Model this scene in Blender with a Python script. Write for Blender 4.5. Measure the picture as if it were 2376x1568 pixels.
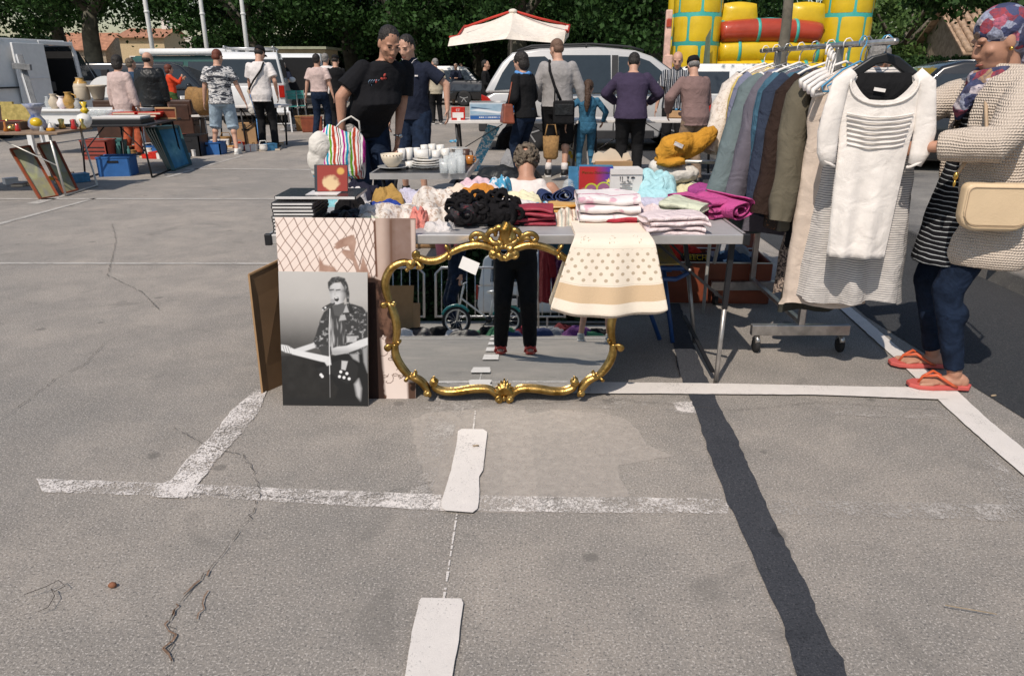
import bpy, bmesh, math, random
import numpy as np
from mathutils import Vector, Matrix, noise as mnoise
for o in list(bpy.data.objects): bpy.data.objects.remove(o)
S = bpy.context.scene
COL = S.collection
R = math.radians
# ---------------------------------------------------------------- camera, sky, sun, exposure
CAMZ, TILT, FPX = 1.4, R(20.06), 1709.6          # eye height, tilt down, focal length in px of a 2376 px wide picture
cam = bpy.data.cameras.new('camera'); cam.sensor_width = 36; cam.lens = 36*FPX/2376
cam.clip_start = .03; cam.clip_end = 900
co = bpy.data.objects.new('camera', cam); COL.objects.link(co)
co.location = (0, 0, CAMZ); co.rotation_euler = (R(90)-TILT, 0, 0); S.camera = co
SUN_EL, SUN_AZ = R(51), R(26)                    # shadows fall away from the camera and a little to the right
sl = bpy.data.lights.new('sun', 'SUN'); sl.energy = 3.9; sl.angle = R(.5); sl.color = (1, .905, .80)
so = bpy.data.objects.new('sun', sl); COL.objects.link(so)
sd = Vector((math.sin(SUN_AZ)*math.cos(SUN_EL), math.cos(SUN_AZ)*math.cos(SUN_EL), -math.sin(SUN_EL)))
so.rotation_euler = sd.to_track_quat('-Z', 'Y').to_euler(); so.location = (-6, -12, 16)
W = bpy.data.worlds.new('World'); S.world = W; W.use_nodes = True
wn = W.node_tree.nodes; wl = W.node_tree.links
sky = wn.new('ShaderNodeTexSky'); sky.sky_type = 'NISHITA'; sky.sun_disc = False
sky.sun_elevation = SUN_EL; sky.sun_rotation = math.pi+SUN_AZ; sky.air_density = 1.3; sky.dust_density = 1.2; sky.ozone_density = 1
wl.new(sky.outputs[0], wn['Background'].inputs[0]); wn['Background'].inputs[1].default_value = .105
S.view_settings.view_transform = 'Standard'; S.view_settings.look = 'None'
S.view_settings.exposure = 0.02; S.view_settings.gamma = 1
S.render.engine = 'CYCLES'; S.cycles.max_bounces = 6; S.cycles.transparent_max_bounces = 8
# ---------------------------------------------------------------- helpers
CT, ST = math.cos(TILT), math.sin(TILT)
def ray(u, v):
    x, y = (u-1188)/FPX, (v-784)/FPX
    return Vector((x, CT-y*ST, -ST-y*CT))
def G(u, v, z=0.):                               # point of the photograph -> point on the level z
    r = ray(u, v); t = (z-CAMZ)/r.z
    return Vector((r.x*t, r.y*t, z))
def P(u, v, Y):                                  # point of the photograph at distance Y
    r = ray(u, v); t = Y/r.y
    return Vector((r.x*t, Y, CAMZ+r.z*t))
def V(*a): return Vector(a[0] if len(a) == 1 else a)
def frame(d, up=None):
    d = Vector(d).normalized(); up = Vector(up) if up else (V(0, 0, 1) if abs(d.z) < .95 else V(0, 1, 0))
    x = d.cross(up).normalized(); return x, x.cross(d).normalized()
class MB:
    def __init__(s): s.v = []; s.f = []; s.m = []; s.sm = []
    def add(s, vs, fs, m=0, smooth=True):
        b = len(s.v); s.v += [tuple(p) for p in vs]
        s.f += [tuple(i+b for i in f) for f in fs]; s.m += [m]*len(fs); s.sm += [smooth]*len(fs); return s
    def box(s, c, d, rot=None, m=0, top=1.):
        c = Vector(c); x, y, z = d[0]/2, d[1]/2, d[2]/2
        vs = [V(i*x*(top if k > 0 else 1), j*y*(top if k > 0 else 1), k*z) for k in (-1, 1) for j in (-1, 1) for i in (-1, 1)]
        if rot is not None:
            if not isinstance(rot, Matrix): rot = Matrix.Rotation(rot, 3, 'Z')
            vs = [rot @ p for p in vs]
        return s.add([p+c for p in vs], [(0, 2, 3, 1), (4, 5, 7, 6), (0, 1, 5, 4), (2, 6, 7, 3), (0, 4, 6, 2), (1, 3, 7, 5)], m, False)
    def tube(s, pts, r, n=8, cap=True, closed=False, m=0, flat=None, prof=None):
        pts = [Vector(p) for p in pts]; k = len(pts)
        rs = r if isinstance(r, (list, tuple)) else [r]*k
        vs = []; fs = []; px = None
        for i, p in enumerate(pts):
            a = pts[(i-1) % k] if (closed or i > 0) else p; b = pts[(i+1) % k] if (closed or i < k-1) else p
            d = (b-a)
            d = d.normalized() if d.length > 1e-9 else V(0, 0, 1)
            if flat is not None: x = d.cross(Vector(flat)).normalized()
            elif px is None: x, _ = frame(d)
            else:
                x = (px-d*px.dot(d)).normalized()
            y = d.cross(x).normalized(); px = x
            for j in range(n):
                t = 2*math.pi*j/n; q = prof[j] if prof else 1
                vs.append(p+(x*math.cos(t)+y*math.sin(t))*rs[i]*q)
        for i in range(k if closed else k-1):
            for j in range(n):
                a = i*n+j; b = i*n+(j+1) % n; c = ((i+1) % k)*n+(j+1) % n; d = ((i+1) % k)*n+j
                fs.append((a, b, c, d))
        if cap and not closed: fs += [tuple(range(n))[::-1], tuple((k-1)*n+j for j in range(n))]
        return s.add(vs, fs, m)
    def bar(s, a, b, r, n=8, r2=None, m=0): return s.tube([a, b], [r, r if r2 is None else r2], n, m=m)
    def beam(s, a, b, w, h, m=0):
        a, b = Vector(a), Vector(b); x, y = frame(b-a)
        vs = [p+x*i*w/2+y*j*h/2 for p in (a, b) for i, j in ((-1, -1), (1, -1), (1, 1), (-1, 1))]
        return s.add(vs, [(0, 3, 2, 1), (4, 5, 6, 7), (0, 1, 5, 4), (1, 2, 6, 5), (2, 3, 7, 6), (3, 0, 4, 7)], m, False)
    def lathe(s, prof, c=(0, 0, 0), n=20, m=0, sc=(1, 1), rot=None):
        c = Vector(c); vs = []; fs = []; k = len(prof)
        for r, z in prof:
            for j in range(n):
                t = 2*math.pi*j/n; p = V(r*math.cos(t)*sc[0], r*math.sin(t)*sc[1], z)
                vs.append(c+(rot @ p if rot else p))
        for i in range(k-1):
            for j in range(n): fs.append((i*n+j, i*n+(j+1) % n, (i+1)*n+(j+1) % n, (i+1)*n+j))
        fs += [tuple(range(n))[::-1], tuple((k-1)*n+j for j in range(n))]
        return s.add(vs, fs, m)
    def ell(s, c, r, rot=None, n=12, k=8, m=0):
        c = Vector(c); vs = []; fs = []
        if not isinstance(r, (tuple, list)): r = (r, r, r)
        for i in range(1, k):
            a = math.pi*i/k
            for j in range(n):
                t = 2*math.pi*j/n; p = V(r[0]*math.sin(a)*math.cos(t), r[1]*math.sin(a)*math.sin(t), r[2]*math.cos(a))
                vs.append(c+(rot @ p if rot else p))
        t0 = V(0, 0, r[2]); vs.append(c+(rot @ t0 if rot else t0)); vs.append(c-(rot @ t0 if rot else t0))
        T = len(vs)-2
        for i in range(k-2):
            for j in range(n): fs.append((i*n+j, (i+1)*n+j, (i+1)*n+(j+1) % n, i*n+(j+1) % n))
        for j in range(n):
            fs.append((T, j, (j+1) % n)); fs.append((T+1, (k-2)*n+(j+1) % n, (k-2)*n+j))
        return s.add(vs, fs, m)
    def cap(s, a, b, ra, rb, n=10, flat=False):                 # tapered limb piece, closed
        a, b = Vector(a), Vector(b); s.tube([a, b], [ra, rb], n)
        s.ell(a, ra, n=n, k=6)
        if not flat: s.ell(b, rb, n=n, k=6)
        return s
    def loft(s, rings, n=18, m=0, fold=0, fk=7):                # rings: (centre, rx, ry[, angle])
        vs = []; fs = []; k = len(rings)
        for i, rg in enumerate(rings):
            c = Vector(rg[0])
            for j in range(n):
                t = 2*math.pi*j/n; q = 1+fold*(i/k)*math.cos(fk*t)
                vs.append(c+V(rg[1]*q*math.cos(t), rg[2]*q*math.sin(t), 0))
        for i in range(k-1):
            for j in range(n): fs.append((i*n+j, i*n+(j+1) % n, (i+1)*n+(j+1) % n, (i+1)*n+j))
        fs += [tuple(range(n))[::-1], tuple((k-1)*n+j for j in range(n))]
        return s.add(vs, fs, m)
    def grid(s, fn, nu, nv, m=0, smooth=True):
        vs = [fn(i/nu, j/nv) for j in range(nv+1) for i in range(nu+1)]
        fs = [(j*(nu+1)+i, j*(nu+1)+i+1, (j+1)*(nu+1)+i+1, (j+1)*(nu+1)+i) for j in range(nv) for i in range(nu)]
        return s.add(vs, fs, m, smooth)
    def prism(s, poly, d, m=0, smooth=False):                   # polygon (3-D points) extruded by vector d
        d = Vector(d); n = len(poly); a = [Vector(p) for p in poly]
        s.add(a+[p+d for p in a], [tuple(range(n))[::-1], tuple(range(n, 2*n))] + [(i, (i+1) % n, n+(i+1) % n, n+i) for i in range(n)], m, smooth)
        return s
    def quad(s, pts, m=0): return s.add(pts, [tuple(range(len(pts)))], m, False)
    def build(s, name, mats, parent=None, loc=None, rz=0, bevel=0, seg=2, smooth=None):
        me = bpy.data.meshes.new(name); me.from_pydata(s.v, [], s.f)
        if not isinstance(mats, (list, tuple)): mats = [mats]
        for q in mats: me.materials.append(MAT(q) if isinstance(q, str) else q)
        me.polygons.foreach_set('material_index', s.m)
        me.polygons.foreach_set('use_smooth', [bool(smooth)]*len(s.f) if smooth is not None else s.sm)
        me.validate(); me.update()
        o = bpy.data.objects.new(name, me); COL.objects.link(o)
        if parent: o.parent = parent
        if loc is not None: o.location = loc
        o.rotation_euler[2] = rz
        if bevel:
            b = o.modifiers.new('bevel', 'BEVEL'); b.width = bevel; b.segments = seg; b.limit_method = 'ANGLE'; b.angle_limit = R(35)
            b.harden_normals = False
        return o
def tag(o, label=None, cat=None, group=None, kind=None):
    for k, q in (('label', label), ('category', cat), ('group', group), ('kind', kind)):
        if q: o[k] = q
    return o
def thing(name, label, cat, loc=(0, 0, 0), rz=0, group=None):
    o = bpy.data.objects.new(name, None); COL.objects.link(o); o.empty_display_size = .1
    o.location = loc; o.rotation_euler = (0, 0, rz); return tag(o, label, cat, group)
def copytree(o, loc, rz, label=None, parent=None):
    c = o.copy(); COL.objects.link(c)
    if parent: c.parent = parent
    else:
        c.location = loc; c.rotation_euler[2] = rz
        if label: c['label'] = label
    for ch in list(o.children): copytree(ch, None, None, None, c)
    return c
def meld(mb, name, m, parent, vox=.009, it=4, wr=0, wrs=.08, loc=None):      # one continuous skin over overlapping pieces
    o = mb.build(name, m, parent, loc)
    r = o.modifiers.new('skin', 'REMESH'); r.mode = 'VOXEL'; r.voxel_size = vox; r.use_smooth_shade = True
    if it: q = o.modifiers.new('soft', 'SMOOTH'); q.factor = .5; q.iterations = it
    if wr:
        t = bpy.data.textures.get('crease%.3f' % wrs)
        if not t: t = bpy.data.textures.new('crease%.3f' % wrs, 'CLOUDS'); t.noise_scale = wrs; t.noise_depth = 2; t.noise_type = 'SOFT_NOISE'
        d = o.modifiers.new('creases', 'DISPLACE'); d.texture = t; d.strength = wr*.42; d.mid_level = .5
    return o
def text_mesh(txt, size, name, m, parent, loc, rot, depth=.0006, align='CENTER', shear=0):
    c = bpy.data.curves.new(name, 'FONT'); c.body = txt; c.size = size; c.align_x = align; c.extrude = depth; c.shear = shear; c.resolution_u = 2
    t = bpy.data.objects.new('tmp', c); me = bpy.data.meshes.new_from_object(t); bpy.data.objects.remove(t)
    me.materials.clear(); me.materials.append(MAT(m)); o = bpy.data.objects.new(name, me); COL.objects.link(o)
    o.parent = parent; o.location = loc; o.rotation_euler = rot; return o
# ---------------------------------------------------------------- materials
def nodemat(name):
    m = bpy.data.materials.new(name); m.use_nodes = True; nt = m.node_tree
    return m, nt, nt.nodes, nt.links, nt.nodes['Principled BSDF']
def c4(c): return (c[0], c[1], c[2], 1)
def addbump(nt, b, h, strength, dist=.01, prev=None):
    n = nt.nodes.new('ShaderNodeBump'); n.inputs['Strength'].default_value = strength; n.inputs['Distance'].default_value = dist
    nt.links.new(h, n.inputs['Height'])
    if prev: nt.links.new(prev, n.inputs['Normal'])
    nt.links.new(n.outputs[0], b.inputs['Normal']); return n.outputs[0]
def noi(nt, co, scale, detail=3, rough=.5, dist=0):
    n = nt.nodes.new('ShaderNodeTexNoise'); n.inputs['Scale'].default_value = scale; n.inputs['Detail'].default_value = detail
    n.inputs['Roughness'].default_value = rough; n.inputs['Distortion'].default_value = dist
    nt.links.new(co, n.inputs['Vector']); return n.outputs['Fac']
def ramp(nt, f, stops, interp='LINEAR'):
    n = nt.nodes.new('ShaderNodeValToRGB'); nt.links.new(f, n.inputs[0]); cr = n.color_ramp; cr.interpolation = interp
    while len(cr.elements) < len(stops): cr.elements.new(.5)
    for e, (p, c) in zip(cr.elements, stops): e.position = p; e.color = c4(c) if isinstance(c, (tuple, list)) else (c, c, c, 1)
    return n.outputs[0]
def mix(nt, f, a, b, mode='MIX'):
    n = nt.nodes.new('ShaderNodeMix'); n.data_type = 'RGBA'; n.blend_type = mode
    for i, q in ((0, f), (6, a), (7, b)):
        if hasattr(q, 'links'): nt.links.new(q, n.inputs[i])
        else: n.inputs[i].default_value = c4(q) if isinstance(q, (tuple, list)) else q
    return n.outputs[2]
def maths(nt, op, a, b=None):
    n = nt.nodes.new('ShaderNodeMath'); n.operation = op
    for i, q in ((0, a), (1, b)):
        if q is None: continue
        if hasattr(q, 'links'): nt.links.new(q, n.inputs[i])
        else: n.inputs[i].default_value = q
    return n.outputs[0]
def objco(nt): return nt.nodes.new('ShaderNodeTexCoord').outputs['Object']
def sepxyz(nt, co):
    n = nt.nodes.new('ShaderNodeSeparateXYZ'); nt.links.new(co, n.inputs[0]); return n.outputs
MATS = {}; MDEF = {}
def mdef(name, col, rough=.6, metal=0, var=.12, vs=9, bump=0, bs=80, wr=0, ws=14, spec=.4, trans=0, coat=0, var2=None, emit=0):
    MDEF[name] = dict(col=col, rough=rough, metal=metal, var=var, vs=vs, bump=bump, bs=bs, wr=wr, ws=ws, spec=spec, trans=trans, coat=coat, var2=var2)
def MAT(name):
    if name in MATS: return MATS[name]
    d = MDEF[name]; m, nt, N, L, b = nodemat(name); co_ = objco(nt)
    c = d['col']; f = noi(nt, co_, d['vs'], 4, .6)
    f = ramp(nt, f, [(.3, 0.), (.7, 1.)])
    lo = tuple(q*(1-d['var']) for q in c); hi = d['var2'] or tuple(min(1, q*(1+d['var'])) for q in c)
    L.new(mix(nt, f, lo, hi), b.inputs['Base Color'])
    b.inputs['Roughness'].default_value = d['rough']; b.inputs['Metallic'].default_value = d['metal']
    b.inputs['Specular IOR Level'].default_value = d['spec']; b.inputs['Transmission Weight'].default_value = d['trans']
    b.inputs['Coat Weight'].default_value = d['coat']; b.inputs['Coat Roughness'].default_value = .08
    pv = None
    if d['wr']: pv = addbump(nt, b, noi(nt, co_, d['ws'], 3, .5, .8), d['wr'], .03)
    if d['bump']: addbump(nt, b, noi(nt, co_, d['bs'], 2, .5), d['bump'], .004, pv)
    MATS[name] = m; return m
def cloth(name, col, var=.1, wr=.5, ws=13, bump=.35, bs=260, rough=.9): mdef(name, col, rough, 0, var, 12, bump, bs, wr, ws, .15)
# ================================================================ THE GROUND
def asphalt(name, base, dark, light, spk, bmp, dust=(.062, .064, .068), df=.5):
    m, nt, N, L, b = nodemat(name); co_ = objco(nt)
    big = ramp(nt, noi(nt, co_, .5, 6, .7), [(.38, 0.), (.60, 1.)])
    mid = ramp(nt, noi(nt, co_, 3.2, 6, .7, .4), [(.3, 0.), (.7, 1.)])
    c = mix(nt, big, base, dust); c = mix(nt, maths(nt, 'MULTIPLY', mid, df), c, tuple(q*.8 for q in base))
    sp = noi(nt, co_, 125, 4, .85); c = mix(nt, ramp(nt, sp, [(.37, 1.), (.48, 0.)]), c, dark)
    c = mix(nt, ramp(nt, noi(nt, co_, 150, 2, .6), [(.56, 0.), (.66, spk)]), c, light)
    c = mix(nt, ramp(nt, noi(nt, co_, 1.9, 3, .6, 1.2), [(.62, 0.), (.70, .4)]), c, tuple(q*.62 for q in base))
    v = N.new('ShaderNodeTexVoronoi'); v.inputs['Scale'].default_value = 3.1; v.inputs['Randomness'].default_value = 1; L.new(co_, v.inputs['Vector'])
    dd = maths(nt, 'ADD', v.outputs['Distance'], maths(nt, 'MULTIPLY', noi(nt, co_, 24, 2), .08))
    c = mix(nt, ramp(nt, dd, [(.10, .6), (.135, 0.)]), c, tuple(q*.5 for q in base))     # old gum and oil spots
    L.new(c, b.inputs['Base Color']); b.inputs['Roughness'].default_value = .88; b.inputs['Specular IOR Level'].default_value = .25
    pv = addbump(nt, b, sp, bmp, .010); addbump(nt, b, noi(nt, co_, 45, 4, .7), bmp*.25, .02, pv)
    MATS[name] = m; return m
asphalt('asphalt', (.262, .243, .220), (.10, .095, .092), (.62, .57, .52), .65, .5, (.41, .36, .31), .75)
asphalt('new_asphalt', (.052, .055, .06), (.022, .024, .028), (.17, .17, .17), .4, 1.0, (.062, .064, .068), .3)
asphalt('tar', (.052, .056, .068), (.026, .028, .034), (.14, .14, .15), .5, .9, (.075, .078, .088), .4)
asphalt('pavement', (.30, .28, .25), (.16, .15, .14), (.42, .4, .37), .4, .5)
def paint(name, wear, col=(.80, .745, .70), crk=70., edge=0.06):
    m, nt, N, L, b = nodemat(name); co_ = objco(nt)
    L.new(mix(nt, noi(nt, co_, 14, 4, .7), tuple(q*.80 for q in col), col), b.inputs['Base Color'])
    b.inputs['Roughness'].default_value = .75
    n1 = noi(nt, co_, 120, 6, .9); n2 = noi(nt, co_, 4.5, 4, .7)
    f = maths(nt, 'ADD', n1, maths(nt, 'MULTIPLY', maths(nt, 'SUBTRACT', n2, .5), .45))
    v = N.new('ShaderNodeTexVoronoi'); v.feature = 'DISTANCE_TO_EDGE'; v.inputs['Scale'].default_value = crk; L.new(co_, v.inputs['Vector'])
    f = maths(nt, 'ADD', f, maths(nt, 'MULTIPLY', ramp(nt, v.outputs['Distance'], [(0., 0.), (.06, 1.)]), edge))
    a = ramp(nt, f, [(wear-.015, 0.), (wear+.02, 1.)])
    L.new(a, b.inputs['Alpha']); addbump(nt, b, n1, .4, .006); MATS[name] = m
paint('fresh_paint', .41, (.74, .69, .645)); paint('worn_paint', .56); paint('ghost_paint', .60, (.52, .48, .44))
paint('far_paint', .49, (.50, .47, .43)); m, nt, N, L, b = nodemat('dust_film'); b.inputs['Base Color'].default_value = (.53, .475, .42, 1); b.inputs['Roughness'].default_value = .9; L.new(ramp(nt, noi(nt, objco(nt), 30, 4, .7), [(.3, .25), (.7, .6)]), b.inputs['Alpha']); MATS['dust_film'] = m
gm = MB(); gm.quad([(-260, -160, 0), (260, -160, 0), (260, 420, 0), (-260, 420, 0)])
tag(gm.build('ground', 'asphalt'), kind='structure')
def sheet(name, polys, z, m, jit=0, seed=1):
    rnd = random.Random(seed); mb = MB()
    for pl in polys:
        pts = [G(u, v) for u, v in pl]
        if jit:
            q = []
            for a, b in zip(pts, pts[1:]+pts[:1]):
                k = max(1, int((b-a).length/.03))
                for i in range(k): q.append(a.lerp(b, i/k)+V(rnd.uniform(-jit, jit), rnd.uniform(-jit, jit), 0))
            pts = q
        mb.quad([(p.x, p.y, z) for p in pts])
    o = mb.build(name, m); return tag(o, kind='structure')
def Z6(pl): return [((750+x/3.136)/1.25758, (700+y/3.136)/1.25758) for x, y in pl]
def Z7(pl): return [(x*.6313/1.25758, (1100+y*.6313)/1.25758) for x, y in pl]
def Z8(pl): return [((1500+x*.6263)/1.25758, (1000+y*.6263)/1.25758) for x, y in pl]
# dark resurfaced lane on the right with its kerb and pavement
e = [(2.34, 40), (2.22, 9), (2.17, 4.7), (2.13, 4.2), (2.16, 3.6), (2.155, 3.29), (2.18, 2.83), (2.17, 2.2), (2.2, .5), (2.25, -12)]
mb = MB(); mb.quad([(x, y, .003) for x, y in e]+[(3.32, -12, .003), (3.4, 12, .003), (3.6, 40, .003)]); tag(mb.build('new_asphalt_lane', 'new_asphalt'), kind='structure')
mb = MB(); mb.box((3.42, 13.5, .05), (.14, 55, .15)); tag(mb.build('kerb', 'pavement', bevel=.015), kind='structure')
mb = MB(); mb.box((7.0, 13.5, .04), (7.0, 55, .14)); tag(mb.build('pavement', 'pavement'), kind='structure')
# painted lines (fresh)
sheet('parking_line', [[(1230, 884), (1385, 890), (1700, 894), (2010, 901), (2192, 903), (2200, 930), (2170, 930), (1900, 920), (1500, 917), (1360, 917), (1230, 914)]], .010, 'fresh_paint', .0015)
sheet('parking_line', [[(1915, 688), (1938, 688), (2010, 745), (2110, 832), (2215, 905), (2290, 975), (2400, 1065), (2470, 1120), (2470, 1190), (2376, 1108), (2240, 990), (2172, 927), (2085, 842)]], .008, 'fresh_paint', .0015)
for i, pl in enumerate([[(2118, 258), (2135, 248), (2235, 250), (2252, 262), (2232, 440), (2214, 470), (2216, 560), (2207, 618), (2185, 636), (2060, 628), (2040, 615), (2040, 585), (2085, 440), (2108, 330)],
                        [(1950, 1030), (2130, 1035), (2141, 1055), (2120, 1230), (2085, 1420), (2065, 1560), (1840, 1560), (1875, 1380), (1905, 1190), (1938, 1045)]]):
    sheet('painted_dash', [Z7(pl)], .010, 'fresh_paint', .001, i+3)
for k in range(7):                                                   # the dashes run on towards and behind the camera
    y0 = .62-k*1.02; mb = MB(); x0 = -.235-.012*k
    mb.quad([(x0, y0-.58, .010), (x0+.125, y0-.58, .010), (x0+.13, y0, .010), (x0+.005, y0, .010)]); tag(mb.build('painted_dash', 'fresh_paint'), kind='structure')
mb = MB(); mb.quad([(-7, -2.62, .006), (2.3, -2.95, .006), (2.3, -3.05, .006), (-7, -2.72, .006)]); tag(mb.build('parking_line', 'fresh_paint'), kind='structure')
# chalk snap line joining the dashes
mb = MB(); rnd = random.Random(4)
for a, b in ((G(1103, 955), G(1098, 1000)), (G(1060, 1195), G(1030, 1390))):
    k = 46
    for i in range(k):
        if rnd.random() < .78:
            p, q = a.lerp(b, i/k), a.lerp(b, (i+.9)/k); w = .0022+rnd.random()*.002
            mb.quad([(p.x-w, p.y, .0045), (p.x+w, p.y, .0045), (q.x+w, q.y, .0045), (q.x-w, q.y, .0045)])
tag(mb.build('chalk_line', 'fresh_paint'), kind='structure')
# worn and ghost lines
sheet('worn_line', [[(85, 1112), (330, 1120), (610, 1132), (1040, 1150), (1040, 1187), (610, 1163), (330, 1150), (100, 1143)]], .004, 'worn_paint', .003)
sheet('worn_line', [[(1105, 1151), (1400, 1155), (1690, 1159), (1690, 1193), (1400, 1191), (1105, 1187)]], .004, 'worn_paint', .003, 5)
sheet('worn_line', [[(1740, 1160), (2376, 1172), (2420, 1200), (2376, 1212), (1740, 1192)]], .004, 'ghost_paint', .005, 6)
sheet('worn_line', [Z7([(1185, 60), (1235, 70), (1205, 150), (1130, 250), (1000, 390), (925, 490), (880, 545), (850, 565), (700, 560), (700, 530), (800, 470), (870, 380), (960, 295), (1080, 150)])], .006, 'worn_paint', .003, 7)
sheet('worn_line', [[(1012, 925), (1090, 930), (1048, 1010), (1010, 1110), (990, 1230), (945, 1235), (955, 1120), (980, 1010)]], .003, 'ghost_paint', .006, 8)
sheet('worn_line', [[(960, 925), (1500, 922), (1620, 945), (1620, 965), (1500, 948), (960, 950)]], .0035, 'ghost_paint', .006, 9)
sheet('worn_line', [[(1560, 935), (1625, 932), (1640, 965), (1570, 955)]], .005, 'worn_paint', .005, 10)
sheet('worn_line', [[(1890, 940), (2200, 950), (2240, 975), (2190, 975), (1920, 962)]], .0035, 'ghost_paint', .006, 11)
sheet('worn_line', [[(2240, 1010), (2340, 1090), (2376, 1140), (2440, 1230), (2376, 1215), (2300, 1110)]], .0035, 'ghost_paint', .006, 12)
for pl in ([(-250, 461), (640, 461), (640, 463.5), (-250, 464)], [(-160, 560), (215, 461), (226, 461), (-110, 553)], [(-300, 609.5), (650, 611), (650, 614.5), (-300, 613.5)],
           [(60, 474), (125, 455), (155, 455), (90, 474)], [(430, 391), (760, 394), (760, 396), (430, 393)], [(380, 412), (560, 362), (567, 362), (394, 412)], [(1300, 398), (2300, 402), (2300, 409), (1300, 405)],
           [(1000, 279), (1150, 279), (1150, 282), (1000, 282)], [(650, 300), (760, 290), (760, 294), (650, 304)]):
    sheet('faint_line', [pl], .0045, 'far_paint')
sheet('dust_stain', [Z7([(1910, 200), (1990, 165), (2400, 130), (2430, 135), (2480, 480), (2500, 560), (2460, 640), (2220, 620), (2000, 560), (1930, 380), (1910, 270)])], .002, 'dust_film', .01, 21)
sheet('dust_stain', [Z8([(-50, 340), (200, 320), (400, 330), (520, 360), (590, 420), (620, 480), (740, 530), (640, 550), (480, 570), (500, 650), (545, 720), (-50, 730)])], .0025, 'dust_film', .006, 22)
# tar strip over an old joint
sheet('tar_seam', [Z8([(700, -180), (745, 20), (770, 150), (820, 262), (862, 370), (900, 500), (950, 620), (990, 740), (1050, 860), (1120, 1010), (1180, 1160), (1240, 1290), (1285, 1420), (1330, 1600),
                       (1560, 1600), (1540, 1480), (1480, 1415), (1420, 1290), (1370, 1150), (1310, 1040), (1255, 920), (1200, 820), (1150, 700), (1090, 580), (1030, 430), (960, 310), (920, 220), (875, 120), (830, 0), (770, -180)])], .0055, 'tar', .004, 23)
# cracks
mdef('crack', (.085, .075, .065), .95, var=.5, vs=60); mdef('crack_soil', (.19, .12, .08), .95, var=.4, vs=60)
def crack(pts, w, m='crack', seed=0):
    rnd = random.Random(seed); P_ = [G(u, v) for u, v in pts]; L_ = []; mb = MB()
    for a, b in zip(P_, P_[1:]):
        k = max(2, int((b-a).length/.018))
        for i in range(k): L_.append(a.lerp(b, i/k)+V(rnd.gauss(0, .0045), rnd.gauss(0, .0045), 0))
    for a, b in zip(L_, L_[1:]):
        d = (b-a).normalized(); n = V(-d.y, d.x, 0)*w*rnd.uniform(.15, .8)
        if rnd.random() < .9: mb.quad([(p.x, p.y, .0075) for p in (a-n, b-n, b+n, a+n)])
    tag(mb.build('crack', m), kind='structure')
crack(Z7([(800, 235), (950, 320), (1040, 345), (1120, 370), (1165, 420), (1185, 480), (1205, 520), (1185, 590), (1150, 660), (1075, 760), (1010, 840), (975, 900), (905, 965), (850, 1020), (805, 1080), (780, 1160), (800, 1240), (785, 1381), (770, 1500)]), .0022)
crack(Z7([(975, 880), (955, 920), (880, 990), (830, 1040), (800, 1110), (770, 1160), (815, 1200), (785, 1260), (790, 1340)]), .0042, 'crack_soil', 2)
crack(Z7([(960, 1000), (930, 1080), (890, 1150)]), .003, 'crack_soil', 3)
crack([(-60, 1000), (0, 978), (60, 935), (130, 880), (200, 845), (245, 795)], .0020, 'crack', 4)
crack([(245, 795), (330, 760), (480, 770), (620, 800)], .001, 'crack', 5)
crack([(370, 720), (330, 680), (250, 640), (270, 560), (260, 520)], .0035, 'crack', 6)
crack([(0, 690), (150, 720), (370, 700), (600, 690)], .0015, 'crack', 7)
crack([(1240, 940), (1420, 928), (1700, 955), (1900, 935), (2200, 955)], .0016, 'crack', 8)
crack([(420, 1145), (700, 1160), (880, 1150), (1010, 1120)], .0015, 'crack', 9)
crack([(820, 330), (700, 362), (560, 352), (470, 372)], .008, 'crack', 10)
# small litter
mdef('stone', (.22, .09, .045), .8, bump=.5); mdef('twig', (.05, .042, .035), .8); mdef('straw', (.34, .26, .17), .8)
mb = MB(); mb.ell((0, 0, .008), (.013, .010, .009), n=7, k=5); tag(mb.build('pebble', 'stone', loc=G(262, 1362)), 'small reddish brown pebble lying on the coarse asphalt at lower left', 'pebble')
mb = MB(); c = G(130, 1385)
mb.tube([G(60, 1392)-c+V(0, 0, .02), G(110, 1375)-c+V(0, 0, .022), G(140, 1362)-c+V(0, 0, .025), G(155, 1372)-c+V(0, 0, .02), G(130, 1385)-c+V(0, 0, .02), G(122, 1378)-c+V(0, 0, .02), G(130, 1395)-c+V(0, 0, .02), G(115, 1420)-c+V(0, 0, .018), G(90, 1430)-c+V(0, 0, .016)], .0010, 5)
tag(mb.build('twig', 'twig', loc=c), 'thin curled dark twig lying on the asphalt at lower left', 'twig')
mb = MB(); c = G(2250, 1425); mb.tube([G(2190, 1414)-c+V(0, 0, .016), V(0, 0, .017), G(2310, 1435)-c+V(0, 0, .016)], .0014, 5)
tag(mb.build('straw', 'straw', loc=c), 'pale dry straw lying on the asphalt at lower right', 'straw')
mb = MB(); mb.cap((0, 0, .016), (.02, .003, .016), .003, .003, 6); tag(mb.build('cigarette_end', 'straw', loc=G(1098, 1042)), 'tan cigarette end lying on the white painted dash', 'cigarette end')
mb = MB(); mb.ell((0, 0, .006), (.018, .007, .004), n=7, k=4); tag(mb.build('leaf', 'straw', loc=G(2305, 920), rz=.3), 'dry yellow leaf lying on the dark asphalt at right', 'leaf')
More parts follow.
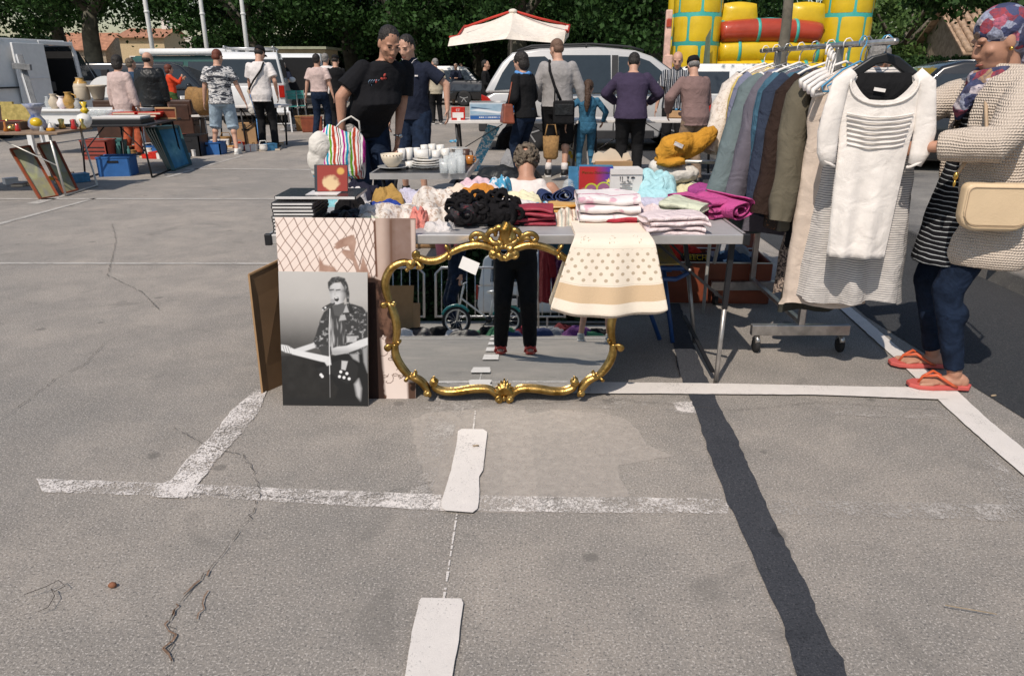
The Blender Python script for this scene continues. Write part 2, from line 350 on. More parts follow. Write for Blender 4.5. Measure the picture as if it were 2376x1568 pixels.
# ================================================================ TREES, HEDGES, HOUSES
def leafmat(name, a, b_, tr=.25):
    m, nt, N, L, b = nodemat(name); co_ = objco(nt)
    g = N.new('ShaderNodeNewGeometry')
    c = mix(nt, ramp(nt, noi(nt, co_, 1.1, 4, .7), [(.35, 0.), (.65, 1.)]), a, b_)
    c = mix(nt, maths(nt, 'MULTIPLY', g.outputs['Random Per Island'], .55), c, tuple(q*1.9 for q in b_))
    L.new(c, b.inputs['Base Color']); b.inputs['Roughness'].default_value = .6; b.inputs['Specular IOR Level'].default_value = .18
    t = N.new('ShaderNodeBsdfTranslucent'); L.new(c, t.inputs[0]); s = N.new('ShaderNodeMixShader'); s.inputs[0].default_value = tr
    L.new(b.outputs[0], s.inputs[1]); L.new(t.outputs[0], s.inputs[2]); L.new(s.outputs[0], N['Material Output'].inputs[0]); MATS[name] = m
leafmat('leaf_dark', (.010, .026, .009), (.030, .070, .017)); leafmat('leaf_mid', (.035, .07, .02), (.075, .125, .035))
leafmat('leaf_ivy', (.014, .032, .012), (.035, .07, .022)); leafmat('leaf_far', (.012, .026, .014), (.022, .042, .02))
mdef('bark', (.13, .115, .09), .9, bump=.7, bs=22, var=.4, vs=5); mdef('bark_plane', (.09, .085, .065), .85, bump=.3, bs=12, var=.45, vs=3)
def leaves(n, sampler, size, seed):
    rg = np.random.default_rng(seed); c = sampler(n, rg); n = len(c)
    d = rg.normal(size=(n, 3)); d /= np.linalg.norm(d, axis=1)[:, None]
    e = np.cross(d, rg.normal(size=(n, 3))); e /= np.linalg.norm(e, axis=1)[:, None]
    s = size*rg.uniform(.55, 1.3, n)[:, None]; f = np.cross(d, e)
    v = np.stack([c-d*s*.6, c+e*s*.38+f*s*.1, c+d*s*.6, c-e*s*.38+f*s*.1], 1).reshape(-1, 3)
    me = bpy.data.meshes.new('leaves'); me.vertices.add(4*n); me.vertices.foreach_set('co', v.ravel())
    me.loops.add(4*n); me.loops.foreach_set('vertex_index', np.arange(4*n)); me.polygons.add(n)
    me.polygons.foreach_set('loop_start', np.arange(0, 4*n, 4)); me.polygons.foreach_set('loop_total', np.full(n, 4)); me.update(); me.validate()
    return me
def clumps(r, nc, cs, seed, lo=-1.):                                    # leaf clumps through an uneven ellipsoid crown
    def f(n, rg):
        d = rg.normal(size=(nc, 3)); d /= np.linalg.norm(d, axis=1)[:, None]; d[:, 2] = np.maximum(d[:, 2], lo)
        cc = d*np.array(r)*rg.uniform(.45, 1.02, nc)[:, None]**.6
        k = rg.integers(0, nc, n); q = rg.normal(size=(n, 3))*cs*rg.uniform(.5, 1.3, nc)[k][:, None]*np.array([1, 1, .62])
        return cc[k]+q
    return f
crown_me = [leaves(26000, clumps((5.2, 4.6, 4.8), 85, .55, s), .18, s) for s in (1, 2, 3)]
for me in crown_me: me.materials.append(MAT('leaf_dark'))
def trunk_mb(h, r, seed, lean=0, limbs=5, spread=2.6):
    rnd = random.Random(seed); mb = MB()
    top = V(lean, 0, h); pts = [V(0, 0, -.1), V(lean*.2+rnd.uniform(-.1, .1), 0, h*.35), V(lean*.6, rnd.uniform(-.1, .1), h*.7), top]
    mb.tube(pts, [r*1.25, r, r*.9, r*.75], 10)
    for i in range(limbs):
        a = i*6.283/limbs+rnd.uniform(-.5, .5); q = top+V(math.cos(a)*spread*.45, math.sin(a)*spread*.45, rnd.uniform(.7, 1.4)); e = top+V(math.cos(a)*spread, math.sin(a)*spread, rnd.uniform(2, 3.6))
        mb.tube([top-V(0, 0, .25), q, e], [r*.55, r*.36, r*.12], 7)
    return mb
TL = ['broad dark plane tree behind the grey van at far left', 'plane tree in front of the red tiled roof, second from the left', 'dark plane tree beside the leftmost white flagpole', 'plane tree behind the middle flagpole', 'plane tree just right of the third white pole',
      'plane tree overhanging the beige hut', 'plane tree behind the man in the black T-shirt', 'tall dark tree left of the white parasol', 'plane tree whose trunk stands under the white parasol', 'dark tree behind the silver minivan', 'tree with bare slanting limbs left of the yellow tower', 'dark tree behind the bouncy castle']
spots = [(-31, 40, 1.7), (-24.5, 43, 2.75), (-20.2, 38, 2.5), (-15.5, 44, 2.3), (-12.2, 37, 1.5), (-8.6, 43, 1.5), (-4.6, 37, 1.4), (-1.8, 43, 1.8), (.2, 31, 1.7), (4.6, 40, 1.5), (5.4, 29, 1.4), (9.8, 38, 1.9)]
for i, ((x, y, low), lb) in enumerate(zip(spots, TL)):
    t = thing('plane_tree', lb, 'tree', (x, y, 0), random.Random(i).uniform(0, 6), 'plane trees along the far edge of the car park')
    trunk_mb(low+1.6, .30+.06*(i % 3), i+5, .4*((i % 3)-1)).build('trunk', 'bark_plane', t)
    c = bpy.data.objects.new('crown', crown_me[i % 3]); COL.objects.link(c); c.parent = t; c.location = (0, 0, low+4.9); c.rotation_euler[2] = i*1.3
# unbroken dark wood behind the planes
def band(x0, x1, y0, y1, z0, z1):
    def f(n, rg):
        x = rg.uniform(x0, x1, n); t = rg.uniform(0, 1, n)**.8
        hh = z1*(.78+.22*np.sin(x*.7+1)*np.sin(x*.23)); return np.stack([x, rg.uniform(y0, y1, n), z0+t*(hh-z0)], 1)
    return f
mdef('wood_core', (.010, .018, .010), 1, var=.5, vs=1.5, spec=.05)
for nm, x0, x1, y0, y1, h in (('woodland', -13, 15, 52, 56, 6.6), ):
    me = leaves(16000, band(x0, x1, y0, y1, 0, h), .62, 9); me.materials.append(MAT('leaf_far')); o = bpy.data.objects.new(nm, me); COL.objects.link(o)
    tag(o, 'dark unbroken wood behind the plane trees', 'woodland', kind='stuff')
me = leaves(9000, lambda n, rg: np.stack([rg.uniform(-70, -12, n), rg.uniform(78, 84, n), rg.uniform(0, 4.6, n)*(.75+.3*rg.random())], 1), .9, 18); me.materials.append(MAT('leaf_far')); o = bpy.data.objects.new('far_woodland', me); COL.objects.link(o); tag(o, 'distant dark wood behind the houses at far left', 'woodland', kind='stuff')
me = leaves(14000, lambda n, rg: np.stack([rg.uniform(-12, 12.5, n), rg.uniform(47, 49.5, n), rg.uniform(0, 5.2, n)], 1), .45, 19); me.materials.append(MAT('leaf_far'))
tag(bpy.data.objects.new('shrubbery', me), 'dark shrubbery filling the gap under the plane trees behind the minivan', 'shrubbery', kind='stuff'); COL.objects.link(bpy.data.objects['shrubbery'])
# right-hand greenery
def bush(name, lb, cat, loc, r, n, size, m, seed, low=0, trunk=True, lo=-1.):
    t = thing(name, lb, cat, loc)
    if trunk: trunk_mb(low+r[2]*.7, .2, seed).build('trunk', 'bark', t)
    me = leaves(n, clumps(r, int(n/110)+6, min(r)*.2, seed, lo), size, seed); me.materials.append(MAT(m))
    c = bpy.data.objects.new('crown', me); COL.objects.link(c); c.parent = t; c.location = (0, 0, low+r[2]); return t
bush('broadleaf_tree', 'rounded mid green tree right of the castle tower, against the sky', 'tree', (17.6, 36, 0), (4.6, 3.5, 1.9), 15000, .20, 'leaf_mid', 31, 1.0)
bush('broadleaf_tree', 'bushy green tree in the upper right behind the house gable', 'tree', (24.5, 44, 0), (6.2, 4, 2.3), 19000, .22, 'leaf_mid', 32, 1.0)
bush('broadleaf_tree', 'dark overhanging tree left of the headscarf at top right', 'tree', (13.4, 21.5, 0), (3.1, 2.6, 2.0), 14000, .16, 'leaf_dark', 33, 2.25, True, -.55)
t = thing('hedge', 'clipped dark ivy hedge in front of the tiled stone house', 'hedge', (14.5, 22.6, 0))
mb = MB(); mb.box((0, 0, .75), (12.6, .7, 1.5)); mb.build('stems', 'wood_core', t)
me = leaves(26000, lambda n, rg: np.stack([rg.uniform(-6.4, 6.4, n), np.where(rg.random(n) < .6, -.42, rg.uniform(-.42, .42, n))+rg.normal(size=n)*.07, np.minimum(rg.uniform(0, 1.75, n), 1.62)+rg.normal(size=n)*.06], 1), .11, 35)
me.materials.append(MAT('leaf_ivy')); c = bpy.data.objects.new('foliage', me); COL.objects.link(c); c.parent = t
# houses
mdef('render_wall', (.52, .40, .24), .9, bump=.3, bs=30); mdef('stone_wall', (.33, .27, .2), .9, var=.35, vs=6, bump=.8, bs=12); mdef('tile', (.36, .17, .10), .85, var=.35, vs=3, bump=.3); mdef('tile_old', (.36, .25, .17), .9, var=.45, vs=4, bump=.4)
mdef('white_trim', (.7, .67, .62), .7); mdef('dark_glass', (.02, .025, .03), .12, spec=.6)
def house(lb, loc, rz, w, d, hw, hr, wallm, tilem, win=(), chim=None, tiles=(0, 0)):
    t = thing('house', lb, 'house', loc, rz); mb = MB()
    mb.prism([(-w/2, 0, 0), (w/2, 0, 0), (w/2, 0, hw), (-w/2, 0, hw)], (0, d, 0))
    mb.prism([(-w/2, 0, hw), (-w/2, d, hw), (-w/2, d/2, hw+hr)], (w, 0, 0)); mb.build('wall', wallm, t)
    rf = MB(); L_ = math.hypot(d/2+.3, hr*(d/2+.3)/(d/2)); a = math.atan2(hr, d/2)
    for s in (0, 1):
        e = V(-w/2-.25, -.3, hw-.3*hr/(d/2)+.05) if s == 0 else V(-w/2-.25, d+.3, hw-.3*hr/(d/2)+.05); rd = V(-w/2-.25, d/2, hw+hr+.05)
        rf.prism([e, rd, rd+V(w+.5, 0, 0), e+V(w+.5, 0, 0)], (0, 0, .06))
    r_ = rf.build('roof', tilem, t)
    nx, ny = tiles
    if nx:
        mb = MB(); mb.tube([(0, 0, 0), (0, L_/ny*1.12*math.cos(a), L_/ny*1.12*math.sin(a))], [.115, .095], 8); base = None
        for j in range(ny):
            for i in range(nx):
                x = -w/2-.2+(i+.5)*(w+.4)/nx; y = -.3+(d/2+.3)*j/ny; z = hw-.3*hr/(d/2)+.13+(hr*(d/2+.3)/(d/2))*j/ny
                o = mb.build('roof_tile', tilem, r_) if base is None else bpy.data.objects.new('roof_tile', base)
                if base is None: base = o.data
                else: COL.objects.link(o); o.parent = r_
                o.location = (x+random.Random(i*31+j).uniform(-.02, .02), y, z+random.Random(i+j*17).uniform(-.015, .02)); o.rotation_euler[2] = random.Random(i*3+j).uniform(-.06, .06)
    for (x, z, ww, wh) in win:
        mb = MB(); mb.box((x, -.02, z), (ww, .06, wh)); o = mb.build('window', 'white_trim', t); mb = MB(); mb.box((x, -.06, z), (ww-.14, .03, wh-.14)); mb.build('pane', 'dark_glass', o)
    if chim: mb = MB(); mb.box((chim, d/2, hw+hr+.3), (.5, .5, .9)); mb.box((chim, d/2, hw+hr+.8), (.62, .62, .1)); mb.build('chimney', 'white_trim', t)
    return t
house('low house with orange red tiled roof and white chimney at far left', (-36.4, 66, 0), .1, 4.6, 6, 2.9, 1.3, 'stone_wall', 'tile', [(-1, 1.4, .8, .9)], .3)
house('yellow rendered house seen between tree trunks at left', (-29.4, 63, 0), .08, 3.4, 6, 3.7, .7, 'render_wall', 'tile', [(-.8, 1.9, .6, .9), (.9, 2.0, .5, .8)], 1.)
house('low outbuilding with pale lichen covered tiles between the two left poles', (-22.9, 55, 0), -.12, 5.4, 6, 1.75, .95, 'stone_wall', 'tile_old', [(1.5, 1.2, .7, .6)], -1.)
house('old stone house with gable and weathered clay tiles at upper right', (19.9, 27.6, 0), -.22, 7.2, 7, 1.95, 1.55, 'stone_wall', 'tile_old', [], None, (26, 9))
mdef('hut', (.40, .34, .24), .9, var=.2, vs=2, bump=.3, bs=20); mdef('hut_roof', (.30, .31, .22), .8, var=.2)
t = thing('hut', 'small beige flat roofed hut behind the white vans', 'hut', (-9.1, 33.6, 0)); mb = MB(); mb.box((0, 1.2, 1.08), (2.3, 2.4, 2.16)); mb.build('wall', 'hut', t)
mb = MB(); mb.box((0, 1.1, 2.22), (2.6, 3.0, .10)); mb.build('roof', 'hut_roof', t); mb = MB(); mb.box((-.6, -.02, .9), (.6, .05, 1.7)); mb.build('door', 'dark_glass', t)
# flagpoles
mdef('pole_white', (.62, .62, .60), .5, var=.06)
for (u, v, y, lb) in ((355, 122, 27, 'leftmost of the three white flagpoles, beside the tiled outbuilding'), (481, 122, 28, 'middle of the three white flagpoles, above the camouflage shirt'), (575, 130, 28, 'right hand white flagpole beside the man with a cross strap')):
    p = P(u, v, y); t = thing('flagpole', lb, 'flagpole', (p.x, y, 0), 0, 'white flagpoles'); mb = MB(); mb.tube([(0, 0, 0), (0, 0, 3.2), (0, 0, 9)], [.078, .072, .05], 10); mb.build('pole', 'pole_white', t)
    mb = MB(); mb.lathe([(.07, 0), (.09, .02), (.09, .06), (.07, .08)], (0, 0, 3.15), 12); mb.build('collar', 'pole_white', t); mb = MB(); mb.box((0, 0, .03), (.4, .4, .06)); mb.build('base_plate', 'pole_white', t)
# thin young tree in front of the castle
t = thing('young_tree', 'slim grey leaning tree trunk in front of the bouncy castle', 'tree', (0, 0, 0)); a = P(1812, 150, 13.6); b_ = P(1832, -20, 13.6); t.location = (a.x-.12, 13.6, 0); L0 = t.location.copy()
mb = MB(); mb.tube([V(0, 0, 0), a-L0, (a-L0).lerp(b_-L0, .5)+V(.015, 0, 0), b_-L0, b_-L0+V(.3, 0, 2)], [.12, .10, .088, .082, .06], 10); mb.build('trunk', 'bark', t)
me = leaves(3000, clumps((1.5, 1.5, 1.3), 30, .3, 41), .12, 41); me.materials.append(MAT('leaf_mid')); c = bpy.data.objects.new('crown', me); COL.objects.link(c); c.parent = t; c.location = (.5, .3, 5.6)

# ================================================================ BOUNCY CASTLE
mdef('vinyl_yellow', (.62, .42, .012), .38, var=.08, vs=3, coat=.25, wr=.25, ws=4); mdef('vinyl_red', (.36, .045, .02), .35, var=.12, vs=3, coat=.3, wr=.3, ws=5)
mdef('vinyl_teal', (.05, .36, .31), .4, var=.08); mdef('vinyl_pink', (.62, .40, .33), .5, var=.35, vs=4)
ct = thing('bouncy_castle', 'yellow inflatable castle with teal joints and a red roll between its towers', 'bouncy castle', (0, 20, 0))
def onY(u, v, Y): p = P(u, v, Y); return V(p.x, Y-20, p.z)
def tower(xc, r, z1, Y, courses, seed, nb=6):
    mb = MB(); mb.tube([(xc, Y, 0), (xc, Y, z1)], [r, r*.94], 28); tw = mb.build('tower', 'vinyl_teal', ct); rnd = random.Random(seed)
    zh = z1/courses; me = {}
    for j in range(courses):
        q = r*(1-.06*(j+.5)/courses); a0 = (j % 2)*math.pi/nb+seed
        for i in range(nb):
            a = a0+i*2*math.pi/nb; w = math.pi/nb*.90; mb = MB()
            def fn(s, t_, a=a, w=w, q=q, j=j):
                su, tv = 2*s-1, 2*t_-1; e = (abs(su)**6+abs(tv)**6); bul = max(0, 1-e)**.5
                k = max(abs(su), abs(tv)); l = (su**8+tv**8)**.125; f = (k/l if l > 0 else 1)**.6
                an = a+su*f*w; rr = q+.004+.016*bul
                return (xc+rr*math.cos(an), Y+rr*math.sin(an), zh*(j+.5)+tv*f*zh*.43)
            if math.sin(a) < .35: mb.grid(fn, 8, 6); mb.build('block', 'vinyl_yellow', tw)
for u, r, Y in ((1612, .60, .0), (1952, .62, .2)): p = P(u, 120, 20+Y); tower(p.x, r, 4.62, Y, 7, u % 3)
p = P(1553, 100, 20.9); tower(p.x+.28, .34, 4.3, 1.1, 8, 1, 6)
def roll(u0, v0, u1, v1, Y, rad, m, joints, name='roll', sag=0):
    a, b = onY(u0, v0, 20+Y), onY(u1, v1, 20+Y); n = 24
    pts = [a.lerp(b, i/n)+V(0, 0, sag*(1-(2*i/n-1)**2)) for i in range(n+1)]; mb = MB()
    mb.tube(pts, [rad*min(1, .80+.20*math.sin(math.pi*min(1, max(0, i/n)))**.4) for i in range(n+1)], 20); o = mb.build(name, m, ct)
    mb = MB()
    for k in joints:
        q = a.lerp(b, k)+V(0, 0, sag*(1-(2*k-1)**2)); mb.tube([q-V(.035, 0, 0), q+V(.035, 0, 0)], rad*1.03, 24)
    mb.build('seam', 'vinyl_teal', o); return o
roll(1672, 76, 1902, 78, -.25, .285, 'vinyl_red', (.36, .74), sag=.05)
roll(1668, 122, 1905, 124, -.15, .33, 'vinyl_yellow', (.17, .55, .92), sag=.03)
roll(1662, 172, 1910, 174, -.25, .36, 'vinyl_yellow', (.4, .8), sag=.0)
roll(1662, 212, 1910, 214, -.6, .36, 'vinyl_yellow', (.3, .7), sag=.0)
mb = MB(); a = onY(1675, 52, 19.85); b_ = onY(1900, 54, 19.85); mb.tube([a, a.lerp(b_, .5)+V(0, 0, .07), b_], .045, 8); mb.build('trim', 'vinyl_teal', ct)
for u in (1712, 1868):
    a = onY(u, 35, 20); mb = MB(); n = 10
    def fn(s, t_, a=a): x = (s-.5)*2; w = .52-.10*t_; bb = .18*(1-abs(x)**3)*(1-(2*t_-1)**4); return (a.x+x*w, -.08-bb, a.z-.33+.62*t_-.05*abs(x)**2*t_)
    mb.grid(fn, 12, 10); mb.grid(lambda s, t_: (lambda q: (q[0], .16-q[1], q[2]))(fn(1-s, t_)), 12, 10); mb.build('battlement', 'vinyl_yellow', ct)
mb = MB(); mb.quad([onY(1655, 215, 19.3), onY(1700, 232, 18.4), onY(1790, 190, 19.3), onY(1740, 150, 20)]); mb.build('ramp', 'vinyl_yellow', ct)
p = onY(1549, 90, 19.6); mb = MB(); mb.box((p.x, p.y, p.z), (.16, .1, 1.3)); mb.box((p.x+.05, p.y-.03, p.z-.55), (.2, .1, .35)); mb.box((p.x, p.y-.06, p.z+.35), (.13, .05, .2), m=1); mb.build('figure_panel', ['vinyl_pink', 'vinyl_red'], ct, bevel=.03)
mb = MB()
a = onY(1640, 180, 19.1); mb.prism([a+V(-.1, 0, .9), a+V(.0, 0, 1.1), a+V(.15, .2, -.9), a+V(-.1, .2, -.9)], (.0, .02, 0)); mdef('net', (.12, .15, .1), .8); mb.build('net', 'net', ct)
# ================================================================ VEHICLES
mdef('paint_silver', (.50, .49, .48), .28, .15, var=.02, coat=.6); mdef('paint_white', (.72, .72, .71), .3, var=.03, coat=.5); mdef('paint_grey_white', (.72, .72, .71), .45, var=.06, coat=.2)
mdef('paint_black', (.012, .013, .015), .25, coat=.7); mdef('paint_green', (.02, .075, .06), .3, coat=.5); mdef('glass', (.022, .027, .032), .06, spec=.7, var=.1); mdef('glass_grey', (.022, .03, .036), .07, spec=.6, var=.1)
mdef('rubber', (.02, .02, .021), .85, bump=.2); mdef('alloy', (.55, .55, .55), .3, .7); mdef('plastic_black', (.025, .025, .027), .6); mdef('lamp_red', (.35, .012, .006), .2, coat=.6); mdef('lamp_clear', (.5, .5, .5), .15, .3)
mdef('dark_inside', (.012, .012, .013), .9)
def arch(x, r, n=9): return [(x+r*math.cos(math.pi*i/n), .24+r*math.sin(math.pi*i/n)*1.0) for i in range(n+1)]
def wheel(t, x, y, r, side, rimm='alloy', sp=5):
    rot = Matrix.Rotation(R(90), 3, 'X'); mb = MB()
    mb.lathe([(r*.62, -.10), (r*.9, -.11), (r, -.07), (r, .07), (r*.9, .11), (r*.62, .10)], (x, y, r), 26, rot=rot); w = mb.build('wheel', 'rubber', t)
    mb = MB(); yy = y+side*.085; mb.lathe([(r*.02, -.01), (r*.1, .02), (r*.12, .0)], (x, yy, r), 14, rot=rot); mb.tube([(x+r*.6*math.cos(a*math.pi/14), yy, r+r*.6*math.sin(a*math.pi/14)) for a in range(28)], r*.05, 6, closed=True)
    for i in range(sp): a = i*6.283/sp+.3; mb.beam((x, yy, r), (x+r*.58*math.cos(a), yy, r+r*.58*math.sin(a)), r*.17, .025)
    mb.build('rim', rimm, w); mb = MB(); mb.lathe([(r*.6, -.01), (r*.6, .01)], (x, y+side*.055, r), 20, rot=rot); mb.build('hub_disc', 'dark_inside', w)
def vehicle(name, label, cat, loc, rz, pm, hw, low, green, wins, wheels, wr=.31, taper=.16, belt=None, glassm='glass', group=None, ends=(), rimm='alloy', sp=5):
    t = thing(name, label, cat, loc, rz, group); mb = MB()
    zs = [z for _, z in green]; zb, zt = min(zs), max(zs)
    def sy(z): return hw-.02-taper*max(0, (z-zb))/(zt-zb)
    n = len(low); ys = [-hw+.05, -hw, -hw+.0, hw-.0, hw, hw-.05]
    lz0 = min(z for _, z in low); lz1 = max(z for _, z in low)
    vs = []; cols = [(-1, 1.), (1, 1.)]
    for s in (-1, 1):
        for x, z in low: f = (z-lz0)/(lz1-lz0); vs.append(V(x, s*(hw-.05*(1-math.sin(math.pi*min(1, .12+f*.85)))-(.02 if f > .8 else 0)), z))
    mb.add(vs, [tuple(range(n))[::-1] if False else tuple(range(n)), tuple(range(n, 2*n))[::-1]]+[(i, n+i, n+(i+1) % n, (i+1) % n) for i in range(n)], 0, True)
    mb.build('body', pm, t, bevel=.045, seg=3)
    mb = MB(); g = len(green); vs = [V(x, s*sy(z), z) for s in (-1, 1) for x, z in green]
    mb.add(vs, [tuple(range(g)), tuple(range(g, 2*g))[::-1]]+[(i, g+i, g+(i+1) % g, (i+1) % g) for i in range(g)], 0, True)
    mb.build('roof', pm, t, bevel=.05, seg=3)
    for w in wins:
        for s in (-1, 1):
            pts = [V(x, s*(sy(z)+.003), z) for x, z in w]; mb = MB(); mb.prism(pts, (0, s*.009, 0)); mb.build('side_window', glassm, t, bevel=.004)
    for i, j, nm, m_, a, b_ in ends:                                   # glass on an end face between profile points i, j
        p, q = green[i], green[j]; mb = MB(); P0 = V(p[0], 0, p[1]).lerp(V(q[0], 0, q[1]), a); P1 = V(p[0], 0, p[1]).lerp(V(q[0], 0, q[1]), b_)
        d = (V(q[0], 0, q[1])-V(p[0], 0, p[1])).normalized(); nn = V(-d.z, 0, d.x)
        if nn.x*(p[0]+q[0]-2*sum(x for x, _ in green)/g) < 0: nn = -nn
        y0, y1 = sy(P0.z)-.07, sy(P1.z)-.07
        mb.prism([P0+V(0, -y0, 0)+nn*.002, P0+V(0, y0, 0)+nn*.002, P1+V(0, y1, 0)+nn*.002, P1+V(0, -y1, 0)+nn*.002], nn*.012); mb.build(nm, m_, t)
    for x in wheels:
        for s in (-1, 1): wheel(t, x, s*(hw-.12), wr, s, rimm, sp)
    t['hw'] = hw; return t
def prt(t, name, m, fn, **k): mb = MB(); fn(mb); return mb.build(name, m, t, **k)
# silver minivan: rear at -X, seen from its left... side towards the camera (-Y)
low = [(-2.2, .42), (-2.16, .30), (-1.80, .24)]+arch(-1.38, .37)[::-1][0:0]+[(-1.38-.37*math.cos(a*math.pi/8), .24+.40*math.sin(a*math.pi/8)) for a in range(9)]+[(1.30-.37*math.cos(a*math.pi/8), .24+.40*math.sin(a*math.pi/8)) for a in range(9)]+[(2.2, .24), (2.3, .4), (2.28, .72), (2.05, .92), (1.45, 1.02), (.9, 1.06), (-2.0, 1.02), (-2.2, .9)]
green = [(-2.17, 1.0), (-2.05, 1.22), (-1.86, 1.50), (-1.68, 1.66), (-1.2, 1.73), (-.2, 1.755), (.45, 1.70), (.75, 1.60), (1.62, 1.02)]
p = P(1121, 300, 13.5)
mv = vehicle('minivan', 'silver white minivan with roof rails parked behind the long stall tables', 'minivan', (p.x+2.2, 14.45, 0), 0, 'paint_silver', .92, low, green,
    [[(-2.00, 1.05), (-1.86, 1.33), (-1.72, 1.52), (-1.60, 1.585), (-1.12, 1.60), (-1.02, 1.52), (-1.22, 1.30), (-1.5, 1.12), (-1.75, 1.06)], [(-.74, 1.00), (-.86, 1.60), (-.80, 1.62), (.02, 1.62), (.04, 1.00)], [(.16, 1.0), (.16, 1.60), (.5, 1.585), (.70, 1.52), (1.22, 1.12), (1.18, 1.0)]],
    (-1.38, 1.30), .32, .17, glassm='glass_grey', ends=[(0, 2, 'rear_window', 'glass_grey', .25, .95), (7, 8, 'windscreen', 'glass_grey', .05, .9)])
prt(mv, 'tail_light', 'lamp_red', lambda m: m.prism([(-2.225, -.93, .98), (-2.225, -.93, .62), (-1.93, -.945, .62), (-2.0, -.945, .80), (-2.1, -.94, .93)], (0, .05, 0)), bevel=.01)
prt(mv, 'reflector', 'lamp_clear', lambda m: m.prism([(-2.23, -.935, .72), (-2.23, -.935, .62), (-1.93, -.95, .62), (-1.97, -.95, .71)], (0, .04, 0)))
prt(mv, 'bumper', 'plastic_black', lambda m: (m.box((-2.2, 0, .45), (.16, 1.82, .2)), m.box((2.26, 0, .42), (.12, 1.7, .22))), bevel=.03)
prt(mv, 'sill_trim', 'plastic_black', lambda m: m.box((-.05, -.915, .30), (1.75, .05, .14)), bevel=.01)
prt(mv, 'rub_strip', 'paint_silver', lambda m: m.box((-.1, -.93, .56), (1.85, .03, .06)), bevel=.008)
for x, z0, z1 in ((-.83, .5, 1.02), (.10, .32, 1.02), (1.18, .45, 1.02)): prt(mv, 'door_seam', 'dark_inside', lambda m: m.box((x, -.921, (z0+z1)/2), (.014, .012, z1-z0)))
prt(mv, 'door_seam', 'dark_inside', lambda m: m.beam((-.83, -.923, 1.02), (-1.0, -.76, 1.68), .014, .012))
prt(mv, 'door_pillar', 'plastic_black', lambda m: m.prism([(.045, -.905, 1.0), (.155, -.905, 1.0), (.155, -.762, 1.62), (.045, -.762, 1.62)], (0, -.004, 0)))
for x in (.33, -.60): prt(mv, 'door_handle', 'plastic_black', lambda m: m.tube([(x-.12, -.925, .885), (x-.09, -.955, .89), (x+.09, -.955, .90), (x+.12, -.925, .90)], .018, 6))
for y in (-.70, .70): prt(mv, 'roof_rail', 'plastic_black', lambda m: (m.tube([(-1.6, y, 1.69), (-1.35, y, 1.77), (-.3, y, 1.80), (.35, y, 1.755), (.6, y, 1.69)], .022, 6), m.bar((-.4, y, 1.74), (-.4, y, 1.80), .02)))
prt(mv, 'door_mirror', 'plastic_black', lambda m: (m.ell((1.05, -1.02, 1.08), (.09, .12, .085)), m.bar((1.08, -.9, 1.04), (1.05, -1.0, 1.06), .025)))
prt(mv, 'headlight', 'lamp_clear', lambda m: m.ell((2.08, -.80, .74), (.2, .12, .09)))
# grey panel van at far left, open sliding door
vt = thing('panel_van', 'pale grey panel van with open sliding door at the left edge', 'van', (-11.5, 18.1, 0), R(85.4))
hw = .95; L0, L1 = -3.6, 2.5
prof = [(L0, .35), (L1, .35), (L1+.05, .75), (L1-.25, 1.0), (L1-.95, 1.12), (L1-1.55, 1.90), (L1-1.8, 1.99), (L0+.1, 2.02), (L0, 1.9)]
def pv(m):
    n = len(prof); sy_ = lambda z: hw-(0 if z < 1.05 else .10*(z-1.05))
    d0, d1 = -.2, 1.0
    # side towards the car park (-Y) with the door opening cut out
    m.prism([(L0, -sy_(.35), .35), (d0, -sy_(.35), .35), (d0, -sy_(2.0), 1.96), (L0+.1, -sy_(2.), 1.98), (L0, -sy_(1.9), 1.9)], (0, .06, 0))
    m.prism([(d1, -hw, .35), (L1, -hw, .35), (L1+.05, -hw, .75), (L1-.25, -hw, 1.0), (L1-.95, -hw, 1.1), (L1-1.53, -sy_(1.9), 1.88), (d1, -sy_(1.97), 1.97)], (0, .06, 0))
    m.box(((d0+d1)/2, -hw+.06, .40), (d1-d0, .12, .12)); m.box(((d0+d1)/2, -.83, 1.95), (d1-d0, .10, .09))
    m.prism([(x, hw, z) for x, z in prof], (0, -.05, 0)); m.prism([(L0, -hw+.1, 1.94), (L1-1.75, -hw+.1, 1.96), (L1-1.75, hw-.05, 1.96), (L0, hw-.05, 1.94)], (0, 0, .06))
    m.box((L0+.03, 0, 1.15), (.06, 1.8, 1.6)); m.box(((L0+L1)/2, 0, .38), (L1-L0, 1.86, .06)); m.prism([(L1-.95, -hw+.05, 1.12), (L1+.03, -hw+.05, .78), (L1+.03, hw-.05, .78), (L1-.95, hw-.05, 1.12)], (0, 0, -.3))
prt(vt, 'body', 'paint_grey_white', pv, bevel=.02)
prt(vt, 'cargo_lining', 'dark_inside', lambda m: (m.box((-1.0, .5, 1.1), (2.2, .1, 1.4)), m.box((-1.0, -.2, .44), (3, 1.4, .05)), m.box((1.06, 0, 1.1), (.05, 1.6, 1.5)), m.box((-1.9, 0, 1.2), (.05, 1.6, 1.4))))
prt(vt, 'windscreen', 'glass', lambda m: m.prism([(L1-.93, -.84, 1.13), (L1-.93, .84, 1.13), (L1-1.55, .78, 1.9), (L1-1.55, -.78, 1.9)], (.02, 0, .02)))
prt(vt, 'side_window', 'glass', lambda m: m.prism([(d, -hw-.008+.10*max(0, z-1.05), z) for d, z in ((1.08, 1.12), (1.55, 1.12), (1.16, 1.78), (1.08, 1.8))], (0, .01, 0)))
prt(vt, 'side_window', 'glass', lambda m: m.prism([(d, -hw-.008+.10*max(0, z-1.05), z) for d, z in ((1.60, 1.12), (1.72, 1.12), (1.46, 1.48), (1.26, 1.72))], (0, .01, 0)))
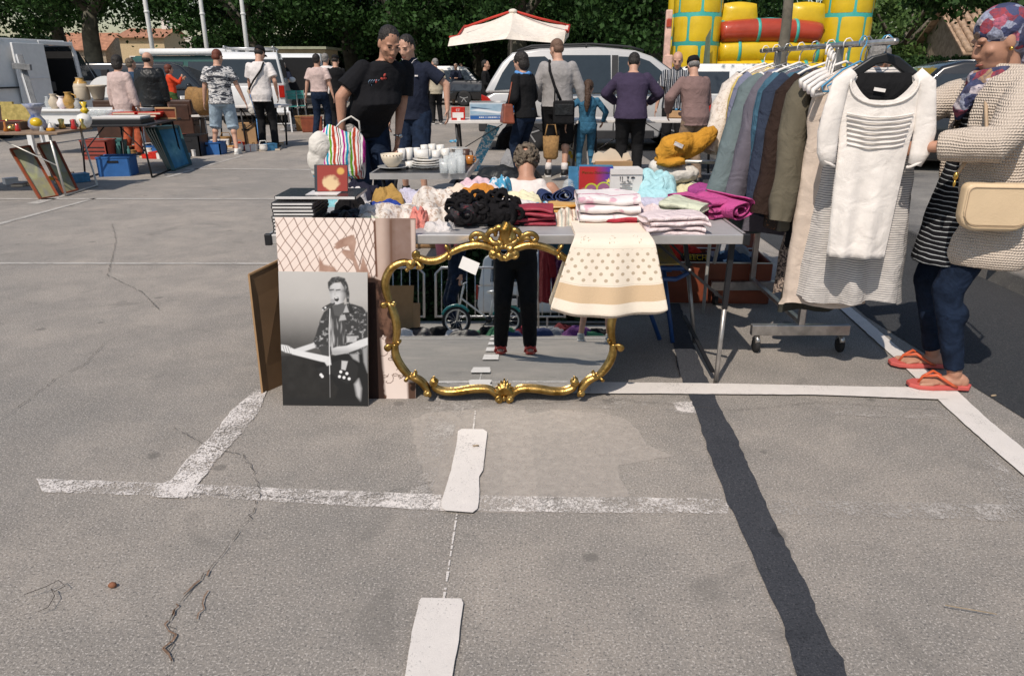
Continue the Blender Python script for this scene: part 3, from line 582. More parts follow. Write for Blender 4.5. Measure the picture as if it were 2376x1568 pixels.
prt(vt, 'sliding_door', 'paint_grey_white', lambda m: (m.box((-.75, -1.0, 1.17), (1.0, .05, 1.5)), m.box((-.75, -1.03, 1.2), (.9, .02, .02))), bevel=.015)
prt(vt, 'door_handle', 'plastic_black', lambda m: m.box((-.2, -1.035, 1.02), (.12, .03, .2)), bevel=.01)
prt(vt, 'door_rail', 'plastic_black', lambda m: m.box((-1.7, -.965, 1.02), (1.6, .03, .035)))
prt(vt, 'door_mirror', 'plastic_black', lambda m: (m.box((1.72, -1.12, 1.25), (.1, .18, .26)), m.bar((1.65, -.95, 1.2), (1.7, -1.1, 1.2), .02)), bevel=.02)
for x in (-1.8, 1.6):
    for s in (-1, 1): wheel(vt, x, s*.85, .33, s)
# black estate with raised boot, green van, white vans and cars behind the left stalls
def box_car(name, lb, cat, loc, rz, pm, L=4.1, H=1.8, hw=.86, hood=.9, group=None, wins=2, glassm='glass'):
    h = L/2; b = H*.55
    low = [(-h, .4), (-h+.05, .25)]+[(-h+.75-.34*math.cos(a*math.pi/8), .25+.36*math.sin(a*math.pi/8)) for a in range(9)]+[(h-.8-.34*math.cos(a*math.pi/8), .25+.36*math.sin(a*math.pi/8)) for a in range(9)]+[(h-.03, .27), (h, .5), (h-.08, b-.2), (h-hood*.8, b), (-h+.02, b)]
    gr = [(-h+.03, b-.02), (-h+.12, H-.12), (-h+.3, H), (h-hood-.75, H), (h-hood-.5, H-.07), (h-hood+.1, b-.02)]
    x0, x1 = -h+.2, h-hood-.05; ws = []
    for i in range(wins):
        a, c = x0+(x1-x0)*i/wins+.04, x0+(x1-x0)*(i+1)/wins-.04
        ws.append([(a+.03, b+.06), (c-.02, b+.06), (c-(.42 if i == wins-1 else .02), H-.16), (a+.05, H-.16)])
    t = vehicle(name, lb, cat, loc, rz, pm, hw, low, gr, ws, (-h+.75, h-.8), .30, .13, glassm=glassm, group=group, ends=[(0, 1, 'rear_window', glassm, .12, .92), (4, 5, 'windscreen', glassm, .05, .9)])
    for s in (-1, 1):
        prt(t, 'tail_light', 'lamp_red', lambda m: m.box((-h-.005, s*(hw-.12), b-.15), (.04, .14, .3)), bevel=.01); prt(t, 'headlight', 'lamp_clear', lambda m: m.ell((h-.12, s*(hw-.2), b-.32), (.12, .14, .09)))
        prt(t, 'door_mirror', pm, lambda m: m.ell((x1-.25, s*(hw+.08), b+.1), (.06, .1, .08)))
    prt(t, 'bumper', 'plastic_black', lambda m: (m.box((-h-.02, 0, .42), (.1, hw*1.9, .16)), m.box((h+.01, 0, .4), (.1, hw*1.8, .16))), bevel=.02)
    return t
p = P(340, 160, 21.5)
bk = box_car('estate_car', 'black estate car with its tailgate raised behind the leather jacket man', 'car', (p.x-.3, 22.5, 0), R(12), 'paint_black', 4.6, 1.55, .9)
prt(bk, 'tailgate', 'paint_black', lambda m: (m.prism([(-2.1, -.8, 1.56), (-2.1, .8, 1.56), (-3.2, .75, 1.82), (-3.2, -.75, 1.82)], (0, 0, .05))), bevel=.01)
p = P(460, 175, 23); gv = box_car('dark_van', 'dark green van with a pale rolled awning on its roof', 'van', (p.x+.2, 23.6, 0), R(-8), 'paint_green', 4.5, 1.75, .9)
prt(gv, 'rolled_awning', 'paint_grey_white', lambda m: m.tube([(-1.7, -.8, 1.85), (1.3, -.8, 1.85)], .1, 10))
p = P(575, 180, 21); wv = box_car('white_van', 'white high roofed small van with a ladder rack behind the camouflage shirt', 'van', (p.x-.1, 22.0, 0), R(104), 'paint_white', 4.1, 1.80, .86, .8)
prt(wv, 'ladder_rack', 'alloy', lambda m: (m.bar((-1.6, -.6, 1.93), (1.2, -.6, 1.93), .025), m.bar((-1.6, .6, 1.93), (1.2, .6, 1.93), .025), [m.bar((x, -.65, 1.9), (x, .65, 1.9), .02) for x in (-1.4, -.4, .6)], [m.bar((x, s*.6, 1.78), (x, s*.6, 1.93), .02) for x in (-1.2, .5) for s in (-1, 1)]))
p = P(668, 190, 25); w2 = box_car('white_van', 'white van with open rear doors beyond the teal folding chairs', 'van', (p.x+.1, 26.8, 0), R(98), 'paint_white', 4.4, 1.85, .9, .8)
prt(w2, 'load_bay', 'dark_inside', lambda m: m.box((-2.19, 0, 1.1), (.06, 1.5, 1.25)))
for s in (-1, 1):
    o = prt(w2, 'rear_door', 'paint_white', lambda m: m.box((-2.55, s*.98, 1.1), (.75, .05, 1.35)), bevel=.01); prt(o, 'door_window', 'glass', lambda m: m.box((-2.55, s*.98, 1.42), (.5, .07, .45)))
p = P(725, 170, 27); box_car('parked_car', 'white car just visible above the pink shirt man at middle left', 'car', (p.x, 28, 0), R(10), 'paint_white', 4.2, 1.5, .86)
p = P(1050, 190, 31); box_car('parked_car', 'white hatchback with alloy wheels far beyond the beige shirt man', 'car', (p.x-.1, 32.2, 0), R(-3), 'paint_white', 4.2, 1.5, .86, .95, glassm='glass_grey')
p = P(1098, 200, 28); box_car('parked_car', 'low black car parked in front of the far white hatchback', 'car', (p.x+.8, 31.0, 0), R(-12), 'paint_black', 3.8, .98, .84)
p = P(1525, 160, 19.6); box_car('white_van', 'white car bonnet and mirror seen between the minivan and the castle', 'car', (p.x+1.0, 18.0, 0), R(170), 'paint_white', 4.2, 1.5, .86)
p = P(2128, 185, 15.5); box_car('parked_car', 'white estate car with sloping rear behind the hanger rail', 'car', (p.x-.6, 16.2, 0), R(172), 'paint_white', 4.3, 1.42, .88)
p = P(2245, 190, 9.5); dk = box_car('parked_car', 'dark car with grey roof edge just left of the woman in the headscarf', 'car', (p.x+.95, 10.6, 0), R(165), 'paint_black', 4.4, 1.5, .88, glassm='glass')
prt(dk, 'roof_trim', 'alloy', lambda m: m.tube([(-1.9, -.80, 1.48), (-.6, -.80, 1.52), (.35, -.80, 1.5), (1.15, -.84, .92)], .018, 6))
p = P(2150, 225, 12); box_car('parked_car', 'pale silver car low behind the black coat hanger', 'car', (p.x+.2, 12.9, 0), R(172), 'paint_silver', 4.0, 1.22, .86, glassm='glass_grey')
# behind the photographer, seen in the mirror
box_car('parked_car', 'pale grey car reflected at the right of the gilt mirror', 'car', (1.5, -9.6, 0), R(5), 'paint_grey_white', 4.3, 1.5, .88)
# ================================================================ PEOPLE
mdef('skin', (.50, .285, .20), .55, var=.09, vs=20, bump=.1, bs=200); mdef('skin_tan', (.42, .22, .145), .55, var=.12, vs=14, bump=.1, bs=200); mdef('skin_pale', (.52, .30, .21), .55, var=.08, vs=18)
mdef('hair_dark', (.018, .014, .012), .6, bump=1, bs=90, wr=.5, ws=45); mdef('hair_brown', (.06, .032, .018), .6, bump=1, bs=90, wr=.6, ws=40); mdef('hair_grey', (.20, .19, .18), .7, bump=1, bs=90, var=.4, vs=40); mdef('hair_mixed', (.13, .10, .07), .7, bump=1, bs=80, var=.5, vs=40, wr=.8, ws=35)
mdef('hair_shaved', (.13, .075, .05), .7, bump=.4, bs=200); mdef('hair_red', (.12, .03, .015), .6, bump=1, bs=90)
cloth('tee_black', (.010, .010, .012), wr=.7, ws=7); cloth('navy', (.016, .020, .036), wr=.7, ws=8); cloth('black_cloth', (.011, .011, .012), wr=.6, ws=8); cloth('white_cloth', (.66, .62, .60), wr=.6, ws=8); cloth('white_tank', (.68, .62, .58), wr=.5, ws=9)
cloth('denim', (.028, .055, .10), var=.4, wr=.7, ws=9); cloth('denim_dark', (.010, .018, .038), var=.4, wr=.8, ws=9); cloth('denim_pale', (.30, .38, .45), var=.25, wr=.7, ws=9); cloth('denim_teal', (.035, .115, .19), var=.35, wr=.8, ws=11)
cloth('pink_shirt', (.52, .40, .37), wr=.7, ws=8); cloth('grey_knit', (.30, .285, .28), wr=.5, ws=8); cloth('purple_knit', (.048, .036, .068), wr=.5, ws=8, bump=.8, bs=120); cloth('mauve_jacket', (.20, .13, .12), wr=.8, ws=9); cloth('khaki', (.24, .17, .12), wr=.7, ws=9)
cloth('rust', (.36, .085, .04), wr=.7, ws=9); cloth('orange_red', (.55, .055, .02), wr=.6, ws=9); cloth('beige_shirt', (.42, .37, .28), wr=.6, ws=9); cloth('blue_scarf', (.10, .26, .55), wr=.8, ws=16); cloth('green_cloth', (.05, .09, .03), wr=.6); mdef('leather_black', (.010, .011, .012), .45, wr=.7, ws=8, bump=.2, spec=.35)
mdef('shoe_black', (.015, .015, .016), .5, bump=.2); mdef('shoe_white', (.68, .66, .62), .6); mdef('sole_white', (.62, .6, .57), .6); mdef('sole_dark', (.03, .03, .03), .7); mdef('shoe_red', (.48, .05, .035), .5); mdef('eye_dark', (.02, .013, .01), .15); mdef('lip', (.27, .085, .06), .5); mdef('shoe_grey', (.38, .39, .37), .7)
mdef('lens', (.02, .02, .025), .1, spec=.8)
def stripemat(name, cols, axis, per, widths, rough=.9, wob=.02, wr=.6, ws=9, base=None):
    m, nt, N, L, b = nodemat(name); co_ = objco(nt); x = sepxyz(nt, co_)[axis]
    f = maths(nt, 'ADD', x, maths(nt, 'MULTIPLY', noi(nt, co_, 6, 2), wob)); f = maths(nt, 'FRACT', maths(nt, 'MULTIPLY', f, 1/per))
    st = []; a = 0
    for c, w in zip(cols, widths): st.append((a, c)); a += w
    L.new(ramp(nt, f, st, 'CONSTANT'), b.inputs['Base Color']); b.inputs['Roughness'].default_value = rough; b.inputs['Specular IOR Level'].default_value = .15
    pv = addbump(nt, b, noi(nt, co_, ws, 3, .5, .8), wr, .03); addbump(nt, b, noi(nt, co_, 260, 2), .3, .004, pv); MATS[name] = m
stripemat('striped_shirt', [(.03, .035, .045), (.45, .45, .46), (.06, .07, .09), (.30, .31, .33), (.03, .03, .04), (.55, .54, .53)], 0, .085, [.3, .1, .2, .1, .2, .1])
stripemat('tunic_stripe', [(.010, .010, .012), (.42, .44, .45)], 2, .021, [.83, .17], wob=.035)
def camo():
    m, nt, N, L, b = nodemat('camo'); co_ = objco(nt); mp = N.new('ShaderNodeMapping'); mp.inputs['Scale'].default_value = (7, 7, 24); L.new(co_, mp.inputs[0])
    n1 = noi(nt, mp.outputs[0], 1, 3, .6, .6)
    L.new(ramp(nt, n1, [(0, (.02, .022, .03)), (.44, (.18, .19, .21)), (.50, (.62, .60, .58)), (.58, (.05, .055, .07)), (.64, (.55, .54, .53))], 'CONSTANT'), b.inputs['Base Color']); b.inputs['Roughness'].default_value = .9; MATS['camo'] = m
camo()
def ik(a, b, l1, l2, pole):
    d = b-a; L = min(d.length, (l1+l2)*.998); dn = d.normalized(); b = a+dn*L
    x = (l1*l1-l2*l2+L*L)/(2*L); h = math.sqrt(max(0, l1*l1-x*x)); p = Vector(pole); p = (p-dn*p.dot(dn)).normalized()
    return a+dn*x+p*h, b
def person(label, loc, rz, H=1.72, b=1., vox=.011, skin='skin', shirt='white_cloth', sleeve='short', bottom='navy', legs='long', shoe='shoe_black', sole='sole_white', hair='short', hm='hair_dark', lean=0., feet=None, hands=None, look=(0, 0), belly=0., hem=.84, hipz=None, fem=False, collar=False, loose=0., poles=None, sock=None, side=0., group=None, curl=.5, kpole=(0, 1, 0)):
    s = H/1.75; t = thing('person', label, 'person', loc, rz, group); hz = (hipz if hipz is not None else .92*s)
    dz = hz-.92*s; feet = feet or [(-.11, 0, 0), (.11, .03, 0)]
    bs = b*s
    def tp(x, y, z):                                                  # torso point with lean
        f = max(0, (z-.93))/.5; return V(x*s+side*f, y*s+lean*f, z*s+dz-.35*abs(lean)*f*abs(lean)/.3)
    sh = [tp(-.17*(.55+.45*b), 0, 1.405), tp(.17*(.55+.45*b), 0, 1.405)]; hips = [tp(-.088*b, 0, .90), tp(.088*b, 0, .90)]
    ank = [V(f[0], f[1], (f[2] if len(f) > 2 else 0)+.085*s) for f in feet]; kn = []
    for i in (0, 1): k, a = ik(hips[i], ank[i], .43*s, .425*s, kpole); kn.append(k)
    hands = hands or [(-.25, .03, .80), (.25, .03, .80)]; el = []; wr_ = []
    poles = poles or [(-.5, -1, -.3), (.5, -1, -.3)]
    for i in (0, 1): e, w = ik(sh[i], V(*hands[i]), .29*s, .255*s, poles[i]); el.append(e); wr_.append(w)
    # body
    mb = MB(); cw = .155 if fem else .168
    rings = [(.82, .145, .105, 0), (.92, .168, .118, 0), (1.0, .160, .115, .01), (1.10, .142 if fem else .15, .112, .01+belly*.5), (1.2, cw-.005, .115, .01), (1.3, cw+.012, .118, .0), (1.37, cw, .10, -.005), (1.43, .11, .075, -.01), (1.47, .062, .062, -.01)]
    def torso(m, e=0., z0=0., z1=9., flare=0):
        rr = []
        for z, rx, ry, oy in rings:
            bl = belly*math.exp(-((z-1.08)/.13)**2)
            if z0 <= z <= z1: rr.append((tp(0, oy+bl*.5, z), (rx*b+e)*s, (ry*b+e+bl*.6)*s))
        if z0 > .0:
            zz = [z for z, *_ in rings if z >= z0][0]; q = rr[0]
            if z0 < zz: rr.insert(0, (tp(0, belly*.3 if z0 > .7 else 0, z0) if z0 > .8 else V(q[0].x, q[0].y, z0*s+dz), q[1]+flare, q[2]+flare))
        m.loft(rr, 20)
    torso(mb, -.012)
    nb = tp(0, -.01, 1.44); pit, yaw = look
    Rh = Matrix.Rotation(-yaw, 3, 'Z') @ Matrix.Rotation(-pit, 3, 'X'); Rn = Matrix.Rotation(-yaw*.5, 3, 'Z') @ Matrix.Rotation(-pit*.55, 3, 'X')
    hc = nb+Rn @ V(0, .022*s, .055*s)+Rh @ V(0, .0, .100*s); hs = s*(1.06 if H > 1.4 else 1.2)
    def hp(x, y, z): return hc+Rh @ V(x*hs, y*hs, z*hs)
    def he(m, c, r, n=12, k=9): m.ell(hp(*c), tuple(q*hs for q in r), Rh, n, k)
    nr = .052 if fem else .060
    mb.cap(nb-V(0, 0, .03), hp(0, -.02, -.05), nr*s, nr*.93*s, 12)
    he(mb, (0, -.012, .035), (.072, .092, .082), 16, 12); he(mb, (0, .015, -.02), (.064, .078, .085), 16, 12); he(mb, (0, .035, -.075), (.046, .052, .042)); he(mb, (0, .070, -.098), (.021, .018, .016))
    mb.tube([hp(0, .080, .022), hp(0, .092, -.004), hp(0, .100, -.024), hp(0, .086, -.034)], [.008*hs, .011*hs, .0145*hs, .012*hs], 7)
    for q in (-1, 1):
        he(mb, (q*.013, .094, -.032), (.009, .010, .008), 7, 5); he(mb, (q*.030, .074, .030), (.026, .014, .009), 8, 6); he(mb, (q*.042, .055, -.018), (.022, .022, .018), 8, 6)
        he(mb, (q*.071, -.012, -.008), (.009, .020, .033), 8, 6)
    he(mb, (0, .083, -.058), (.024, .014, .009), 8, 6); he(mb, (0, .080, -.070), (.021, .013, .009), 8, 6)
    for i, q in ((0, -1), (1, 1)):
        ka = .045 if sleeve == 'long' else .052; mb.cap(sh[i]-V(0, 0, .015), el[i], (ka-.008)*bs, ka*.78*bs); mb.cap(el[i], wr_[i], (.032 if sleeve == 'long' else .041)*bs, .025*s)
        d = (wr_[i]-el[i]).normalized(); inn = V(-q, 0, 0); inn = (inn-d*inn.dot(d)).normalized(); ac = d.cross(inn).normalized()
        if ac.y < 0: ac = -ac
        F = Matrix((ac, d, inn)).transposed(); pc = wr_[i]+d*.05*s; mb.ell(pc, (.036*s, .055*s, .015*s), F)
        for k in range(4):
            l = (.036, .042, .040, .032)[3-k]*s; r0 = .0088*s; x = (k-1.5)*.0195*s; a0 = pc+ac*x+d*.042*s
            a1 = a0+(d*math.cos(curl*.5)+inn*math.sin(curl*.5))*l; a2 = a1+(d*math.cos(curl*1.6)+inn*math.sin(curl*1.6))*l*.85
            mb.cap(a0, a1, r0, r0*.95, 7); mb.cap(a1, a2, r0*.95, r0*.8, 7)
        a0 = wr_[i]+ac*.022*s+d*.02*s; a1 = a0+(ac*.75+d*.6+inn*.3).normalized()*.038*s; a2 = a1+(d+ac*.15+inn*.4).normalized()*.032*s; mb.cap(a0, a1, .013*s, .010*s, 7); mb.cap(a1, a2, .010*s, .008*s, 7)
        cv = legs in ('long', 'slim'); mb.cap(hips[i], kn[i], .066*bs, (.036 if cv else .050)*bs); mb.cap(kn[i], ank[i], (.036 if cv else .048)*bs, .034*s)
        if not cv: mb.ell(kn[i].lerp(ank[i], .28)-V(0, .015, 0), .052*bs)
        fd = V(0, 1, 0); mb.cap(ank[i]+V(0, -.02*s, -.04*s), ank[i]+V(0, .13*s, -.058*s), .034*s, .026*s, 8)
    meld(mb, 'body', skin, t, vox, 3)
    # shirt
    mb = MB(); e = .010+loose*.7; torso(mb, e, hem, 1.43, loose*.5)
    mb.loft([(tp(0, -.01, 1.42), .112*s*b+e, .078*s+e), (tp(0, -.012, 1.455), .068*s+e*.8, .062*s+e*.6)], 18)
    for i in (0, 1):
        k = .20 if sleeve == 'none' else 1
        if sleeve == 'short': q = sh[i].lerp(el[i], .74); mb.cap(sh[i]-V(0, 0, .022), q, .055*bs+e*.4, .060*bs+e*1.0, 12, True)
        elif sleeve == 'long': mb.cap(sh[i]-V(0, 0, .02), el[i], .054*bs+e*.4, .045*bs+e*.8, 12); mb.cap(el[i], el[i].lerp(wr_[i], .96), .045*bs+e*.8, .034*bs+e*.5, 12, True)
        else: mb.cap(sh[i].lerp(tp(0, 0, 1.42), .42), sh[i].lerp(tp(0, 0, 1.3), .4), .05*s, .06*s)
    meld(mb, 'shirt', shirt, t, vox*1.05, 4, .016 if vox < .01 else .02, .055)
    # trousers
    mb = MB(); e = .012
    mb.loft([(tp(0, 0, .80), .15*bs, .11*bs), (tp(0, 0, .88), .170*bs+e, .125*bs+e), (tp(0, 0, .96), .166*bs+e*.8, .122*bs+e), (tp(0, 0, 1.0), .158*bs+e*.5, .116*bs+e)], 18)
    if legs == 'skirt': mb.loft([(V(0, 0, .50*s+dz), .24*s, .19*s), (tp(0, 0, .86), .18*bs, .135*bs)], 20)
    for i in (0, 1):
        if legs == 'skirt': break
        if legs == 'long': mb.cap(hips[i], kn[i], .092*bs+e, .064*bs+e, 12); mb.cap(kn[i], kn[i].lerp(ank[i], 1.0)-V(0, 0, .015), .064*bs+e, .056*s+e*.6, 12, True)
        elif legs == 'slim': mb.cap(hips[i], kn[i], .088*bs+.006, .058*bs+.004, 12); mb.cap(kn[i], kn[i].lerp(ank[i], .94), .057*bs+.004, .042*s+.003, 12, True); mb.ell(kn[i].lerp(ank[i], .28)-V(0, .015, 0), .058*bs+.004)
        else: mb.cap(hips[i], kn[i], .096*bs+e, .078*bs+e*1.6, 12, False); q = kn[i].lerp(ank[i], .14); mb.cap(kn[i], q, .078*bs+e*1.6, .080*bs+e*1.6, 12, True)
    meld(mb, 'skirt' if legs == 'skirt' else ('shorts' if legs == 'shorts' else 'trousers'), bottom, t, vox*1.1, 5, .022, .06)
    # shoes
    if shoe:
        for i, q in ((0, -1), (1, 1)):
            a = ank[i]; mb = MB(); z0 = a.z-.085*s; yaw_ = q*.18; Rz = Matrix.Rotation(-yaw_, 3, 'Z')
            def sp(x, y, z): w = Rz @ V(x*s, y*s, 0); return V(a.x+w.x, a.y+w.y, z0+z*s)
            mb.loft([(sp(0, -.005, .06), .043*s, .060*s), (sp(0, 0, .10), .046*s, .052*s)], 14); mb.ell(sp(0, -.015, .045), (.043*s, .062*s, .043*s), Rz, 12, 8); mb.ell(sp(0, .06, .045), (.044*s, .095*s, .042*s), Rz @ Matrix.Rotation(-.22, 3, 'X'), 12, 8); mb.ell(sp(0, .125, .034), (.047*s, .068*s, .030*s), Rz, 12, 8)
            o = meld(mb, 'shoe', shoe, t, min(vox, .009), 2)
            mb = MB(); pl = [(-.036, -.065), (0, -.088), (.036, -.065), (.038, 0), (.048, .09), (.046, .15), (.025, .195), (-.012, .202), (-.042, .165), (-.049, .09), (-.036, 0)]
            mb.prism([sp(x*1.05, y, .0) for x, y in pl], V(0, 0, .024*s)); mb.build('sole', sole, o, bevel=.004)
            if sock: mb = MB(); mb.cap(a+V(0, 0, .0), a.lerp(kn[i], .22), .044*s, .046*s, 10, True); mb.build('sock', sock, t)
    # eyes, brows, mouth
    for q in (-1, 1):
        mb = MB(); he(mb, (q*.030, .080, .012), (.011, .006, .0040), 8, 6); mb.build('eye', 'eye_dark', t)
        if hm and hair != 'none': mb = MB(); mb.tube([hp(q*.014, .092, .030), hp(q*.032, .090, .036), hp(q*.050, .074, .030)], [.0025*hs, .0035*hs, .002*hs], 5); mb.build('eyebrow', 'hair_brown' if hm == 'hair_shaved' else hm, t)
    mb = MB(); mb.tube([hp(-.022, .086, -.064), hp(0, .098, -.062), hp(.022, .086, -.064)], [.003*hs, .0055*hs, .003*hs], 6); mb.build('mouth', 'lip', t)
    # hair
    mb = MB()
    if hair == 'short': he(mb, (0, -.026, .044), (.0755, .090, .081), 18, 12); he(mb, (0, -.045, .0), (.073, .061, .065), 14, 10)
    elif hair == 'shaved': he(mb, (0, -.018, .045), (.0750, .088, .079), 18, 12); he(mb, (0, -.045, .0), (.070, .058, .062), 14, 10)
    elif hair == 'bald': he(mb, (0, -.032, -.005), (.078, .078, .050), 14, 10)
    elif hair == 'bob': he(mb, (0, -.022, .040), (.088, .102, .095), 18, 12); he(mb, (0, -.05, -.03), (.086, .068, .09), 14, 10)
    elif hair == 'curly': 
        rnd = random.Random(3)
        for i in range(150):
            d = V(rnd.gauss(0, 1), rnd.gauss(0, 1), rnd.gauss(0, 1)).normalized()
            if d.y > .45 and d.z < .5: continue
            he(mb, (d.x*.080, -.022+d.y*.095, .03+d.z*.090), (.017, .017, .015), 6, 4)
    elif hair == 'long':
        he(mb, (0, -.022, .042), (.080, .096, .088), 18, 12); mb.tube([hp(0, -.10, .03), hp(0, -.135, -.03), hp(.01, -.13, -.14), hp(.0, -.12, -.26), hp(0, -.11, -.36)], [.035*hs, .042*hs, .05*hs, .045*hs, .015*hs], 10)
    elif hair == 'cap':
        he(mb, (0, -.034, .01), (.076, .075, .052), 14, 10)
        c = MB(); c.lathe([(.0805*hs, 0), (.081*hs, .035*hs), (.066*hs, .075*hs), (.03*hs, .092*hs), (.004, .095*hs)], hp(0, -.012, .035), 18, sc=(1, 1.2), rot=Rh); o = c.build('cap', 'black_cloth', t)
        c = MB(); c.grid(lambda u, v: hp((u-.5)*.15, .075+.07*v*(1-(2*u-1)**2*.5), .045-.012*v-.02*(2*u-1)**2), 8, 3); c.build('peak', 'black_cloth', o)
    if hair != 'none' and mb.v: meld(mb, 'hair', hm, t, .006 if vox < .01 else .009, 0, .018, .02)
    if collar: mb = MB(); mb.lathe([(.070*s, 0), (.082*s, .012*s), (.070*s, .045*s), (.062*s, .045*s), (.060*s, 0)], tp(0, -.008, 1.44), 20); mb.build('collar', shirt, t)
    return t, dict(sh=sh, el=el, wr=wr_, hc=hc, hp=hp, hips=hips, kn=kn, ank=ank, tp=tp, s=s, Rh=Rh)
def at(u, v, Y): p = P(u, v, Y); return (p.x, Y, 0)
def face(dx, dy): return math.atan2(-dx, dy)                           # front (+Y) turned to world direction (dx, dy)
# --- near and middle ground
bm, J = person('stocky man in a black T-shirt and jeans looking down at the crockery table', at(841, 300, 6.5), face(.60, -.80), 1.82, 1.2, .0075, 'skin_tan', 'tee_black', 'short', 'denim_dark', 'long', hair='shaved', hm='hair_dark', lean=.20, look=(.52, .10), belly=.085, hem=.82, hands=[(-.25, .16, .86), (.25, .13, .92)], poles=[(-.5, -1, -.2), (1, -.25, .1)], loose=.014, side=-.15)
# printed motif and small lettering across the chest
tpj = J['tp']
mdef('print_red', (.40, .06, .045), .8); mdef('print_blue', (.14, .20, .28), .8)
def chest(x, z, dy=.0): return tpj(x, .158+dy-.38*x*x, z)
mb = MB()
for i, (x, z) in enumerate(((.035, 1.31), (.05, 1.335), (.03, 1.29), (.06, 1.305), (-.02, 1.285), (.10, 1.285))): mb.ell(chest(x, z), (.016, .006, .010), Matrix.Rotation(i*.9, 3, 'Y'), 8, 5)
mb.build('shirt_print', 'print_red', bm)
mb = MB(); rnd = random.Random(8)
for i in range(14): x = -.12+i*.0185; mb.bar(chest(x, 1.235+.006*(i % 3)), chest(x+rnd.uniform(-.008, .012), 1.262), .0028, 5)
for i in range(5): x = .08+i*.018; mb.tube([chest(x, 1.30), chest(x+.01, 1.285), chest(x+.004, 1.27)], .0035, 5)
mb.build('shirt_lettering', 'print_blue', bm)
mdef('steel', (.5, .5, .5), .25, .9); w = J['wr'][0]; mb = MB(); d = (J['wr'][0]-J['el'][0]).normalized(); x, y = frame(d)
mb.tube([w+(x*math.cos(a*.45)+y*math.sin(a*.45))*.034 for a in range(14)], .007, 6, closed=True); q = w+y*.036; mb.ell(q, .019); mb.build('wristwatch', 'steel', bm)
# patterned shopping bag hanging from his hand
stripemat('bag_stripes', [(.72, .69, .66), (.30, .02, .02), (.72, .69, .66), (.015, .015, .015), (.72, .69, .66), (.40, .03, .22), (.72, .69, .66), (.02, .28, .42), (.72, .69, .66), (.12, .30, .02), (.72, .69, .66), (.45, .06, .03)], 0, .155, [.10, .06, .05, .04, .10, .10, .07, .11, .08, .10, .06, .13], wob=.06, wr=.9, ws=7)
cloth('bag_white', (.62, .59, .54), wr=.9, ws=7)
p = P(792, 290, 6.25); t = thing('shopping_bag', 'white carrier bag with multicoloured stripes hanging beside the man in black', 'bag', (p.x, 6.2, p.z))
def bagf(u, v, k=0):
    a = 2*math.pi*u; w = .05+.175*math.sin(math.pi*min(1, v*.62+.08))**.8; z = -.40*v-.02; w *= 1+.07*math.sin(5*a+v*6)+.05*math.sin(9*a)
    return V(math.cos(a)*w-.045*v, math.sin(a)*w*.5, z+.03*math.sin(2*a+v*3))
mb = MB(); mb.grid(lambda u, v: bagf(.36+.66*u, v), 34, 20); mb.add([bagf(i/24, 1) for i in range(24)], [tuple(range(24))]); mb.build('striped_panel', 'bag_stripes', t)
mb = MB(); mb.grid(lambda u, v: bagf(.01+.36*u, v)*1.0+V(-.0, .0, 0), 20, 20); mb.build('plain_panel', 'bag_white', t)
mb = MB(); mb.tube([V(-.05, -.03, -.04), V(.02, -.04, .03), V(.10, -.02, .07), V(.155, 0, .03), V(.16, 0, -.05)], .008, 6); mb.build('bag_handle', 'bag_white', t)
mb = MB(); mb.ell((-.19, -.05, -.27), (.09, .07, .11), n=14, k=10); mb.ell((-.16, -.05, -.16), (.10, .08, .12), n=14, k=10); mb.ell((-.21, -.04, -.36), (.05, .05, .05)); meld(mb, 'plain_bulge', 'bag_white', t, .009, 4, .03, .05)
mb = MB(); mb.box((-.115, -.115, -.33), (.05, .02, .035), Matrix.Rotation(.5, 3, 'Y')); mb.build('bag_buckle', 'khaki', t)
pm, J2 = person('man in a dark polo shirt and navy shorts standing behind the man in black', at(962, 300, 8.7), face(-.12, -1), 1.79, 1.05, .0085, 'skin', 'navy', 'short', 'denim_dark', 'shorts', 'shoe_black', hair='shaved', hm='hair_dark', lean=.06, look=(.38, .35), collar=True, hands=[(-.40, .06, .97), (.26, .1, .85)], poles=[(-1, -.3, 0), (.5, -1, 0)], feet=[(-.12, .12, 0), (.16, -.1, 0)], belly=.02, loose=.008)
mb = MB(); tq = J2['tp']; mb.tube([tq(-.085, .02, 1.475), tq(-.06, .085, 1.455), tq(-.02, .118, 1.40)], .003, 5); mb.tube([tq(.085, .02, 1.475), tq(.06, .085, 1.455), tq(.02, .118, 1.40)], .003, 5); mb.build('collar_trim', 'white_cloth', pm)
mb = MB(); mb.box(tq(-.09, .138, 1.30), (.035, .012, .015)); mb.build('chest_logo', 'white_cloth', pm)
a = J2['ank'][0]; mb = MB(); q = a+V(-.05, .0, -.05)
mb.prism([q+V(-.008, -.04, .015), q+V(-.008, .0, -.012), q+V(-.006, .10, .034), q+V(-.008, .0, .004)], (-.006, 0, 0)); mb.build('curved_tick', 'sole_white', pm)
person('man in a black and white camouflage T-shirt and pale denim shorts at the left stalls', at(522, 300, 13.2), face(-.25, 1), 1.74, 1.06, .011, 'skin', 'camo', 'short', 'denim_pale', 'shorts', 'shoe_white', hair='shaved', hm='hair_red', lean=.03, look=(.25, .5), hands=[(-.30, .12, .82), (.38, .05, .86)], feet=[(-.22, .05, 0), (.16, -.08, 0)], loose=.022, group=None)
tm, J3 = person('young man in a white T-shirt with black cross strap and track trousers', at(616, 300, 14.1), face(-.1, 1), 1.83, .95, .011, 'skin', 'white_cloth', 'short', 'black_cloth', 'long', 'shoe_black', hair='cap', hm='hair_dark', lean=.04, look=(.5, .3), hands=[(-.24, .2, .86), (.26, .1, .95)], feet=[(-.09, .05, 0), (.16, -.03, 0)], hem=.80, loose=.025)
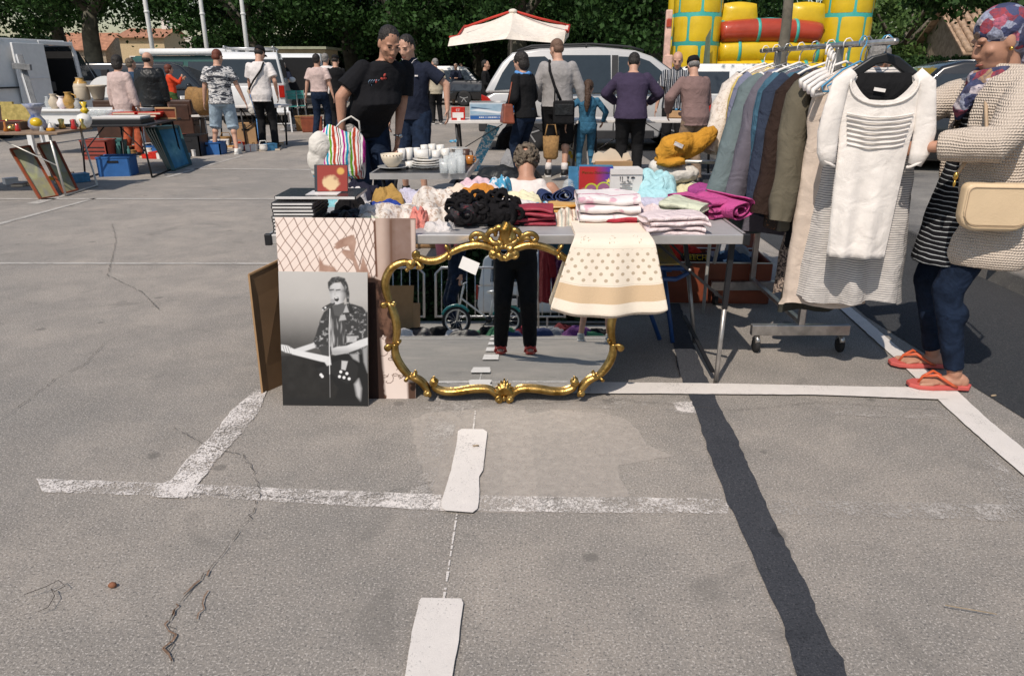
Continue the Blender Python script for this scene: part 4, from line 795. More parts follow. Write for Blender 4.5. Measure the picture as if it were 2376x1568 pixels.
tt = J3['tp']; mb = MB(); mb.tube([tt(.10, -.09, 1.44), tt(.06, -.155, 1.32), tt(-.08, -.155, 1.15), tt(-.19, -.08, 1.0)], .016, 6); mb.build('cross_strap', 'black_cloth', tm)
mb = MB(); mb.cap(J3['hips'][0]+V(-.115, -.02, .02), J3['kn'][0]+V(-.085, -.01, .03), .008, .008, 6); mb.cap(J3['kn'][0]+V(-.085, -.01, .0), J3['ank'][0]+V(-.062, -.02, 0), .008, .008, 6); mb.build('side_stripe', 'blue_scarf', tm)
w = J3['wr'][0]; t = thing('plastic_bag', 'small white plastic bag held by the man in the white T-shirt', 'bag', (0, 0, 0)); wp = Matrix.Translation(tm.location) @ Matrix.Rotation(tm.rotation_euler[2], 4, 'Z') @ w; t.location = wp-V(0, 0, .1); mb = MB(); mb.ell((0, 0, -.12), (.09, .06, .11)); mb.cap((0, 0, -.02), (0, 0, .06), .04, .015); meld(mb, 'bag_body', 'bag_white', t, .012, 3, .02, .05)
person('man in a pinkish shirt and dark jeans walking away at middle left', at(748, 300, 16.5), face(.1, 1), 1.72, 1.02, .012, 'skin', 'pink_shirt', 'short', 'denim_dark', 'long', hair='short', hm='hair_dark', hands=[(-.30, .0, .85), (.30, .0, .85)], hem=.95, loose=.02, feet=[(-.13, -.1, 0), (.12, .08, 0)])
person('man in a plain white shirt walking ahead of the pinkish shirt man', at(768, 300, 18.2), face(.1, 1), 1.76, 1.0, .013, shirt='white_cloth', bottom='black_cloth', hair='short', hm='hair_grey', loose=.02)
person('man in a black shirt and dark cap behind the striped carrier bag', at(789, 300, 17.6), face(-.5, 1), 1.72, .98, .013, shirt='black_cloth', bottom='black_cloth', hair='cap', hm='hair_dark', look=(.3, .6))
person('bearded man in a beige shirt standing beyond the black T-shirt man', at(1015, 300, 20.6), face(-.25, .8), 1.68, 1.0, .013, 'skin', 'beige_shirt', 'short', 'black_cloth', 'long', 'shoe_black', hair='short', hm='hair_grey', look=(.1, -.5), hem=.80, loose=.03)
person('person in black half hidden behind the beige shirt man', at(997, 300, 21.6), face(.3, 1), 1.62, .95, .014, shirt='black_cloth', sleeve='long', bottom='black_cloth')
person('white haired man in a dark jacket standing by the far white hatchback', at(1061, 300, 31), face(-.3, -1), 1.62, 1.0, .016, 'skin_pale', 'navy', 'long', 'khaki', 'long', 'shoe_black', hair='short', hm='hair_grey', hands=[(-.15, .25, 1.05), (.15, .25, 1.05)])
person('dark haired woman in black beside the white haired man by the hatchback', at(1073, 300, 31.6), face(.1, -1), 1.62, .85, .016, shirt='black_cloth', sleeve='long', bottom='denim', hair='bob', hm='hair_brown', fem=True)
person('man in black smoking at the rear of the silver minivan', at(1128, 300, 19.5), face(1, -.1), 1.63, .95, .013, shirt='black_cloth', sleeve='long', bottom='black_cloth', hair='short', hands=[(-.1, .3, 1.0), (.1, .22, .98)])
ws, J4 = person('dark haired woman in a dark cardigan and light blue scarf at the long table', at(1220, 300, 10.0), face(-.75, .6), 1.63, 1.0, .0095, 'skin', 'black_cloth', 'long', 'denim_dark', 'long', hair='bob', hm='hair_dark', fem=True, look=(.25, 0), hands=[(-.2, .18, .90), (.16, .22, .90)], lean=.05, loose=.02, hem=.86)
t4 = J4['tp']; mb = MB(); mb.tube([t4(-.085, -.05, 1.43), t4(-.06, .07, 1.46), t4(.0, .115, 1.40), t4(.075, .05, 1.47), t4(.08, -.06, 1.44), t4(0, -.10, 1.45)], .026, 8, closed=True); mb.tube([t4(-.02, .12, 1.38), t4(-.05, .16, 1.2), t4(-.05, .17, 1.0), t4(-.055, .165, .92)], [.03, .035, .035, .03], 8); meld(mb, 'scarf', 'blue_scarf', ws, .009, 2, .015, .03)
gm_, J5 = person('shaven headed man in a grey jumper and black shorts with a shoulder bag strap', at(1292, 300, 10.3), face(.22, 1), 1.80, 1.12, .0095, 'skin', 'grey_knit', 'long', 'black_cloth', 'shorts', 'shoe_black', hair='shaved', hm='hair_shaved', look=(.28, -.75), hands=[(-.24, .15, 1.0), (.37, .08, .88)], loose=.022, hem=.90, sock='white_cloth', poles=[(-.5, -1, -.3), (1, -.4, -.1)])
t5 = J5['tp']; mb = MB(); mb.tube([t5(-.10, -.06, 1.46), t5(-.08, -.16, 1.34), t5(-.01, -.175, 1.15), t5(.07, -.165, .98)], .018, 6, flat=(0, 1, 0)); mb.build('bag_strap', 'black_cloth', gm_)
t = thing('shoulder_bag', 'black shoulder bag hanging at the back of the grey jumper man', 'bag', (0, 0, 0)); t.location = Matrix.Translation(gm_.location) @ Matrix.Rotation(gm_.rotation_euler[2], 4, 'Z') @ V(.12, -.21, .86); mb = MB(); mb.box((0, 0, 0), (.28, .10, .30)); mb.build('bag_body', 'black_cloth', t, bevel=.03, seg=3); mb = MB(); mb.box((0, -.055, .04), (.24, .012, .14)); mb.build('flap', 'leather_black', t, bevel=.01); mb = MB(); mb.bar((-.12, 0, .14), (-.12, .02, .3), .01); mb.build('strap_end', 'black_cloth', t)
gl, J6 = person('girl in a denim jacket and blue jeans with a long brown ponytail', at(1362, 300, 10.3), face(-.1, 1), 1.27, 1.0, .0095, 'skin', 'denim_teal', 'long', 'denim_teal', 'slim', 'shoe_red', 'sole_white', hair='long', hm='hair_brown', fem=True, hands=[(-.30, -.06, .70), (.24, .12, .72)], look=(.15, .3), hem=.93, poles=[(-.8, -.2, -.6), (.8, -1, 0)], feet=[(-.10, -.02, 0), (.10, .04, 0)])
person('person in a dark purple jumper and black trousers bending over the long table', at(1462, 300, 9.9), face(.18, 1), 1.66, 1.14, .0095, 'skin', 'purple_knit', 'long', 'black_cloth', 'long', 'shoe_black', hair='short', hm='hair_dark', lean=.14, look=(.55, 0), hands=[(-.22, .34, .98), (.22, .34, .98)], poles=[(-1, -.6, -.2), (1, -.6, -.2)], loose=.025, hem=.84)
person('balding stallholder in a striped short sleeved shirt looking down', at(1560, 300, 12.0), face(-.15, -1), 1.70, 1.02, .010, 'skin', 'striped_shirt', 'short', 'black_cloth', 'long', hair='bald', hm='hair_dark', lean=.12, look=(.42, .1), hands=[(-.25, .2, .82), (.28, .12, .80)], collar=True, loose=.02)
person('elderly man in a mauve brown jacket and dark cap at the long table', at(1612, 300, 9.6), face(-.3, 1), 1.60, 1.04, .0095, 'skin', 'mauve_jacket', 'long', 'khaki', 'long', 'shoe_black', hair='cap', hm='hair_grey', lean=.12, look=(.4, .2), hands=[(-.26, .24, .88), (.05, .26, .9)], poles=[(-1, -.6, -.2), (1, -.7, -.2)], loose=.035, hem=.80)
person('person with curly grey brown hair and a white tank top crouching behind the main table', at(1216, 420, 4.95), face(.1, 1), 1.68, 1.08, .0085, 'skin_tan', 'white_tank', 'none', 'denim', 'long', 'shoe_black', hair='curly', hm='hair_mixed', lean=.20, look=(.75, -.1), hipz=.22, feet=[(-.2, .28, 0), (.2, .3, 0)], hands=[(-.42, .26, .22), (.38, .36, .28)], kpole=(0, .6, 1), fem=False)
# --- left stalls
person('person in a pale pink shirt and rust coloured trousers behind the black table', at(297, 300, 12.8), face(.3, 1), 1.63, 1.0, .012, 'skin', 'pink_shirt', 'long', 'rust', 'long', 'shoe_black', hair='bob', hm='hair_dark', look=(.2, -.4), hem=.72, loose=.03)
person('bald man in a black leather jacket seen from behind at the left stalls', at(366, 300, 13.6), face(.05, 1), 1.70, 1.2, .012, 'skin', 'leather_black', 'long', 'black_cloth', 'long', hair='bald', hm='hair_dark', look=(.15, .3), hem=.80, loose=.04)
person('person in a blue denim shirt half hidden behind the leather jacket man', at(328, 300, 15.2), face(.5, 1), 1.62, .95, .013, shirt='denim', sleeve='long', bottom='navy', hair='short', hm='hair_mixed')
person('red haired woman in an orange red top and green trousers at the far left stalls', at(412, 300, 19.5), face(.8, .5), 1.52, .95, .013, 'skin', 'orange_red', 'long', 'green_cloth', 'long', hair='bob', hm='hair_red', fem=True, hem=.75, hands=[(-.1, .3, 1.15), (.12, .25, 1.2)])
person('man in dark clothes sitting in the open back of the far white van', at(672, 300, 24.4), face(0, -1), 1.6, 1.0, .016, shirt='navy', sleeve='short', bottom='black_cloth', hair='short', hm='hair_grey', hands=[(-.15, .3, 1.0), (.15, .3, 1.0)])
person('grey haired man whose head shows behind the hanger rail', at(2008, 300, 5.6), face(.9, .3), 1.60, 1.0, .0095, 'skin_tan', 'navy', 'long', 'denim', 'long', hair='shaved', hm='hair_grey', look=(.2, -.2))
# --- behind the camera, seen in the mirror
person('photographer in black cropped trousers and red sandals reflected in the gilt mirror', (.03, -.17, 0), 0, 1.60, 1.12, .0095, 'skin', 'black_cloth', 'long', 'black_cloth', 'long', None, hair='bob', hm='hair_dark', hands=[(-.20, .02, 1.22), (.20, .02, 1.22)], poles=[(-1, -.5, -.8), (1, -.5, -.8)], look=(.1, 0), feet=[(-.13, 0, 0), (.13, .0, 0)], fem=True, loose=.015, hem=.86)
person('person with bare legs and grey canvas shoes reflected below the hanging bath mat', (.95, -2.2, 0), face(.3, -1), 1.66, .95, .011, 'skin', 'navy', 'long', 'black_cloth', 'skirt', 'shoe_grey', hair='long', hm='hair_brown', fem=True, hem=.8, feet=[(-.17, 0, 0), (.17, .06, 0)])
person('person in dark denim standing behind the reflected child\'s bicycle', (-.85, -5.2, 0), face(-.9, .4), 1.75, 1.05, .013, 'skin', 'denim_dark', 'long', 'denim_dark', 'long', hair='short')
# red sandals of the photographer
for q in (-1, 1):
    t = thing('sandal', 'red leather sandal on the photographer\'s %s foot, reflected in the mirror' % ('left' if q < 0 else 'right'), 'sandal', (.03+q*.13, -.17, 0), 0); mb = MB()
    mb.prism([(-.036, -.08, .008), (.036, -.08, .008), (.045, .08, .008), (.02, .17, .008), (-.03, .165, .008), (-.045, .08, .008)], (0, 0, .018)); mb.build('sole', 'shoe_red', t)
    for y, z, w in ((.09, .065, .050), (.04, .085, .046), (-.01, .12, .042)): mb = MB(); mb.tube([(-w, y, .02), (-w*.85, y, z*.75), (0, y, z), (w*.85, y, z*.75), (w, y, .02)], .011, 6, flat=(0, 1, 0)); mb.build('strap', 'shoe_red', t)
# ================================================================ WOMAN WITH THE HEADSCARF
def knitmat(name, col, sc):
    m, nt, N, L, b = nodemat(name); co_ = objco(nt); X = sepxyz(nt, co_)
    ang = maths(nt, 'ADD', maths(nt, 'MULTIPLY', X[0], .7), X[1]); z = maths(nt, 'ADD', X[2], maths(nt, 'MULTIPLY', noi(nt, co_, 5, 2), .03))
    row = maths(nt, 'SINE', maths(nt, 'MULTIPLY', z, sc)); st = maths(nt, 'SINE', maths(nt, 'ADD', maths(nt, 'MULTIPLY', ang, sc*.95), maths(nt, 'MULTIPLY', maths(nt, 'SINE', maths(nt, 'MULTIPLY', z, sc*.5)), 1.5)))
    h = maths(nt, 'ADD', maths(nt, 'MULTIPLY', row, .6), maths(nt, 'MULTIPLY', st, .5)); h = maths(nt, 'ADD', h, maths(nt, 'MULTIPLY', noi(nt, co_, 140, 2), .7))
    L.new(mix(nt, ramp(nt, h, [(0., 0.), (.75, 1.)]), tuple(q*.78 for q in col), col), b.inputs['Base Color']); b.inputs['Roughness'].default_value = .95; b.inputs['Specular IOR Level'].default_value = .1
    pv = addbump(nt, b, noi(nt, co_, 9, 3), .6, .03); addbump(nt, b, h, .6, .007, pv); MATS[name] = m
knitmat('cardigan_knit', (.64, .545, .455), 560)
def floral(name):
    m, nt, N, L, b = nodemat(name); co_ = objco(nt); v = N.new('ShaderNodeTexVoronoi'); v.inputs['Scale'].default_value = 26
    d = N.new('ShaderNodeVectorMath'); d.operation = 'ADD'; L.new(co_, d.inputs[0]); nn = N.new('ShaderNodeTexNoise'); nn.inputs['Scale'].default_value = 18; L.new(co_, nn.inputs['Vector'])
    s_ = N.new('ShaderNodeVectorMath'); s_.operation = 'SCALE'; s_.inputs[3].default_value = .05; L.new(nn.outputs['Color'], s_.inputs[0]); L.new(s_.outputs[0], d.inputs[1]); L.new(d.outputs[0], v.inputs['Vector'])
    c = ramp(nt, sepxyz(nt, v.outputs['Color'])[0], [(0, (.03, .04, .10)), (.2, (.30, .32, .42)), (.36, (.28, .035, .05)), (.5, (.05, .06, .14)), (.62, (.35, .22, .12)), (.72, (.5, .44, .46)), (.84, (.42, .10, .15)), (.93, (.04, .04, .08))], 'CONSTANT')
    c = mix(nt, ramp(nt, noi(nt, co_, 60, 3, .7), [(.45, 0.), (.62, .6)]), c, (.05, .05, .10))
    L.new(c, b.inputs['Base Color']); b.inputs['Roughness'].default_value = .8; pv = addbump(nt, b, noi(nt, co_, 22, 3), .7, .03); MATS[name] = m
floral('scarf_floral')
wx = G(2165, 880)
wo, JW = person('woman in a floral headscarf and cream knitted cardigan holding the white top', (2.095, 3.25, 0), face(-1, .12), 1.67, 1.1, .0068, 'skin_tan', 'tunic_stripe', 'short', 'denim_dark', 'slim', None, hair='none', fem=True, lean=.035, look=(.40, .0), belly=.035, hem=.80, feet=[(-.12, .04, 0), (.15, .03, 0)], hands=[(-.20, .36, 1.10), (.12, .52, 1.14)], poles=[(-.9, -.6, -.5), (.6, -.6, -.9)], loose=-.01)
tw = JW['tp']; s_ = JW['s']; hp = JW['hp']
# striped tunic falls wider in front under the cardigan
mb = MB(); mb.loft([(V(0, .11, .58), .15, .16), (V(0, .09, .80), .15, .15), (V(0, .05, 1.0), .15, .145), (V(0, .03, 1.2), .14, .12)], 24, fold=.05, fk=5); meld(mb, 'tunic', 'tunic_stripe', wo, .010, 4, .02, .06)
# cardigan: open front shell (arc of the body left open at the front) and sleeves
mb = MB(); prof = [(.60, .235, .20, .0), (.64, .25, .215, -.0), (.70, .24, .21, -.0), (.80, .222, .185, 0.), (.95, .222, .185, .01), (1.08, .215, .18, .015), (1.2, .205, .168, .012), (1.3, .205, .155, .005), (1.36, .195, .135, 0), (1.395, .15, .105, -.005), (1.42, .085, .075, -.01)]
def shell(u, v, off):
    k = v*(len(prof)-1); i = min(int(k), len(prof)-2); f = k-i; a, b_ = prof[i], prof[i+1]; q = [a[j]+(b_[j]-a[j])*f for j in range(4)]
    op = .36+.16*(1-v)**1.5 if q[0] > .5 else .7; an = math.pi/2+op+(2*math.pi-2*op)*u
    rp = 1+.035*math.sin(an*6+v*3)*(1-v)+.01*math.sin(an*11+9*v)
    le = max(0, (q[0]/s_-.93)/.5)*.035
    return V((q[1]*rp-off)*math.cos(an), (q[2]*rp-off)*math.sin(an)+le+q[3], q[0])
def rim(m, fn, nu, nv):
    o0, o1 = lambda u, v: fn(u, v, 0), lambda u, v: fn(u, v, .020)
    m.grid(o0, nu, nv); m.grid(lambda u, v: o1(1-u, v), nu, nv)
    m.grid(lambda u, v: fn(0, 1-u, .020*v), nv, 1); m.grid(lambda u, v: fn(1, u, .020*v), nv, 1); m.grid(lambda u, v: fn(u, 0, .020*v), nu, 1); m.grid(lambda u, v: fn(1-u, 1, .020*v), nu, 1)
rim(mb, shell, 70, 44)
for i in (0, 1):
    a, e, w = JW['sh'][i], JW['el'][i], JW['wr'][i]; mb.ell(a-V(0, 0, .02), .072); mb.tube([a-V(0, 0, .02), a.lerp(e, .5), e.lerp(a, .12), e+(w-e).normalized()*.02+(e-a).normalized()*.012, e.lerp(w, .4), e.lerp(w, .82), e.lerp(w, .9)], [.072, .072, .070, .072, .070, .062, .052], 18)
cg = mb.build('cardigan', 'cardigan_knit', wo); r_ = cg.modifiers.new('skin', 'REMESH'); r_.mode = 'VOXEL'; r_.voxel_size = .0075; r_.use_smooth_shade = True; q_ = cg.modifiers.new('soft', 'SMOOTH'); q_.iterations = 3; md = cg.modifiers.new('w', 'DISPLACE'); tx = bpy.data.textures.new('cardfold', 'CLOUDS'); tx.noise_scale = .11; md.texture = tx; md.strength = .012; md.mid_level = .5
# scarf on head and round the neck
mb = MB()
def he(c, r, n=16, k=12): mb.ell(hp(*c), tuple(q*s_ for q in r), JW['Rh'], n, k)
he((0, -.018, .050), (.088, .106, .092), 22, 16); he((0, -.055, .0), (.080, .068, .085)); he((0, -.105, -.03), (.045, .045, .05)); mb.tube([hp(0, -.11, -.04), hp(.0, -.10, -.12), hp(.02, -.07, -.20)], [.045, .05, .04], 10)
hs_ = meld(mb, 'headscarf', 'scarf_floral', wo, .007, 3, .012, .035)
mb = MB(); n0 = tw(0, .01, 1.43)
mb.tube([n0+V(-.10, -.04, .01), n0+V(-.085, .06, .015), n0+V(0, .115, -.005), n0+V(.085, .06, .015), n0+V(.10, -.04, .01), n0+V(0, -.10, .025)], .034, 10, closed=True)
mb.tube([n0+V(-.08, .05, .02), n0+V(-.05, .13, -.05), n0+V(-.02, .155, -.12), n0+V(0, .15, -.17)], [.035, .042, .035, .012], 10); mb.tube([n0+V(.08, -.02, .05), n0+V(.04, .10, -.02), n0+V(-.03, .13, -.07)], [.03, .034, .02], 10)
meld(mb, 'neck_scarf', 'scarf_floral', wo, .007, 2, .018, .03)
mdef('gold', (.62, .40, .10), .28, 1.0, var=.25, vs=30); mb = MB(); mb.ell(hp(-.076, -.005, -.035), .008); mb.build('earring', 'gold', wo)
mb = MB(); mb.ell(hp(-.028, .088, .014), (.012, .010, .0045), n=8, k=5); mb.build('eyelid', 'skin_tan', wo)
# sandals
mdef('flipflop', (.52, .10, .085), .6, var=.1); mdef('flip_strap', (.55, .10, .035), .45)
for i, nm in ((0, 'nearer to the camera'), (1, 'farther back on the painted line')):
    a = JW['ank'][i]; t = thing('flip_flop', 'coral red flip flop on the foot %s' % nm, 'flip flop', (0, 0, 0)); M_ = Matrix.Translation(wo.location) @ Matrix.Rotation(wo.rotation_euler[2], 4, 'Z')
    t.location = M_ @ V(a.x, a.y, .011); t.rotation_euler[2] = wo.rotation_euler[2]
    mb = MB(); pl = [(-.036, -.06), (0, -.085), (.036, -.06), (.036, 0), (.05, .10), (.045, .16), (.02, .195), (-.02, .195), (-.046, .16), (-.05, .10), (-.036, 0)]; mb.prism([(x*1.05, y, 0) for x, y in pl], (0, 0, .020)); mb.build('sole', 'flipflop', t, bevel=.004)
    for q in (-1, 1): mb = MB(); mb.tube([(0, .150, .018), (0, .135, .050), (q*.025, .085, .068), (q*.046, .02, .03), (q*.042, -.005, .018)], [.005, .006, .0075, .0065, .005], 6); mb.build('strap', 'flip_strap', t)
for i in (0, 1):
    a = JW['ank'][i]; mb = MB()
    mb.cap(a+V(0, -.03, -.03), a+V(0, .08, -.045), .030, .024); mb.ell(a+V(0, .095, -.043), (.040, .045, .016)); mb.ell(a+V(0, -.04, -.04), (.030, .030, .032))
    for k in range(5): x = (k-2)*.017*(-1 if i else 1); r_ = .013 if k == 0 else .009; mb.cap(a+V(x, .105, -.045), a+V(x*1.08, .150-.006*k, -.050), r_, r_*.9, 7)
    meld(mb, 'foot', 'skin_tan', wo, .006, 2)

# shoulder bag
mdef('bag_cream', (.66, .50, .32), .5, bump=.25, bs=160, var=.05); mdef('strap_tan', (.40, .29, .19), .5)
t = thing('handbag', 'cream leather crossbody handbag at the woman\'s hip', 'handbag', (0, 0, 0)); t.location = Matrix.Translation(wo.location) @ Matrix.Rotation(wo.rotation_euler[2], 4, 'Z') @ V(-.25, .11, .875); t.rotation_euler[2] = wo.rotation_euler[2]+R(90)
def rr(w, h, r, k=5):
    o = []
    for cx, cz, a0 in ((w/2-r, -h/2+r, -90), (w/2-r, h/2-r*.4, 0), (-w/2+r, h/2-r*.4, 90), (-w/2+r, -h/2+r, 180)):
        q = r if cz < 0 else r*.4
        o += [(cx+(r-q if cx > 0 else q-r)+q*math.cos(R(a0+90*i/k)), cz+q*math.sin(R(a0+90*i/k))) for i in range(k+1)]
    return o
mb = MB(); mb.prism([(x, 0, z) for x, z in rr(.265, .19, .065)], (0, .065, 0)); mb.build('bag_body', 'bag_cream', t, bevel=.014, seg=3, smooth=True)
mb = MB(); mb.prism([(x, .062, z+.008) for x, z in rr(.258, .158, .055)], (0, .010, 0)); mb.build('flap', 'bag_cream', t, bevel=.004)
mb = MB(); mb.tube([(x*.985, .074, z*.985+.004) for x, z in rr(.252, .158, .055)], .0018, 5, closed=True); mb.build('piping', 'strap_tan', t)
M2 = (Matrix.Translation(t.location) @ Matrix.Rotation(t.rotation_euler[2], 4, 'Z')).inverted() @ Matrix.Translation(wo.location) @ Matrix.Rotation(wo.rotation_euler[2], 4, 'Z')
sp_ = [M2 @ V(-.245, .27, .98), M2 @ V(-.24, .22, 1.08), M2 @ V(-.20, .165, 1.18), M2 @ V(-.10, .15, 1.30), M2 @ V(.02, .10, 1.40), M2 @ V(.12, .0, 1.42)]
mb = MB(); mb.tube(sp_, .0075, 6); mb.build('strap', 'strap_tan', t); mb = MB(); mb.tube([M2 @ V(-.25, .0, .98), M2 @ V(-.27, -.09, 1.07), M2 @ V(-.23, -.14, 1.17), M2 @ V(-.1, -.13, 1.3), M2 @ V(.08, -.08, 1.42)], .0075, 6); mb.build('strap', 'strap_tan', t)
for q in (M2 @ V(-.247, .265, .99), M2 @ V(-.235, .205, 1.12)): mb = MB(); mb.ell(q, (.010, .010, .018)); mb.ell(q+V(0, 0, -.03), (.006, .006, .014)); mb.build('buckle', 'gold', t)

# ================================================================ CLOTHES RAIL
mdef('chrome', (.48, .46, .44), .28, .85, var=.3, vs=14); mdef('wire', (.45, .45, .45), .35, .8); mdef('hanger_white', (.78, .74, .70), .4); mdef('hanger_black', (.012, .012, .013), .35, spec=.6); mdef('hanger_blue', (.08, .30, .50), .4)
BX, BZ, Y0, Y1 = 1.50, 1.50, 3.1, 4.75
t = thing('clothes_rail', 'chrome clothes rail on castors loaded with hangers and jackets', 'clothes rail', (BX, 3.9, 0)); ry = lambda y: y-3.9
mb = MB(); mb.bar((0, ry(Y0), BZ), (0, ry(Y1), BZ), .013, 10); mb.build('top_rail', 'chrome', t)
for y in (3.62, 4.45):
    mb = MB(); mb.beam((0, ry(y), .15), (0, ry(y), BZ-.01), .032, .032); mb.build('upright', 'chrome', t, bevel=.004); mb = MB(); mb.beam((-.255, ry(y), .125), (.255, ry(y), .125), .035, .058); mb.build('foot_bar', 'chrome', t, bevel=.004)
    for x in (-.22, .22):
        mb = MB(); mb.lathe([(.006, -.012), (.036, -.012), (.040, -.008), (.040, .008), (.036, .012), (.006, .012)], (x, ry(y), .042), 18, rot=Matrix.Rotation(R(90), 3, 'Y')); w = mb.build('castor', 'rubber', t); mb = MB(); mb.tube([(x, ry(y)-.03, .062), (x, ry(y), .090), (x, ry(y)+.03, .062)], .014, 7); mb.bar((x, ry(y), .08), (x, ry(y), .10), .008); mb.build('castor_fork', 'chrome', w)
mb = MB(); mb.beam((0, ry(3.62), .165), (0, ry(4.45), .165), .03, .022); mb.build('base_rail', 'chrome', t, bevel=.003)
def hanger(lb, y, m, rz=0, w=.21, tilt=0., z=None, thick=.006, group=None, x=BX, sh=.10):
    t = thing('clothes_hanger', lb, 'hanger', (x, y, BZ if z is None else z), rz, group)
    mb = MB(); mb.tube([(-.018, 0, -.012), (-.020, 0, .008), (-.010, 0, .024), (.006, 0, .028), (.020, 0, .016), (.020, 0, -.004), (.006, 0, -.022), (0, 0, -.04), (0, 0, -.075)], .0028 if thick < .009 else .0045, 6); mb.build('hook', m if thick < .009 else 'hanger_white', t)
    mb = MB(); mb.tube([(0, 0, -.07), (-w*.5, 0, -.07-sh*.35), (-w, .01, -.07-sh), (-w*.95, .01, -.07-sh-.02), (0, .0, -.07-sh-.015), (w*.95, -.01, -.07-sh-.02), (w, -.01, -.07-sh), (w*.5, 0, -.07-sh*.35)], thick, 6, closed=True); mb.build('arms', m, t); return t
def garment(name, lb, y, m, L=.7, sh=.20, sl=.55, rz=0., flare=.05, dz=0., thick=.05, fold=.10, fk=6, seed=0, cat='jacket', x=BX, wr=.025, slw=.055, slout=.09, group=None, fy=0., sly=-.04):
    rnd = random.Random(seed); slout += rnd.uniform(-.04, .07); sly -= rnd.uniform(0, .08); t = thing(name, lb, cat, (x+rnd.uniform(-.03, .02), y, BZ-.095+dz), rz+rnd.uniform(-.12, .12), group); n = 36; rings = []
    zz = [0, -.025, -.055, -.09, -.16, -.28, -.45, -.62, -.8, -1.0]; zz = [z for z in zz if z > -L+.05]+[-L]
    mb = MB(); vs = []; fs = []; ph = rnd.uniform(0, 6)
    for z in zz:
        f = min(1, -z/L); w = .055+(sh-.055)*min(1, (-z/.09))**.8 if z > -.09 else sh-.01+flare*f
        th = thick*(.45+.55*min(1, -z/.12)); 
        for j in range(n):
            a = 2*math.pi*j/n; fo = fold*f*(math.cos(fk*a+ph)+.5*math.cos((fk+3)*a+ph*2))
            vs.append(V(w*math.cos(a)*(1+fo*.25), (th*(1+fo*2.2))*math.sin(a)+fo*.05+fy*f, z+.012*math.sin(3*a+ph)*f))
    for i in range(len(zz)-1):
        for j in range(n): fs.append((i*n+j, (i+1)*n+j, (i+1)*n+(j+1) % n, i*n+(j+1) % n))
    fs.append(tuple(range(n))); mb.add(vs, fs)
    def dsp(o, s_=1):
        sub = o.modifiers.new('sub', 'SUBSURF'); sub.levels = 1; sub.render_levels = 1; d = o.modifiers.new('creases', 'DISPLACE'); tx = bpy.data.textures.get('garm') or bpy.data.textures.new('garm', 'CLOUDS'); tx.noise_scale = .07; tx.noise_depth = 2; d.texture = tx; d.strength = wr*1.5*s_; d.mid_level = .5; d.texture_coords = 'GLOBAL'
    o = mb.build('garment_body', m, t); dsp(o)
    if sl:
        for q in (-1, 1):
            mb = MB(); mb.tube([(q*(sh-.045), 0, -.055), (q*(sh+.012), 0, -.10), (q*(sh+slout*.35), sly*.3, -.08-sl*.35), (q*(sh+slout*.7), sly*.8, -.08-sl*.7), (q*(sh+slout), sly, -.08-sl)], [slw*.75, slw*1.05, slw*1.05, slw*.95, slw*.86], 14, cap=False); o = mb.build('sleeve', m, t); dsp(o)
    return t
cloth('g_cream', (.66, .58, .50), wr=.7, ws=16); cloth('g_yellow', (.58, .44, .14), wr=.7); cloth('g_bluegrey', (.17, .18, .25), wr=.8); cloth('g_white', (.64, .61, .58), wr=.6); cloth('g_sage', (.125, .16, .165), wr=.7, ws=9); cloth('g_mauve', (.125, .115, .14), wr=.7, ws=9)
cloth('g_denim', (.05, .115, .165), wr=.9, ws=12, var=.35); cloth('g_navy', (.03, .04, .065), wr=.8); cloth('g_brown', (.030, .018, .014), wr=.8); cloth('g_olive', (.12, .105, .075), wr=.6, ws=9); cloth('g_black', (.010, .010, .011), wr=.7); cloth('g_dark_olive', (.05, .05, .042), wr=.6)
cloth('g_offwhite', (.78, .73, .68), wr=.35, ws=10); cloth('g_coat', (.60, .50, .42), wr=.5, ws=8); stripemat('g_stripe', [(.62, .58, .54), (.17, .17, .18)], 2, .0105, [.68, .32], wob=.012)
def speck(name, a, b_, sc, th, rough=.6, metal=0):
    m, nt, N, L, b = nodemat(name); co_ = objco(nt); f = ramp(nt, noi(nt, co_, sc, 3, .8), [(th, 0.), (th+.04, 1.)]); L.new(mix(nt, f, a, b_), b.inputs['Base Color']); b.inputs['Roughness'].default_value = rough; addbump(nt, b, noi(nt, co_, 14, 3), .6, .03); MATS[name] = m
speck('g_sequin', (.035, .02, .015), (.38, .16, .06), 110, .60, .5); speck('g_leopard', (.42, .33, .27), (.03, .02, .02), 75, .48); speck('g_lace', (.62, .55, .48), (.45, .37, .3), 60, .55)
garment('blouse', 'cream ruffled blouse at the far end of the clothes rail', 4.66, 'g_cream', .78, .19, .42, .25, seed=1, cat='blouse', wr=.06)
garment('blouse', 'pale lace blouse second from the far end of the rail', 4.57, 'g_lace', .72, .19, .38, .22, seed=2, cat='blouse', wr=.05)
garment('cardigan', 'yellow cardigan hanging between cream and grey blue clothes', 4.46, 'g_yellow', .55, .19, .50, .20, seed=3, cat='cardigan')
garment('shirt', 'grey blue shirt with long sleeves hanging beside the yellow cardigan', 4.36, 'g_bluegrey', .80, .205, .60, .22, seed=4, cat='shirt')
garment('shirt', 'white shirt hanging between the grey blue shirt and the sage coat', 4.26, 'g_white', .70, .205, .58, .22, seed=5, cat='shirt')
garment('coat', 'long sage green grey trench coat, the widest garment on the rail', 4.12, 'g_sage', .86, .23, .62, .22, .07, seed=6, cat='coat', thick=.07, slw=.068, slout=.17)
garment('coat', 'mauve grey jacket with long sleeves in front of the sage coat', 3.99, 'g_mauve', .84, .215, .62, .2, .06, seed=7, cat='coat', thick=.06, slw=.062, slout=.14)
garment('denim_jacket', 'blue denim jacket hanging in the middle of the rail', 3.87, 'g_denim', .66, .215, .60, .18, .02, seed=8, thick=.055, slw=.06)
